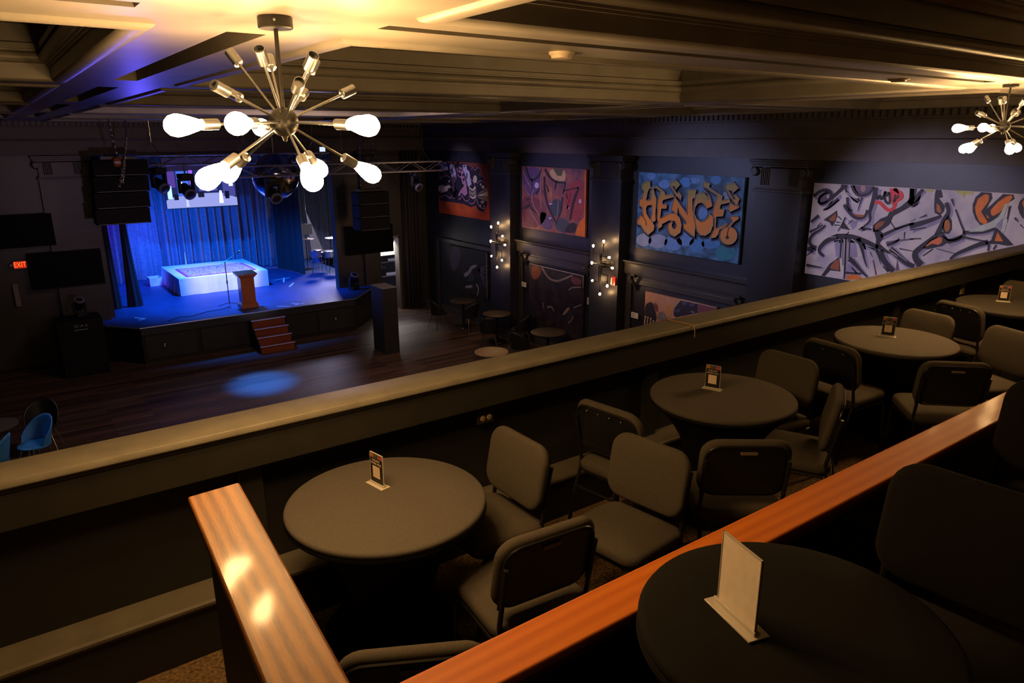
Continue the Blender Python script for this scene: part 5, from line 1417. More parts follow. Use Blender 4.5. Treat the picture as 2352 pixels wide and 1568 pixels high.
  ('R','ink',2,(0.051,0.051,1),[13.925,3.78,13.785,3.909]),
  ('R','ink',2,(0.022,0.022,1),[14.466,3.383,14.129,3.546,14.338,3.631,14.129,3.644]),
  ('R','ink',2,(0.043,0.043,1),[14.338,3.399,14.108,3.522]),
  ('R','ink',2,(0.049,0.022,1),[14.149,3.451,13.819,3.298]),
  ('R','ink',2,(0.043,0.043,1),[12.816,4.099,12.866,3.935,12.901,3.841]),
  ('R','ink',2,(0.05,0.05,1),[13.149,4.107,13.201,3.917]),
  ('R','ink',2,(0.045,0.045,1),[13.511,4.019,13.43,3.857]),
  ('R','ink',2,(0.046,0.021,1),[14.091,4.148,14.079,3.869]),
  ('R','ink',2,(0.037,0.037,1),[12.791,3.859,12.733,3.736]),
  ('R','pink',3,(0.014,0.014,1),[14.169,3.394,13.755,2.994]),
  ('R','pink',3,(0.015,0.015,1),[13.673,4.403,13.748,4.079,13.742,3.658,13.7,3.454]),
  ('R','pink',3,(0.017,0.017,1),[14.007,3.873,14.109,3.72,14.025,3.516,13.799,3.287]),
  ('R','pink',3,(0.013,0.013,1),[12.611,3.881,12.815,3.38]),
  ('R','pink',3,(0.012,0.012,1),[13.055,3.703,13.103,3.309]),
  ('R','pink',3,(0.014,0.014,1),[14.466,4.329,14.256,4.055,14.11,3.916]),
  ('R','pink',3,(0.013,0.013,1),[13.317,3.958,13.301,3.627]),
  ('R','pink',3,(0.012,0.012,1),[14.36,3.989,14.339,3.854,14.171,3.728]),
  ('P','lilac',3,0,[12.666,3.555,12.669,3.539,12.678,3.525,12.692,3.515,12.708,3.51,12.725,3.512,12.74,3.52,12.75,3.533,12.753,3.549,12.75,3.565,12.741,3.579,12.727,3.589,12.711,3.594,12.694,3.592,12.68,3.584,12.67,3.571]),
  ('P','lilac',3,0,[12.251,3.722,12.254,3.703,12.263,3.686,12.277,3.674,12.294,3.669,12.312,3.672,12.327,3.681,12.337,3.697,12.341,3.716,12.339,3.735,12.329,3.752,12.315,3.764,12.298,3.769,12.28,3.766,12.265,3.756,12.255,3.741]),
  ('P','lilac',3,0,[13.806,3.992,13.812,3.964,13.829,3.94,13.855,3.923,13.886,3.916,13.917,3.919,13.943,3.934,13.961,3.957,13.968,3.984,13.962,4.012,13.944,4.037,13.918,4.053,13.887,4.06,13.857,4.056,13.83,4.042,13.813,4.019]),
  ('P','lilac',3,0,[13.311,3.255,13.315,3.246,13.326,3.238,13.342,3.232,13.361,3.229,13.38,3.229,13.397,3.232,13.408,3.238,13.412,3.246,13.408,3.255,13.398,3.263,13.381,3.269,13.362,3.272,13.343,3.272,13.326,3.269,13.315,3.263]),
  ('P','lilac',3,0,[13.271,3.594,13.277,3.586,13.294,3.579,13.318,3.573,13.348,3.569,13.377,3.568,13.403,3.571,13.42,3.576,13.426,3.583,13.42,3.59,13.403,3.598,13.378,3.604,13.349,3.607,13.319,3.608,13.294,3.605,13.277,3.6]),
  ('P','ink',3,1,[12.663,3.206,12.394,3.23,12.459,3.026,12.548,2.982,12.879,2.972]),
 ],
 'bird': [
  ('P','ice',2,1,[17.293,1.226,17.288,1.348,17.017,1.46,16.923,1.617,16.534,1.707,16.665,1.606,16.839,1.534,16.931,1.401,17.112,1.278]),
  ('P','dusk',1,1,[18.037,2.077,17.392,2.092,17.603,1.424,18.08,1.28]),
  ('P','slate',2,1,[17.07,1.212,16.885,1.48,16.717,1.315,16.808,1.181,17.162,1.149]),
  ('P','ice',2,1,[17.258,0.988,16.811,1.085,16.859,0.981,17.216,0.921]),
  ('R','steel',2,(0.06,0.023,1),[16.538,1.577,16.11,1.719]),
  ('R','steel',2,(0.06,0.023,1),[16.538,1.577,16.112,1.616]),
  ('R','steel',2,(0.06,0.023,1),[16.538,1.577,16.115,1.5]),
  ('R','steel',2,(0.061,0.023,1),[16.538,1.577,16.118,1.36]),
  ('R','steel',2,(0.061,0.023,1),[16.538,1.577,16.122,1.22]),
  ('R','steel',2,(0.061,0.024,1),[16.538,1.577,16.125,1.079]),
  ('R','ice',2,(0.072,0.024,1),[16.637,1.137,16.512,1.014,16.604,0.808]),
  ('R','ink',1,(0.056,0.056,1),[16.965,1.682,16.781,1.966,16.44,2.055,16.194,1.949]),
  ('R','taupe',3,(0.018,0.018,1),[18.027,2.083,16.089,2.081]),
  ('R','bone',3,(0.033,0.033,1),[16.077,2.073,16.077,0.853]),
 ],
 'dark': [
  ('R','taupe',2,(0.061,0.036,1),[13.673,2.033,13.414,1.8,13.087,1.765,12.791,1.884,12.505,2.011]),
  ('P','rust',1,1,[14.119,2.033,13.713,2.04,13.691,1.857,13.891,1.675,14.076,1.697]),
  ('P','wine',1,1,[12.594,1.986,12.187,1.978,12.198,1.813,12.516,1.796]),
  ('R','taupe',2,(0.031,0.031,1),[12.638,1.633,12.514,1.726,12.197,1.778]),
  ('P','bone2',2,1,[12.862,1.007,12.681,1.202,12.572,1.235,12.624,1.14,12.805,0.982]),
  ('R','taupe',2,(0.033,0.033,1),[13.622,1.164,13.58,1.019]),
  ('R','taupe',2,(0.037,0.037,1),[13.441,1.07,13.266,1.129,13.167,1.022]),
  ('R','taupe',2,(0.026,0.026,1),[12.445,1.247,12.183,1.368]),
  ('R','taupe',2,(0.027,0.027,1),[12.634,0.831,12.473,0.963,12.475,1.047]),
  ('R','bone',3,(0.014,0.014,1),[14.161,2.072,14.057,2.057,12.103,2.047]),
  ('R','bone',3,(0.012,0.012,1),[12.134,2.038,12.131,1.765]),
 ],
 'still': [
  ('P','peach',0,0,[10.206,2.02,8.817,2.02,8.797,1.787,9.548,1.561,10.178,1.303]),
  ('P','ink',1,1,[10.204,1.708,10.097,1.806,9.968,1.836,9.883,1.67,9.811,1.444,10.086,1.352,10.179,1.311]),
  ('P','wine',2,1,[9.947,1.798,9.886,1.844,9.808,1.782,9.808,1.649,9.863,1.652]),
  ('P','stone',2,1,[9.822,1.47,9.822,1.597,9.754,1.674,9.647,1.687,9.569,1.599,9.564,1.544]),
  ('P','amber',2,1,[9.586,1.837,9.518,1.877,9.427,1.833,9.421,1.759,9.497,1.592,9.559,1.594]),
  ('P','ink',1,0,[9.397,1.668,9.39,1.806,9.233,2.004,8.816,2.007,8.801,1.832,9.325,1.641]),
  ('R','steel',2,(0.008,0.008,1),[9.079,2.02,9.072,1.999,9.076,1.976,9.092,1.956,9.115,1.941,9.143,1.934,9.17,1.937,9.191,1.949,9.203,1.967,9.204,1.99]),
  ('R','steel',2,(0.008,0.008,1),[9.099,2.009,9.095,1.995,9.098,1.98,9.108,1.967,9.123,1.957,9.141,1.953,9.159,1.955,9.173,1.962,9.18,1.975,9.181,1.989]),
  ('R','steel',2,(0.008,0.008,1),[9.12,1.998,9.118,1.991,9.12,1.985,9.124,1.978,9.131,1.974,9.14,1.972,9.148,1.973,9.154,1.976,9.158,1.982,9.158,1.989]),
  ('R','steel',2,(0.008,0.008,1),[9.242,1.842,9.235,1.821,9.24,1.798,9.256,1.776,9.28,1.761,9.309,1.754,9.336,1.756,9.358,1.768,9.37,1.787,9.37,1.81]),
  ('R','steel',2,(0.008,0.008,1),[9.264,1.83,9.259,1.816,9.262,1.801,9.273,1.788,9.288,1.778,9.307,1.773,9.325,1.775,9.339,1.782,9.347,1.795,9.347,1.809]),
  ('R','steel',2,(0.008,0.008,1),[9.285,1.819,9.283,1.812,9.284,1.805,9.289,1.799,9.296,1.794,9.305,1.792,9.313,1.793,9.32,1.797,9.323,1.802,9.323,1.809]),
  ('R','steel',2,(0.008,0.008,1),[8.895,2.011,8.889,1.993,8.892,1.973,8.906,1.956,8.926,1.943,8.95,1.937,8.973,1.939,8.991,1.949,9.001,1.966,9.002,1.985]),
  ('R','steel',2,(0.008,0.008,1),[8.912,2.001,8.908,1.99,8.911,1.977,8.92,1.965,8.933,1.957,8.948,1.953,8.963,1.955,8.975,1.961,8.982,1.972,8.982,1.984]),
  ('R','steel',2,(0.008,0.008,1),[8.93,1.992,8.928,1.986,8.929,1.981,8.933,1.975,8.94,1.971,8.947,1.97,8.954,1.97,8.959,1.973,8.962,1.978,8.962,1.984]),
  ('P','stone',2,0,[8.967,1.847,8.859,1.841,8.882,1.817,8.956,1.815]),
  ('P','wine',1,0,[8.813,2.021,8.365,2.027,8.363,2.002,8.797,1.833]),
  ('R','bone',3,(0.021,0.016,1),[10.147,1.49,10.162,1.35]),
  ('P','bone',3,0,[10.123,1.495,10.124,1.487,10.129,1.48,10.137,1.475,10.146,1.471,10.155,1.471,10.164,1.473,10.169,1.478,10.172,1.485,10.17,1.492,10.165,1.499,10.158,1.505,10.148,1.508,10.139,1.509,10.131,1.506,10.125,1.501]),
  ('R','bone',3,(0.021,0.016,1),[10.076,1.49,10.09,1.351]),
  ('P','bone',3,0,[10.052,1.495,10.053,1.487,10.058,1.48,10.066,1.475,10.075,1.471,10.084,1.471,10.092,1.473,10.098,1.478,10.1,1.485,10.099,1.492,10.094,1.499,10.086,1.505,10.077,1.508,10.068,1.509,10.06,1.506,10.054,1.501]),
  ('R','bone',3,(0.021,0.016,1),[9.995,1.478,10.009,1.339]),
  ('P','bone',3,0,[9.971,1.482,9.972,1.475,9.977,1.468,9.985,1.463,9.994,1.459,10.003,1.459,10.011,1.461,10.017,1.466,10.019,1.473,10.018,1.48,10.013,1.487,10.005,1.493,9.996,1.496,9.987,1.496,9.979,1.494,9.973,1.489]),
  ('R','bone',3,(0.021,0.015,1),[9.922,1.443,9.936,1.304]),
  ('P','bone',3,0,[9.899,1.447,9.9,1.44,9.905,1.433,9.912,1.428,9.921,1.424,9.93,1.424,9.939,1.426,9.944,1.431,9.946,1.438,9.945,1.445,9.94,1.452,9.933,1.458,9.924,1.461,9.915,1.461,9.907,1.459,9.901,1.454]),
  ('R','bone',3,(0.008,0.008,1),[9.218,2.027,8.372,2.019]),
 ],
}

# ================================================================== MURALS
def chaikin(p, closed, n=2):
    for _ in range(n):
        q = []
        m = len(p)
        rng = range(m) if closed else range(m - 1)
        if not closed:
            q.append(p[0])
        for i in rng:
            a, b_ = p[i], p[(i + 1) % m]
            q.append((a[0] * .75 + b_[0] * .25, a[1] * .75 + b_[1] * .25))
            q.append((a[0] * .25 + b_[0] * .75, a[1] * .25 + b_[1] * .75))
        if not closed:
            q.append(p[-1])
        p = q
    return p


PAINT = dict(navy=(.012, .012, .05), tan=(.60, .42, .22), sky=(.12, .28, .62), sky2=(.06, .24, .60), teal=(.02, .22, .32), mist=(.26, .33, .52),
             white_=(.85, .84, .90), ink=(.022, .018, .035), plum=(.14, .10, .19), flesh=(.42, .28, .28), rust=(.34, .10, .035), rust2=(.48, .16, .03), orange=(.78, .20, .015), orange2=(.72, .19, .06),
             shade=(.30, .28, .46), maroon=(.14, .02, .03), red=(.80, .05, .07), mint=(.52, .62, .58), lime=(.50, .52, .12),
             lilac=(.60, .54, .82), mauve=(.52, .26, .42), bone=(.68, .60, .48), bone2=(.36, .26, .17), taupe=(.30, .25, .20), violet=(.13, .075, .20), wine=(.20, .06, .08), redb=(.36, .055, .07),
             olive=(.10, .11, .05), slate=(.05, .08, .12), pink=(.66, .42, .38), ice=(.46, .48, .68), steel=(.14, .16, .28), dusk=(.12, .10, .22), peach=(.56, .27, .15), stone=(.22, .19, .15), amber=(.55, .26, .07))
PART = dict(white_='highlight_stroke', navy='letter_shadow', tan='letter_outline', letter='letter', ink='ink_stroke', red='red_tag', orange='orange_shape', rust='rust_shape')


def paint_mat(c, seed):
    if c == 'letter' and 'letter' in MATS:
        return MATS['letter']
    if c == 'letter':
        m = bpy.data.materials.new('graffiti_letter_paint')
        m.use_nodes = True
        nt = m.node_tree
        b = nt.nodes['Principled BSDF']
        b.inputs['Roughness'].default_value = .55
        tc = nt.nodes.new('ShaderNodeTexCoord')
        sp = nt.nodes.new('ShaderNodeSeparateXYZ')
        nt.links.new(tc.outputs['Object'], sp.inputs[0])
        mr = nt.nodes.new('ShaderNodeMapRange')
        mr.inputs['From Min'].default_value = 2.95
        mr.inputs['From Max'].default_value = 4.35
        nt.links.new(sp.outputs['Z'], mr.inputs['Value'])
        n = nt.nodes.new('ShaderNodeTexNoise')
        n.inputs['Scale'].default_value = 3.5
        nt.links.new(tc.outputs['Object'], n.inputs['Vector'])
        ma = nt.nodes.new('ShaderNodeMath')
        ma.operation = 'MULTIPLY_ADD'
        ma.inputs[1].default_value = .35
        ma.inputs[2].default_value = -.17
        nt.links.new(n.outputs['Fac'], ma.inputs[0])
        ad = nt.nodes.new('ShaderNodeMath')
        nt.links.new(ma.outputs[0], ad.inputs[0])
        nt.links.new(mr.outputs[0], ad.inputs[1])
        r = nt.nodes.new('ShaderNodeValToRGB')
        e = r.color_ramp.elements
        e[0].position, e[0].color = .10, (.50, .30, .09, 1)
        e[1].position, e[1].color = .82, (.36, .28, .06, 1)
        k = e.new(.45)
        k.color = (.86, .26, .025, 1)
        k = e.new(.62)
        k.color = (.72, .24, .03, 1)
        nt.links.new(ad.outputs[0], r.inputs['Fac'])
        nt.links.new(r.outputs['Color'], b.inputs['Base Color'])
        MATS['letter'] = m
        return m
    return mat('paint_' + c, PAINT[c], .55, noise=.14, nscale=9)


def canvas_mat(name, stops, scale, rough=.55, detail=4, axis=None):
    m = bpy.data.materials.new(name)
    m.use_nodes = True
    nt = m.node_tree
    b = nt.nodes['Principled BSDF']
    b.inputs['Roughness'].default_value = rough
    tc = nt.nodes.new('ShaderNodeTexCoord')
    n = nt.nodes.new('ShaderNodeTexNoise')
    n.inputs['Scale'].default_value = scale
    n.inputs['Detail'].default_value = detail
    nt.links.new(tc.outputs['Object'], n.inputs['Vector'])
    r = nt.nodes.new('ShaderNodeValToRGB')
    e = r.color_ramp.elements
    e[0].position, e[0].color = stops[0][0], (*stops[0][1], 1)
    e[1].position, e[1].color = stops[-1][0], (*stops[-1][1], 1)
    for p, c in stops[1:-1]:
        q = e.new(p)
        q.color = (*c, 1)
    if axis:
        sp = nt.nodes.new('ShaderNodeSeparateXYZ')
        nt.links.new(tc.outputs['Object'], sp.inputs[0])
        mr = nt.nodes.new('ShaderNodeMapRange')
        mr.inputs['From Min'].default_value = axis[0]
        mr.inputs['From Max'].default_value = axis[1]
        nt.links.new(sp.outputs['Z'], mr.inputs['Value'])
        ma = nt.nodes.new('ShaderNodeMath')
        ma.operation = 'MULTIPLY_ADD'
        ma.inputs[1].default_value = .3
        nt.links.new(n.outputs['Fac'], ma.inputs[0])
        nt.links.new(mr.outputs[0], ma.inputs[2])
        nt.links.new(ma.outputs[0], r.inputs['Fac'])
    else:
        nt.links.new(n.outputs['Fac'], r.inputs['Fac'])
    nt.links.new(r.outputs['Color'], b.inputs['Base Color'])
    return m


def mural(key, rect, cm, label):
    y0, y1, z0, z1 = rect
    t = root('painting', (XW - .03, (y0 + y1) / 2, z0), 0, label, 'painting', 'graffiti paintings on the side wall', world=True)
    X0 = 10.735
    obj('canvas', MB().box(X0, XW - .021, y0, y1, z0, z1), cm, t)
    for kind, c, layer, par, flat in MURALS[key]:
        p = [(flat[i], flat[i + 1]) for i in range(0, len(flat), 2)]
        p = [(min(max(a, y0 + .004), y1 - .004), min(max(b_, z0 + .004), z1 - .004)) for a, b_ in p]
        x = X0 - .0018 * (layer + 1)
        if kind == 'P':
            if par:
                p = chaikin(p, True)
            vs, fs = [(x, a, b_) for a, b_ in p], [tuple(range(len(p)))]
        else:
            w0, w1, sm = par
            if sm and len(p) > 2:
                p = chaikin(p, False)
            n = len(p)
            vs = []
            for i in range(n):
                a, b_ = p[max(i - 1, 0)], p[min(i + 1, n - 1)]
                dx, dy = b_[0] - a[0], b_[1] - a[1]
                l = math.hypot(dx, dy) or 1
                w = (w0 + (w1 - w0) * i / (n - 1)) / 2
                for sg in (-1, 1):
                    yy = p[i][0] - sg * dy / l * w
                    zz = p[i][1] + sg * dx / l * w
                    vs.append((x, min(max(yy, y0 + .003), y1 - .003), min(max(zz, z0 + .003), z1 - .003)))
            fs = [(2 * i, 2 * i + 1, 2 * i + 3, 2 * i + 2) for i in range(n - 1)]
        me = bpy.data.meshes.new('paint')
        me.from_pydata(vs, [], fs)
        me.materials.append(paint_mat(c, 0))
        obj(PART.get(c, c + '_patch'), me, None, t)
    return t


mural('hence', (7.97, 10.52, 2.90, 4.42), canvas_mat('blue_cloud_canvas', [(.34, (.015, .05, .10)), (.48, (.03, .12, .26)), (.58, (.06, .20, .42)), (.70, (.10, .24, .42))], 4.2), 'blue graffiti painting reading HENCE in orange letters')
mural('white', (3.45, 6.65, 2.93, 4.39), canvas_mat('pale_lilac_canvas', [(.32, (.42, .40, .52)), (.5, (.58, .55, .62)), (.7, (.70, .66, .68))], 3.0), 'wide pale graffiti painting with black strokes and orange shapes above the balcony rail')
mural('sown', (15.95, 18.60, 2.96, 4.44), canvas_mat('red_orange_canvas', [(.25, (.62, .10, .015)), (.48, (.40, .07, .02)), (.8, (.22, .05, .04))], 3.0, axis=(2.9, 4.5)), 'red and orange graffiti painting with lilac bubble letters, farthest along the side wall')
mural('seven', (12.11, 14.49, 2.93, 4.42), canvas_mat('purple_red_canvas', [(.30, (.10, .05, .09)), (.45, (.26, .10, .12)), (.58, (.38, .12, .09)), (.72, (.46, .25, .14))], 3.6), 'dark red and violet abstract graffiti painting with a figure seven')
mural('bird', (16.08, 18.05, .75, 2.08), canvas_mat('midnight_canvas', [(.35, (.012, .012, .018)), (.7, (.035, .03, .05))], 3.0), 'dark painting of a pale bird head, low at the far end of the side wall')
mural('dark', (12.11, 14.18, .45, 2.07), canvas_mat('murky_canvas', [(.35, (.012, .010, .014)), (.55, (.030, .022, .026)), (.75, (.05, .04, .04))], 4.0), 'large murky dark painting under the first mantel shelf')
mural('still', (8.36, 10.19, .55, 2.03), canvas_mat('peach_canvas', [(.35, (.30, .13, .08)), (.7, (.46, .23, .13))], 3.0), 'low orange painting with dark stones and a skeleton hand behind the balcony cap')

# small caption cards
for (y, z, w, h, lb) in ((14.40, 1.485, .19, .12, 'white caption card on the wall beside the murky painting'), (10.46, 1.455, .20, .12, 'white caption card on the wall beside the low orange painting'), (11.95, 1.50, .05, .16, 'narrow white caption card on the wall at the lower end of the murky painting')):
    t = root('caption_card', (XW, y, z), 0, lb, 'card')
    obj('card', MB().box(-.072, -.062, -w / 2, w / 2, -h / 2, h / 2), M_WHITE, t)
    if w > .1:
        ln = MB()
        for k in range(4):
            ln.box(-.0732, -.0725, .0, w / 2 - .015, h / 2 - .03 - k * .02, h / 2 - .022 - k * .02)
        obj('text_lines', ln, mat('grey_print', (.2, .2, .22), .6), t)

# ------------------------------------------------------------------ wall lamps made of bent pipe with bare bulbs
SB = MB().lathe([(.009, 0), (.010, .010), (.018, .024), (.023, .040), (.022, .053), (.015, .063), (.002, .068)], 12).mesh('bulb', M_SBULB, True)
SS = MB().lathe([(.008, -.05), (.014, -.045), (.014, .004), (.006, .006)], 10).mesh('lamp_socket', M_CHROD, True)


def wall_lamp(y0, z0, label):
    """y0, z0: centre plate; positions of bulbs relative to it (dy, dz), with the pipe run that carries each."""
    t = root('wall_lamp', (10.50, y0, z0), 0, label, 'wall lamp', 'bare-bulb pipe lamps on the pilasters')
    obj('wall_plate', MB().lathe([(.075, 0), (.075, .012), (.05, .03), (.02, .05), (.018, .18)], 20).xf(Matrix.Rotation(-math.pi / 2, 4, 'Y')), M_CHROD, t, smooth=True)
    X = -.17
    B = [(.08, .49, 1), (.40, .36, 1), (-.10, .17, 0), (-.20, -.04, 0), (.43, -.19, 1), (.40, -.38, 0), (-.07, -.45, -1), (.15, -.66, -1)]
    runs = [[(0, .03), (.13, .03), (.13, .24), (.08, .24), (.08, .40)],
            [(0, .06), (.18, .06), (.18, .20), (.40, .20), (.40, .27)],
            [(0, .02), (.16, .02), (.16, .17), (-.02, .17)],
            [(.05, -.04), (-.12, -.04)],
            [(0, .0), (.43, -.02), (.43, -.10)],
            [(0, -.04), (.20, -.04), (.20, -.40), (.31, -.40)],
            [(0, -.06), (.11, -.06), (.11, -.22), (-.07, -.22), (-.07, -.36)],
            [(0, -.05), (.15, -.05), (.15, -.57)]]
    dirs = {1: Vector((0, 0, 1)), -1: Vector((0, 0, -1))}
    for (dy, dz, d), run in zip(B, runs):
        obj('pipe', MB().tube([(X + .02 * (i == 0), a, b_) for i, (a, b_) in enumerate(run)], .011, 8), M_CHROD, t, smooth=True)
        if d:
            v = dirs[d]
        else:
            v = Vector((0, 1 if run[-1][0] > run[-2][0] else -1, 0))
        q = v.to_track_quat('Z', 'Y')
        e = Vector((X, run[-1][0], run[-1][1]))
        for nme, me, off in (('lamp_socket', SS, .045), ('bulb', SB, .045)):
            o = obj(nme, me, None, t)
            o.location = e + v * off
            o.rotation_mode = 'QUATERNION'
            o.rotation_quaternion = q
    return t


wall_lamp(14.87, 2.54, 'bare-bulb pipe lamp on the pilaster between the red painting and the violet one')
wall_lamp(10.98, 2.51, 'bare-bulb pipe lamp on the pilaster just left of the HENCE painting')
al = root('fire_alarm', (10.50, 10.86, 2.16), 0, 'small red fire alarm box below the pipe lamp nearest the HENCE painting', 'alarm')
obj('alarm_body', MB().box(-.05, 0, -.06, .06, -.09, .09), mat('alarm_red', (.55, .035, .02), .4), al, bevel=.006)
obj('strobe', MB().box(-.075, -.05, .012, .048, -.07, .07), mat('strobe_lens', (.8, .75, .7), .2), al, bevel=.004)

# ================================================================== STAGE
ZS = .89
stage_poly = [(1.75, 18.71), (2.34, 18.0), (7.69, 18.0), (8.54, 18.91), (9.05, 19.5), (9.05, 25.9), (1.15, 25.9), (1.15, 19.5)]
st = root('stage', (5, 20, 0), 0, 'raised black stage with blue-lit floor and angled front corners', 'stage', world=True)
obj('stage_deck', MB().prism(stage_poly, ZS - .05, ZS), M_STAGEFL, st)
inner = [(1.80, 18.73), (2.36, 18.05), (7.67, 18.05), (8.50, 18.93), (9.0, 19.5), (9.0, 25.9), (1.2, 25.9), (1.2, 19.5)]
obj('stage_front', MB().prism(inner, 0, ZS - .05), M_BLACK, st)
edge = MB().tube([(1.75, 18.70, ZS - .012), (2.34, 17.99, ZS - .012), (7.69, 17.99, ZS - .012), (8.54, 18.90, ZS - .012)], .013, 6)
obj('edge_nosing', edge, mat('nosing_metal', (.45, .45, .50), .35, .7), st)
obj('front_band', MB().box(2.36, 7.67, 18.015, 18.05, ZS - .20, ZS - .05), mat('navy_band', (.03, .035, .05), .5), st)
for xa, xb_ in ((2.42, 3.55), (3.65, 4.75), (5.75, 6.55), (6.62, 7.6)):
    obj('front_panel', MB().box(xa, xb_, 18.025, 18.05, .10, ZS - .24), mat('stage_panel_black', (.024, .024, .028), .5, noise=.2, nscale=5), st, bevel=.004)
for xx in (2.82, 7.08):
    o_ = obj('stage_outlet', MB().box(xx - .04, xx + .04, 18.01, 18.026, .33, .46), M_RUBBER, st)
    sub('socket', MB().box(xx - .02, xx + .02, 18.004, 18.011, .41, .44).box(xx - .015, xx + .015, 18.004, 18.011, .36, .39), mat('socket_white', (.6, .6, .62), .5), o_)
# tape marks on the deck
M_TAPE = mat('white_gaffer_tape', (.75, .75, .78), .6)
tp = [((5.62, 18.30), (5.92, 18.12)), ((6.05, 18.42), (6.25, 18.20)), ((6.05, 18.20), (6.35, 18.26)), ((6.75, 18.5), (7.05, 18.2)), ((6.35, 21.6), (6.6, 22.2)), ((6.85, 21.4), (7.1, 22.1)), ((6.7, 21.9), (7.25, 22.0)), ((6.75, 20.6), (7.05, 21.1)), ((2.42, 19.2), (2.62, 18.9)), ((2.45, 18.85), (2.62, 18.9))]
for (a, b_) in tp:
    d = Vector((b_[0] - a[0], b_[1] - a[1], 0)).normalized()
    nrm = Vector((-d.y, d.x, 0)) * .022
    obj('tape_mark', MB().add([(a[0] - nrm.x, a[1] - nrm.y, ZS + .002), (b_[0] - nrm.x, b_[1] - nrm.y, ZS + .002), (b_[0] + nrm.x, b_[1] + nrm.y, ZS + .002), (a[0] + nrm.x, a[1] + nrm.y, ZS + .002)], [(0, 1, 2, 3)]), M_TAPE, st)

# stage steps: five treads with pale nosings
sp_ = root('stage_steps', (5.2, 17.6, 0), 0, 'reddish wooden steps with pale nosings leading up to the stage front', 'steps', world=True)
for k in range(4):
    y1 = 18.0 - k * .19
    zt = .72 - k * .18
    y0 = y1 - .19
    tr = obj('tread', MB().box(4.80, 5.66, y0 - .02, 18.0, zt - .03, zt), M_MAHOG, sp_, bevel=.004)
    sub('nosing', MB().box(4.80, 5.66, y0 - .026, y0 - .004, zt - .012, zt + .004), mat('nosing_strip', (.62, .55, .66), .4), tr)
    obj('riser', MB().box(4.82, 5.64, y0 - .005, y0 + .01, zt - .18, zt - .03), M_MAHOG, sp_)
for xx in (4.80, 5.64):
    obj('stringer', MB().add([(xx, 18.0, 0), (xx, 17.24, 0), (xx, 17.24, .15), (xx, 18.0, .70), (xx + .025, 18.0, 0), (xx + .025, 17.24, 0), (xx + .025, 17.24, .15), (xx + .025, 18.0, .70)], [(0, 1, 2, 3), (7, 6, 5, 4), (0, 4, 5, 1), (1, 5, 6, 2), (2, 6, 7, 3), (3, 7, 4, 0)]), M_BLACK, sp_)

# white-draped riser, rug, small crate
pl = root('stage_riser', (5.1, 22.2, ZS), 0, 'low white cloth-covered platform in the middle of the stage', 'platform', world=True)
M_SHEET = mat('white_drape_cloth', (.72, .72, .76), .85, noise=.06, nscale=5, bump=.25, bscale=7)
obj('platform_top', MB().box(3.88, 6.32, 21.12, 23.55, ZS + .46, ZS + .485), M_SHEET, pl, bevel=.012)


def drape(p0, p1, z0, z1, amp, waves, thick=.008, n=70):
    vs, fs = [], []
    dx, dy = p1[0] - p0[0], p1[1] - p0[1]
    L = math.hypot(dx, dy)
    nx, ny = dy / L, -dx / L
    rows = 5
    for j in range(rows):
        s = j / (rows - 1)
        z = z1 + (z0 - z1) * s
        for i in range(n + 1):
            t = i / n
            a = amp * s * (math.sin(t * waves * 2 * math.pi) + .5 * math.sin(t * waves * 4.7 + 1.3)) + amp * s * .6
            vs.append((p0[0] + dx * t + nx * a, p0[1] + dy * t + ny * a, z))
    for j in range(rows - 1):
        for i in range(n):
            fs.append((j * (n + 1) + i, j * (n + 1) + i + 1, (j + 1) * (n + 1) + i + 1, (j + 1) * (n + 1) + i))
    return MB().add(vs, fs)


M_SIDE = mat('white_drape_cloth', (.72, .72, .76))
obj('front_drape', drape((3.88, 21.12), (6.32, 21.12), ZS + .005, ZS + .475, .012, 5), M_SIDE, pl, smooth=True)
obj('left_drape', drape((3.88, 23.55), (3.88, 21.12), ZS + .005, ZS + .475, .04, 7), M_SIDE, pl, smooth=True)
obj('right_drape', drape((6.32, 21.12), (6.32, 23.55), ZS + .005, ZS + .475, .012, 5), M_SIDE, pl, smooth=True)
obj('back_drape', drape((6.32, 23.55), (3.88, 23.55), ZS + .005, ZS + .475, .012, 5), M_SIDE, pl, smooth=True)
rug = root('rug', (5.1, 22.0, ZS + .486), 0, 'patterned rug with magenta border lying on the white platform', 'rug', world=True)
obj('border', MB().box(4.12, 6.05, 21.28, 22.80, ZS + .486, ZS + .494), mat('rug_border', (.42, .05, .28), .9), rug)
m_ = bpy.data.materials.new('rug_pattern')
m_.use_nodes = True
nt = m_.node_tree
vo = nt.nodes.new('ShaderNodeTexVoronoi')
vo.inputs['Scale'].default_value = 14
tc = nt.nodes.new('ShaderNodeTexCoord')
nt.links.new(tc.outputs['Object'], vo.inputs['Vector'])
rp = nt.nodes.new('ShaderNodeValToRGB')
rp.color_ramp.elements[0].position, rp.color_ramp.elements[0].color = .15, (.10, .04, .20, 1)
rp.color_ramp.elements[1].position, rp.color_ramp.elements[1].color = .55, (.55, .40, .55, 1)
nt.links.new(vo.outputs['Distance'], rp.inputs['Fac'])
nt.links.new(rp.outputs['Color'], nt.nodes['Principled BSDF'].inputs['Base Color'])
nt.nodes['Principled BSDF'].inputs['Roughness'].default_value = .95
obj('field', MB().box(4.19, 5.98, 21.35, 22.73, ZS + .487, ZS + .497), m_, rug)
cr = root('crate', (3.6, 23.25, ZS + .001), 0, 'small open white box on the stage floor left of the platform', 'box', world=True)
for (a, b_, c, d) in ((3.45, 3.79, 23.08, 23.105), (3.45, 3.79, 23.50, 23.525), (3.45, 3.475, 23.105, 23.50), (3.765, 3.79, 23.105, 23.50)):
    obj('side_board', MB().box(a, b_, c, d, ZS + .001, ZS + .24), M_SHEET, cr, bevel=.003)
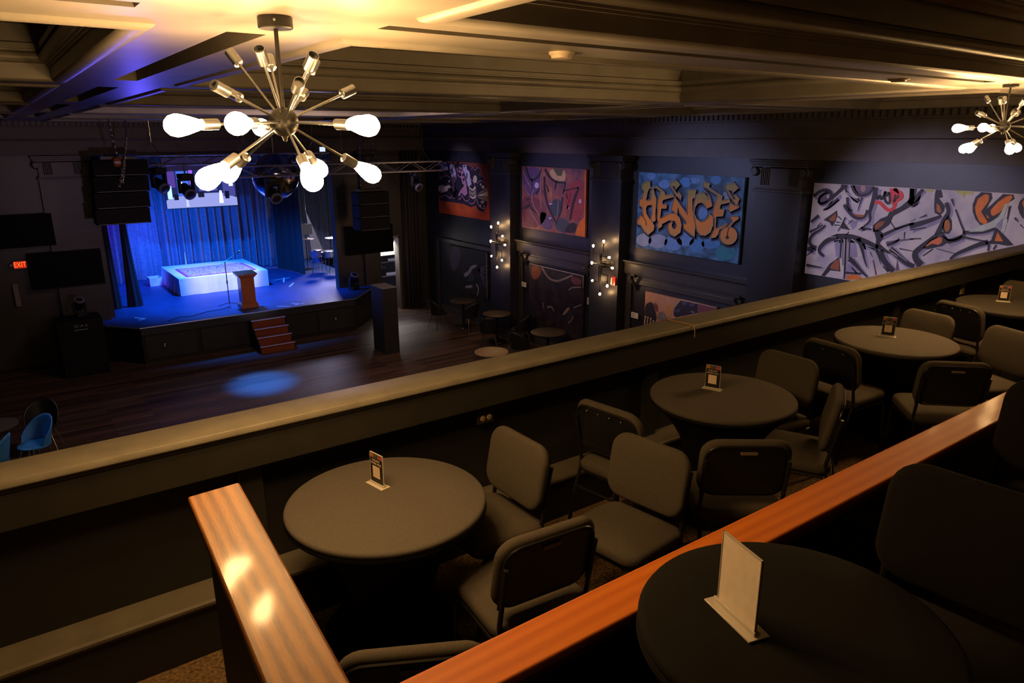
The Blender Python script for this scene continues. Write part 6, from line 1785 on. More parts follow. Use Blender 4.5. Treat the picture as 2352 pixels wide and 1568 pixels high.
obj('bottom_board', MB().box(3.475, 3.765, 23.105, 23.50, ZS + .001, ZS + .02), M_SHEET, cr)

stk = root('white_prop', (4.62, 23.68, ZS), 0, 'thin white pointed rod standing behind the white platform', 'rod')
obj('rod', MB().lathe([(.030, .02), (.018, .4), (.005, .84)], 10), M_WHITE, stk, smooth=True)
obj('foot', MB().lathe([(.09, 0), (.085, .015), (.035, .03)], 14), M_PLASTIC, stk, smooth=True)

# lectern
le = root('lectern', (5.02, 18.72, ZS + .001), 0, 'reddish brown wooden lectern with flared top at the stage edge', 'lectern')


def frustum(mb, w0, d0, w1, d1, z0, z1, tilt=0):
    v = [(-w0 / 2, -d0 / 2, z0), (w0 / 2, -d0 / 2, z0), (w0 / 2, d0 / 2, z0), (-w0 / 2, d0 / 2, z0), (-w1 / 2, -d1 / 2, z1 - tilt), (w1 / 2, -d1 / 2, z1 - tilt), (w1 / 2, d1 / 2, z1 + tilt), (-w1 / 2, d1 / 2, z1 + tilt)]
    return mb.add(v, [(3, 2, 1, 0), (4, 5, 6, 7), (0, 1, 5, 4), (1, 2, 6, 5), (2, 3, 7, 6), (3, 0, 4, 7)])


obj('plinth', frustum(MB(), .43, .40, .43, .40, 0, .09), M_MAHOG, le, bevel=.006)
obj('base_moulding', frustum(MB(), .42, .39, .36, .33, .09, .14), M_MAHOG, le, bevel=.004)
obj('column', frustum(MB(), .34, .31, .34, .31, .14, .78), M_MAHOG, le, bevel=.004)
obj('front_panel', MB().box(-.13, .13, -.162, -.155, .18, .74), M_MAHOG, le, bevel=.003)
obj('neck_moulding', frustum(MB(), .36, .33, .46, .42, .78, .85), M_MAHOG, le, bevel=.004)
obj('desk_top', frustum(MB(), .48, .44, .50, .46, .85, .90, .015), M_MAHOG, le, bevel=.005)

# microphone stand
ms = root('microphone_stand', (4.64, 19.05, ZS), 0, 'thin black boom microphone stand left of the lectern', 'microphone stand')
obj('upright', MB().tube([(0, 0, .06), (0, 0, 1.17)], .011, 8), M_DKSTEEL, ms, smooth=True)
obj('clutch', MB().tube([(0, 0, .60), (0, 0, .68)], .018, 10), M_PLASTIC, ms, smooth=True)
obj('boom_arm', MB().tube([(-.27, -.2, 1.08), (0, 0, 1.17), (.30, .1, 1.32)], .008, 8), M_DKSTEEL, ms, smooth=True)
for k in range(3):
    a = .4 + k * 2.09
    obj('leg', MB().tube([(0, 0, .10), (.30 * math.cos(a), .30 * math.sin(a), .012)], .008, 6), M_DKSTEEL, ms, smooth=True)
mc = obj('microphone', MB().tube([(.28, .093, 1.31), (.40, .13, 1.37)], .014, 10, .018), M_DKSTEEL, ms, smooth=True)
sub('grille', MB().sphere((.425, .138, 1.385), .03, 12, 8), M_STEEL, mc, smooth=True)
cbl = MB().tube([(4.62, 19.0, ZS + .012), (4.4, 18.8, ZS + .008), (4.0, 18.75, ZS + .008), (3.6, 18.5, ZS + .008), (3.3, 18.55, ZS + .008), (3.0, 18.3, ZS + .008)], .007, 6)
tag(obj('microphone_cable', cbl, M_RUBBER, None, smooth=True), 'black cable trailing left across the stage floor from the microphone stand', 'cable')


# curtains
def curtain(pts, z0, z1, pleat, amp, n, seed, flare=0.0):
    """hanging cloth that follows the polyline PTS in plan, with pleats."""
    rnd = random.Random(seed)
    P = [Vector((x, y, 0)) for x, y in pts]
    seg = [(P[i + 1] - P[i]).length for i in range(len(P) - 1)]
    tot = sum(seg)
    ph = [rnd.uniform(0, 6.28) for _ in range(6)]
    rows = 7
    vs, fs = [], []
    for j in range(rows):
        s = j / (rows - 1)
        z = z1 + (z0 - z1) * s
        for i in range(n + 1):
            d = tot * i / n
            k = 0
            dd = d
            while k < len(seg) - 1 and dd > seg[k]:
                dd -= seg[k]
                k += 1
            a, b_ = P[k], P[k + 1]
            u = (b_ - a).normalized()
            p = a + u * min(dd, seg[k])
            nn = Vector((u.y, -u.x, 0))
            w = d / pleat * 2 * math.pi
            off = amp * (.65 * math.sin(w + .8 * math.sin(w * .23 + ph[0])) + .35 * math.sin(w * .47 + ph[1] + s * .6)) * (.75 + .35 * s)
            p = p + nn * (off + flare * s * s)
            vs.append((p.x, p.y, z))
    for j in range(rows - 1):
        for i in range(n):
            fs.append((j * (n + 1) + i, j * (n + 1) + i + 1, (j + 1) * (n + 1) + i + 1, (j + 1) * (n + 1) + i))
    return MB().add(vs, fs)


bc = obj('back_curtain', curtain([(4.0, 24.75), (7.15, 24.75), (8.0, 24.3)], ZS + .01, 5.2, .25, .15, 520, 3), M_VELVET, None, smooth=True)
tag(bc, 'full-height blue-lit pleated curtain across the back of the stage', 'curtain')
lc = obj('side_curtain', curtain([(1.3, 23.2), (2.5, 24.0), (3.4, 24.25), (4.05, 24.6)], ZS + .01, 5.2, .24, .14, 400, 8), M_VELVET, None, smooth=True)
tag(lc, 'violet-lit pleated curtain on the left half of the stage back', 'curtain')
rc = obj('side_curtain', curtain([(7.50, 23.9), (7.74, 23.0), (7.80, 22.2)], ZS + .01, 5.2, .22, .07, 160, 5), M_DKVEL, None, smooth=True)
tag(rc, 'dark pleated curtain at the right side of the stage', 'curtain')


wc = obj('wing_curtain', curtain([(7.9, 25.2), (10.6, 25.2)], ZS + .01, 5.2, .24, .08, 160, 11), M_VELVET, None, smooth=True)
tag(wc, 'dark violet pleated curtain behind the drums in the right wing', 'curtain')


def leg_curtain(x, y, w0, w1, label, lean):
    pr = []
    mb = MB()
    n = 40
    vs, fs = [], []
    rows = 14
    for j in range(rows):
        s = j / (rows - 1)
        z = ZS + .01 + (4.7 - ZS) * s
        w = w1 + (w0 - w1) * (1 - s) ** 2.2 if s < .55 else w1 + (w0 * .9 - w1) * ((s - .55) / .45) ** 1.5
        for i in range(n):
            a = 2 * math.pi * i / n
            r = w * (1 + .16 * math.sin(7 * a + s * 2))
            vs.append((x + lean * s + r * math.cos(a), y + .55 * r * math.sin(a), z))
    for j in range(rows - 1):
        for i in range(n):
            fs.append((j * n + i, j * n + (i + 1) % n, (j + 1) * n + (i + 1) % n, (j + 1) * n + i))
    fs.append(tuple(range(n)))
    o = obj('leg_curtain', mb.add(vs, fs), M_DKVEL, None, smooth=True)
    tag(o, label, 'curtain', 'gathered shade-darkened leg curtains')


leg_curtain(2.22, 20.5, .12, .055, 'gathered shade-darkened leg curtain nearest the left side of the stage opening', -.02)
leg_curtain(2.66, 20.55, .17, .05, 'wider gathered shade-darkened leg curtain flaring at the floor, beside the violet curtain', -.05)

# video screen above the riser (shows a blue-lit room)
vs_ = root('video_screen', (5.1, 22.5, 3.16), 0, 'bright hanging video screen showing a blue-lit room, above the stage', 'screen', world=True)
obj('housing', MB().box(4.07, 6.06, 22.50, 22.58, 3.14, 4.60), M_PLASTIC, vs_)


for xx in (4.4, 5.75):
    obj('hanger_cable', MB().tube([(xx, 22.54, 4.6), (xx, 22.54, 5.6)], .006, 5), M_STEEL, vs_)


def screen_poly(name, pts, rgb, st_, lay):
    obj(name, MB().add([(x, 22.498 - .0018 * lay, z) for x, z in pts], [tuple(range(len(pts)))]), emat('screen_%s_%d_%d' % (name, lay, pts[0][0] * 100), rgb, st_), vs_)


SCR = [('screen_glow', (4.09, 6.04, 3.17, 4.57), (.02, .03, .14), .8),
       ('picture_ceiling', (4.09, 6.04, 4.22, 4.57), (.03, .02, .08), .6),
       ('picture_wall', (4.42, 4.74, 3.5, 4.2), (.06, .16, .75), 1.1),
       ('picture_wall', (4.16, 4.38, 3.75, 4.2), (.10, .05, .35), 1.0),
       ('picture_wall', (5.00, 5.50, 3.62, 4.1), (.10, .09, .50), 1.0),
       ('picture_wall', (5.66, 6.00, 3.45, 4.15), (.07, .07, .34), 1.0),
       ('picture_lamp', (4.45, 4.56, 3.70, 3.90), (.65, .85, 1.0), 3.0),
       ('picture_lamp', (5.84, 5.95, 3.74, 3.87), (.80, .88, 1.0), 3.0),
       ('picture_lamp', (5.05, 5.10, 3.78, 3.84), (.80, .75, 1.0), 2.4),
       ('picture_panel', (4.14, 4.26, 3.44, 3.80), (.40, .75, 1.0), 1.6),
       ('picture_violet', (4.76, 4.86, 3.82, 4.22), (.30, .10, 1.0), 1.4),
       ('picture_gear', (4.30, 4.42, 3.40, 3.56), (.01, .015, .05), .6),
       ('picture_gear', (4.95, 5.12, 3.45, 3.62), (.02, .02, .07), .6),
       ('picture_gear', (5.70, 5.82, 3.38, 3.60), (.01, .01, .05), .6)]
screen_poly('picture_floor', [(4.09, 3.17), (6.04, 3.17), (6.04, 3.40), (5.6, 3.56), (4.5, 3.56), (4.09, 3.40)], (.34, .38, .85), 1.0, 1)
for k, (nm, (a, b_, c, d), rgb, st_) in enumerate(SCR):
    obj(nm, MB().add([(a, 22.4975 - .0018 * (k if k == 0 else k + 2), c), (b_, 22.4975 - .0018 * (k if k == 0 else k + 2), c), (b_, 22.4975 - .0018 * (k if k == 0 else k + 2), d), (a, 22.4975 - .0018 * (k if k == 0 else k + 2), d)], [(0, 1, 2, 3)]), emat('screen_%s_%d' % (nm, k), rgb, st_), vs_)
screen_poly('picture_glow', [(5.52, 3.26), (5.64, 3.26), (5.61, 3.62), (5.55, 3.62)], (.7, .8, 1.0), 2.0, 18)
screen_poly('picture_glow', [(4.60, 3.20), (4.68, 3.20), (4.66, 3.50), (4.62, 3.50)], (.5, .6, 1.0), 1.2, 18)


# ------------------------------------------------------------------ rigging
def truss(p0, p1, w, h, label, name='lighting_truss'):
    A, B = Vector(p0), Vector(p1)
    t = root(name, A, 0, label, 'truss')
    L = B - A
    n = max(4, int(L.length / .42))
    sd = Vector((0, w, 0))
    for dy, dz in ((0, 0), (w, 0), (0, -h), (w, -h)):
        obj('chord', MB().tube([Vector((0, dy, dz)), L + Vector((0, dy, dz))], .024, 8), M_ALU, t, smooth=True)
    for dy in (0, w):
        for i in range(n):
            a = L * (i / n) + Vector((0, dy, 0))
            b_ = L * ((i + 1) / n) + Vector((0, dy, 0))
            dn = Vector((0, 0, -h))
            p = (a, b_ + dn) if i % 2 == 0 else (a + dn, b_)
            obj('brace', MB().tube(p, .011, 6), M_ALU, t, smooth=True)
    for i in range(n):
        a = L * (i / n)
        b_ = L * ((i + 1) / n)
        p = (a, b_ + sd) if i % 2 == 0 else (a + sd, b_)
        obj('brace', MB().tube(p, .011, 6), M_ALU, t, smooth=True)
    return t


tr_a = truss((4.75, 17.36, 4.48), (10.15, 17.36, 4.48), .26, .24, 'silver lighting truss ending beside the red graffiti painting')
tr_b = truss((3.0, 18.92, 4.72), (7.6, 18.92, 4.72), .26, .22, 'violet-lit lighting truss above the stage opening, behind the nearer truss')


def chain(path, r=.012, link=.05):
    """interlocking oval links along a polyline."""
    P = [Vector(p) for p in path]
    mb = MB()
    k = 0
    for a, b_ in zip(P, P[1:]):
        d = b_ - a
        n = max(1, int(d.length / link))
        u = d.normalized()
        s1 = u.cross(Vector((0, 1, 0))).normalized()
        s2 = u.cross(s1)
        for i in range(n):
            c = a + d * ((i + .5) / n)
            sd = s1 if k % 2 == 0 else s2
            k += 1
            ring = [c + u * (link * .62 * math.cos(q * math.pi / 3)) + sd * (link * .36 * math.sin(q * math.pi / 3)) for q in range(7)]
            mb.tube(ring, r * .8, 4)
    return mb


for tr_, xs_, zt in ((tr_a, (.5, 2.6, 4.9), 1.40), (tr_b, (.3, 2.4, 4.2), 1.16)):
    for xx in xs_:
        obj('hanger_cable', MB().tube([(xx - .18, .13, .02), (xx, .13, .30), (xx + .18, .13, .02)], .006, 5).tube([(xx, .13, .30), (xx, .13, zt)], .007, 5), M_STEEL, tr_)
# hanging loudspeaker columns
def line_array(x, y, ztop, n, label, lean=-.03, width=.88):
    t = root('hanging_loudspeaker', (x, y, ztop), 0, label, 'loudspeaker', 'hanging loudspeaker columns')
    z = 0
    for k in range(n):
        w, d, h = width, .50, .34
        o = lean * k
        c = obj('cabinet', MB().box(-w / 2 + o, w / 2 + o, 0, d, z - h, z - .015), mat('speaker_black', (.006, .006, .007), .6, spec=.2), t, bevel=.012)
        sub('grille', MB().box(-w / 2 + .03 + o, w / 2 - .03 + o, -.008, 0, z - h + .03, z - .045), mat('grille_black', (.008, .007, .009), .7, noise=.3, nscale=80, spec=.2), c)
        sub('grille_trim', MB().box(-w / 2 + .04 + o, w / 2 - .04 + o, -.014, -.006, z - h + .008, z - h + .020), mat('trim_grey', (.10, .09, .11), .4), c)
        z -= h
    obj('fly_frame', MB().box(-.35, .35, .1, .4, .0, .06), M_DKSTEEL, t)
    return t


la = line_array(2.40, 17.6, 4.68, 4, 'hanging stack of black loudspeakers with chains, left of the stage curtain', -.03, 1.06)
for p in ([(0, .2, .10), (-.04, .2, .46), (-.08, .2, 1.36)], [(.02, .1, -.50), (.12, .1, -.05), (.22, .1, .45), (.30, .2, 1.36)], [(-.06, .1, -.58), (.08, .1, -.12), (.14, .1, .1)]):
    obj('hoist_chain', chain([Vector(q) + Vector((-.04, -.14, 0)) for q in p], .012, .055), M_STEEL, la)
hb = obj('hoist_body', MB().lathe([(.02, -.12), (.07, -.09), (.085, -.03), (.085, .03), (.07, .08), (.02, .10)], 16).xf(Matrix.Translation((-.06, .02, -.05))), mat('hoist_orange', (.45, .11, .03), .45), la, smooth=True)
sub('hoist_label', MB().box(-.12, .0, -.075, -.066, -.085, -.035), M_WHITE, hb)
lb_ = line_array(8.35, 17.9, 3.72, 3, 'hanging stack of black loudspeakers in the dark right of the stage', 0)

for xx in (-.25, .25):
    obj('hoist_chain', chain([(xx, .25, .06), (xx * .6, .25, 2.18)], .012, .06), M_STEEL, lb_)
# mirror ball
mbq = root('mirror_ball', (5.88, 18.25, 4.18), 0, 'large mirror ball hanging behind the truss', 'mirror ball')
ballm = MB().sphere((0, 0, 0), .56, 56, 34).mesh('ball', mat('mirror_tiles', (.55, .55, .60), .12, 1.0))
obj('ball', ballm, None, mbq)
obj('hanger', MB().tube([(0, 0, .55), (0, 0, 1.72)], .012, 8), M_STEEL, mbq)


def moving_head(loc, rz, label, hang=True, lens=None, s=1.0, tilt=30, drop=.2):
    t = root('stage_light', loc, rz, label, 'stage light')
    t.scale = (s, s, s)
    k = -1 if hang else 1
    obj('base', MB().box(-.15, .15, -.14, .14, min(0, k * .12), max(0, k * .12)), M_PLASTIC, t, bevel=.015)
    if hang:
        obj('clamp_pole', MB().tube([(0, 0, -.02), (0, 0, drop / s)], .02, 8), M_DKSTEEL, t, smooth=True)
    y = MB()
    for sx in (-1, 1):
        y.box(sx * .165 - .025, sx * .165 + .025, -.06, .06, min(k * .14, k * .46), max(k * .14, k * .46))
    y.box(-.19, .19, -.06, .06, min(k * .12, k * .17), max(k * .12, k * .17))
    obj('yoke', y, M_PLASTIC, t, bevel=.012)
    R_ = Matrix.Translation((0, 0, k * .40)) @ Matrix.Rotation(math.radians(90 + tilt), 4, 'X')
    h = obj('head', MB().lathe([(.06, -.20), (.11, -.17), (.13, -.05), (.135, .10), (.14, .18), (.12, .185)], 24).xf(R_), M_PLASTIC, t, smooth=True)
    sub('lens', MB().lathe([(.118, .186), (.115, .19), (.06, .205), (.005, .21)], 24).xf(R_), lens or mat('dark_lens', (.03, .03, .035), .08), h, smooth=True)
    sub('lens_rim', MB().lathe([(.142, .14), (.146, .16), (.146, .19), (.125, .192)], 24).xf(R_), mat('rim_grey', (.20, .20, .26), .35), h, smooth=True)
    return t


moving_head((3.95, 19.05, 4.28), .25, 'black moving stage light hanging in front of the video screen', drop=.26)
moving_head((3.36, 19.05, 4.44), .5, 'black moving stage light hanging left of the video screen', drop=.10)
moving_head((5.55, 17.49, 4.20), .1, 'black moving stage light hanging in front of the mirror ball', drop=.06)
moving_head((9.4, 17.49, 4.20), .3, 'black moving stage light near the right end of the truss', s=.8, drop=.06)
moving_head((1.25, 18.30, 1.275), .2, 'black moving light standing on the loudspeaker cabinet left of the stage', hang=False, tilt=-60, s=.7)
moving_head((8.12, 19.1, ZS + .001), .3, 'black moving light standing on the right end of the stage', hang=False, tilt=-60, s=.8)

# subwoofer cabinets beside the stage
sw = root('subwoofer', (1.17, 18.18, 0), 0, 'black loudspeaker cabinet with white DAS logo on the floor left of the stage', 'loudspeaker')
c_ = obj('cabinet', MB().box(-.45, .45, -.28, .45, 0, 1.27), mat('speaker_black', (.016, .015, .016)), sw, bevel=.015)
obj('grille', MB().box(-.42, .42, -.29, -.28, .05, 1.22), mat('grille_black', (.028, .026, .030)), sw)
lg = obj('logo', text_mesh('D·A·S', .085, mat('logo_white', (.36, .36, .40), .5), .002, font_scale=(1.25, 1)), None, sw)
lg.location = (.02, -.295, 1.15)
lg.rotation_euler = (math.pi / 2, 0, 0)
ul = obj('logo_line', MB().box(-.12, .14, -.294, -.290, 1.06, 1.072), mat('logo_white', (.75, .75, .8)), sw)
bx_ = root('plinth_box', (7.44, 15.68, 0), 0, 'tall black box with grey top standing on the floor in front of the stage corner', 'box')
obj('box_body', MB().box(-.195, .195, -.30, .33, 0, 1.63), mat('box_black', (.022, .022, .022), .55, noise=.15, nscale=4), bx_, bevel=.006)
obj('box_top', MB().box(-.20, .20, -.305, .335, 1.63, 1.645), mat('box_top_grey', (.34, .32, .32), .6), bx_, bevel=.003)

# televisions on the far wall
def tv(x0, x1, z0, z1, y, label):
    t = root('television', ((x0 + x1) / 2, y, z0), 0, label, 'television', 'dark wall televisions', world=True)
    obj('bezel', MB().box(x0, x1, y - .09, y - .03, z0, z1), mat('tv_plastic', (.003, .003, .003), .6, spec=.15), t, bevel=.006)
    obj('screen', MB().box(x0 + .02, x1 - .02, y - .094, y - .09, z0 + .025, z1 - .02), mat('dark_screen', (.002, .002, .0025), .6, spec=.1), t)
    obj('wall_bracket', MB().box((x0 + x1) / 2 - .2, (x0 + x1) / 2 + .2, y - .03, y, (z0 + z1) / 2 - .15, (z0 + z1) / 2 + .15), M_DKSTEEL, t)


tv(.48, 1.93, 1.80, 2.63, 19.32, 'switched-off black television right of the exit sign')
tv(-.35, 1.08, 2.78, 3.50, 19.32, 'switched-off black television high on the far left, above the exit sign')
tv(8.08, 9.56, 1.84, 2.65, 19.42, 'switched-off black television between stage opening and side door')

# exit sign
ex = root('exit_sign', (.325, 19.40, 2.39), 0, 'glowing red EXIT sign on the far left wall', 'sign')
obj('housing', MB().box(-.13, .13, -.04, .06, -.085, .085), mat('sign_pink', (.50, .26, .24), .5), ex, bevel=.008)
obj('face', MB().box(-.115, .115, -.046, -.04, -.075, .075), emat('exit_face', (1, .045, .01), .55), ex)
et = obj('lettering', text_mesh('EXIT', .15, emat('exit_letters', (1, .10, .02), 2.2), .002, font_scale=(.78, 1.05)), None, ex)
et.location = (0, -.049, 0)
et.rotation_euler = (math.pi / 2, 0, 0)
for sx in (-1, 1):
    obj('emergency_lamp', MB().lathe([(.03, -.02), (.04, 0), (.03, .03)], 12).xf(Matrix.Translation((sx * .165, -.01, 0)) @ Matrix.Rotation(math.pi / 2, 4, 'X')), mat('sign_grey', (.3, .28, .28), .5), ex, smooth=True)
pb = root('push_plate', (.16, 19.40, 1.44), 0, 'narrow grey vertical strip on the dark wall below the exit sign', 'strip')
obj('strip', MB().box(-.05, .05, 0, .10, 0, .52), mat('grey_strip', (.24, .20, .17), .6, noise=.2, nscale=30), pb, bevel=.006)
obj('screw', MB().box(-.012, .012, -.006, .0, .46, .48), M_STEEL, pb)
wl = root('indicator_light', (7.60, YF - .02, 4.80), 0, 'tiny pale blue lit box on the wall above the stage opening', 'light')
obj('housing', MB().box(-.10, .10, -.08, .02, -.08, .08), M_PLASTIC, wl)
obj('lit_face', MB().box(-.08, .08, -.085, -.08, -.06, .06), emat('pale_blue_glow', (.6, .7, 1.0), 1.2), wl)
# red stanchion
sn = root('stanchion', (.95, 19.0, 0), 0, 'red-tinted stanchion post left of the stage', 'stanchion')
obj('base', MB().lathe([(.16, 0), (.16, .015), (.08, .035), (.03, .05)], 24), M_STEEL, sn, smooth=True)
obj('post', MB().tube([(0, 0, .04), (0, 0, .95)], .027, 12), mat('red_lacquer', (.32, .03, .02), .3), sn, smooth=True)
obj('cap', MB().sphere((0, 0, 1.0), .045, 14, 10), M_STEEL, sn, smooth=True)
obj('rope_ring', MB().lathe([(.04, .88), (.045, .9), (.045, .93), (.04, .95)], 14), M_STEEL, sn, smooth=True)

# backstage: side room seen through the door, wing gear beside the curtain
dr = root('door_frame', (9.48, YF, 0), 0, 'pale frame of the open side door right of the stage', 'door frame', world=True)
M_PALE = mat('pale_door_paint', (.48, .46, .44), .6)
obj('jamb', MB().box(9.10, 9.16, YF - .02, YF + .27, 0, 2.25), M_PALE, dr)
obj('jamb', MB().box(9.80, 9.86, YF - .02, YF + .27, 0, 2.25), mat('brown_jamb', (.12, .10, .09), .6), dr)
obj('lintel', MB().box(9.10, 9.86, YF - .02, YF + .27, 2.20, 2.26), M_PALE, dr)
sr = root('storage_rack', (9.75, 20.6, 0), 0, 'storage rack with dark boxes seen through the side door', 'rack', world=True)
for zz in (.35, .85, 1.30, 1.75):
    s_ = obj('shelf', MB().box(9.45, 10.4, 20.5, 21.0, zz, zz + .03), M_PALE, sr)
for xx in (9.45, 10.37):
    obj('upright', MB().box(xx, xx + .035, 20.5, 20.535, 0, 2.1), M_PALE, sr)
rnd = random.Random(4)
lbl = ['on the lowest shelf', 'on the second shelf', 'on the third shelf', 'on the top shelf']
for k, zz in enumerate((.38, .88, 1.33, 1.78)):
    c_ = root('storage_box', (9.62 + .08 * k, 20.55, zz), 0, 'dark storage box standing left ' + lbl[k] + ' of the rack through the side door', 'box')
    obj('box_body', MB().box(-.10, .16, 0, .3, 0, .26), mat('dark_cardboard', (.05, .045, .045), .8), c_, bevel=.004)
    obj('box_lid', MB().box(-.11, .17, -.01, .31, .24, .28), mat('grey_lid', (.20, .19, .19), .7), c_, bevel=.004)
wb = root('wall_panel', (9.22, 20.2, 0), 0, 'white column with switch box just inside the side door', 'column', world=True)
obj('column_shaft', MB().box(9.14, 9.30, 20.05, 20.2, 0, 1.62), M_WHITE, wb)
obj('beam', MB().box(9.14, 10.2, 20.0, 20.2, 1.62, 1.98), M_WHITE, wb)
obj('switch_box', MB().box(9.10, 9.28, 19.97, 20.05, 1.05, 1.45), mat('switch_grey', (.55, .54, .56), .5), wb, bevel=.006)

# drums and stands in the right wing
def drum(loc, r, h, label, m):
    t = root('drum', loc, 0, label, 'drum', 'drums in the right wing')
    obj('shell', MB().lathe([(r, 0), (r, h)], 28), m, t, smooth=True)
    obj('drum_head', MB().lathe([(r - .005, h), (r - .01, h + .004), (.01, h + .004)], 28), M_WHITE, t, smooth=True)
    for z in (0, h):
        obj('hoop', MB().lathe([(r + .002, z - .015), (r + .012, z - .012), (r + .012, z + .012), (r + .002, z + .015)], 28), M_STEEL, t, smooth=True)
    for k in range(3):
        a = k * 2.094
        obj('leg', MB().tube([(r * .95 * math.cos(a), r * .95 * math.sin(a), h * .3), (r * 1.1 * math.cos(a), r * 1.1 * math.sin(a), -loc[2] + ZS + .005)], .008, 6), M_STEEL, t, smooth=True)


M_DRUM = mat('drum_wrap', (.10, .07, .16), .3)
drum((8.35, 22.3, ZS + .35), .22, .32, 'larger floor drum with chrome hoops in the right wing', M_DRUM)
drum((8.06, 21.75, ZS + .62), .16, .20, 'small dark drum beside the right curtain', M_DRUM)
drum((8.55, 21.9, ZS + .55), .18, .18, 'snare drum nearest the proscenium in the right wing', mat('drum_steel', (.4, .4, .45), .3, .8))


def cymbal(x, y, h, r, label):
    t = root('cymbal_stand', (x, y, ZS), 0, label, 'cymbal', 'cymbal stands in the right wing')
    obj('upright', MB().tube([(0, 0, .3), (0, 0, h)], .010, 8), M_STEEL, t, smooth=True)
    obj('cymbal', MB().lathe([(r, h - .012), (r * .3, h + .008), (.04, h + .012), (.02, h + .03), (.004, h + .032)], 28), mat('cymbal_bronze', (.55, .45, .35), .3, .9), t, smooth=True)
    for k in range(3):
        a = k * 2.094 + .5
        obj('leg', MB().tube([(0, 0, .42), (.25 * math.cos(a), .25 * math.sin(a), .01)], .008, 6), M_STEEL, t, smooth=True)


cymbal(8.10, 22.50, 1.10, .20, 'lower cymbal on a thin stand beside the right curtain')
cymbal(8.50, 21.45, 1.22, .22, 'higher cymbal on a thin stand nearest the stage opening edge')
mu = root('music_stand', (8.25, 23.1, ZS + .001), 0, 'grey music stand behind the cymbals in the right wing', 'music stand')
obj('desk', MB().box(-.24, .24, -.02, .0, 1.15, 1.50), mat('stand_grey', (.22, .23, .26), .5), mu, bevel=.004)
obj('upright', MB().tube([(0, 0, .02), (0, 0, 1.2)], .012, 8), M_DKSTEEL, mu)
obj('foot', MB().lathe([(.2, 0), (.19, .015), (.02, .03)], 16), M_DKSTEEL, mu)
wp = root('sail_cloth', (8.7, 23.3, ZS), 0, 'pale pointed cloth hanging behind the drums in the right wing', 'cloth')
obj('hanging_line', MB().tube([(-.30, .006, 1.9), (-.30, .006, 4.7)], .004, 5), M_STEEL, wp)
obj('cloth', MB().add([(-.30, 0, 1.9), (.25, .1, .5), (-.2, 0, .4), (-.30, .012, 1.9), (.25, .112, .5), (-.2, .012, .4)], [(0, 1, 2), (5, 4, 3), (0, 3, 4, 1), (1, 4, 5, 2), (2, 5, 3, 0)]), mat('pale_cloth', (.62, .60, .66), .8), wp)

# ================================================================== TABLES AND CHAIRS ON THE MAIN FLOOR
def floor_table(x, y, r, label, m):
    t = root('cafe_table', (x, y, 0), 0, label, 'table', 'round tables on the main floor')
    obj('table_top', MB().lathe([(r - .02, .72), (r, .73), (r, .745), (r - .01, .75)], 40), m, t, smooth=True)
    obj('column', MB().tube([(0, 0, .03), (0, 0, .72)], .035, 12), M_DKSTEEL, t, smooth=True)
    obj('foot', MB().lathe([(.24, 0), (.23, .02), (.05, .05)], 24), M_DKSTEEL, t, smooth=True)


M_FT = mat('dark_wood_top', (.075, .055, .035), .4)
floor_table(10.22, 16.55, .36, 'dark round table on the main floor beneath the bird painting', M_FT)
floor_table(10.12, 14.75, .36, 'dark round table on the main floor below the first pipe lamp', M_FT)
floor_table(10.05, 12.55, .40, 'dark round table on the main floor below the murky painting', M_FT)
floor_table(8.10, 12.02, .36, 'lit tan round table on the main floor just above the balcony cap', mat('tan_top', (.34, .22, .10), .5))


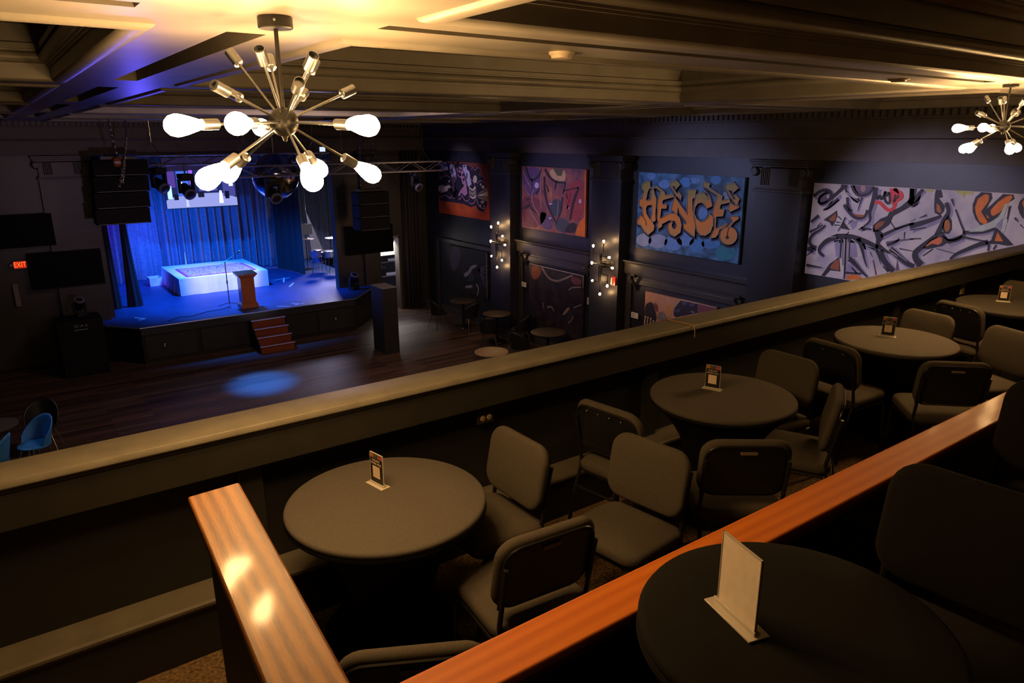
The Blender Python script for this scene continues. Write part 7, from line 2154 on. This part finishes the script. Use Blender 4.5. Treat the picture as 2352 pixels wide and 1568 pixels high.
def shell_chair(x, y, rz, label, m, leg=None):
    """moulded bucket chair on thin chrome legs."""
    t = root('shell_chair', (x, y, 0), rz, label, 'chair', 'shell chairs on the main floor')
    n, rows = 20, 9
    vs, fs = [], []
    for j in range(rows):
        s = j / (rows - 1)
        z = .44 + .42 * s
        for i in range(n + 1):
            a = math.radians(-105 + 210 * i / n)
            hgt = .44 + s * (.42 * (math.cos(a * .62) ** 1.5))
            r = .23 + .03 * s
            vs.append((r * math.sin(a), -r * math.cos(a) - .05 * s, hgt))
    for j in range(rows - 1):
        for i in range(n):
            fs.append((j * (n + 1) + i, j * (n + 1) + i + 1, (j + 1) * (n + 1) + i + 1, (j + 1) * (n + 1) + i))
    b = obj('backrest', MB().add(vs, fs), m, t, smooth=True)
    b.modifiers.new('solid', 'SOLIDIFY').thickness = .02
    obj('seat', MB().lathe([(.20, .42), (.235, .43), (.235, .45), (.21, .465), (.05, .455)], 24), m, t, smooth=True)
    for sx in (-1, 1):
        for sy in (-1, 1):
            obj('leg', MB().tube([(sx * .12, sy * .12, .42), (sx * .22, sy * .22, .005)], .011, 6), leg or M_STEEL, t, smooth=True)
    return t


M_SH = mat('black_shell', (.012, .012, .013), .4)
for x, y, rz, lb in ((9.55, 16.75, -1.5, 'black shell chair left of the table beneath the bird painting'),
                     (10.02, 15.95, .2, 'black shell chair on the near side of the table beneath the bird painting'),
                     (9.60, 14.35, -.6, 'black shell chair in front of the table below the first pipe lamp'),
                     (10.35, 14.05, .5, 'black shell chair on the near right of the table below the first pipe lamp'),
                     (9.42, 12.75, -1.3, 'black shell chair left of the table below the murky painting')):
    shell_chair(x, y, rz, lb, M_SH)
M_BL = mat('blue_shell', (.05, .26, .62), .4)
shell_chair(-.05, 12.95, 2.2, 'bright blue shell chair on the main floor at the lower left edge', M_BL)
shell_chair(-.62, 12.6, 1.2, 'blue shell chair almost outside the left picture edge', M_BL)
shell_chair(.10, 13.75, 2.9, 'black shell chair behind the bright blue one on the main floor', M_SH)
floor_table(-.55, 13.35, .36, 'dark round table beside the blue chairs at the far left of the main floor', M_FT)
spot('blue_chair_light', (-1.5, 14.5, 4.2), (-.05, 12.95, .6), 60, (.25, .55, 1.0), 24, .5)

for o in bpy.data.objects:
    if o.get('_w') is not None:
        del o['_w']
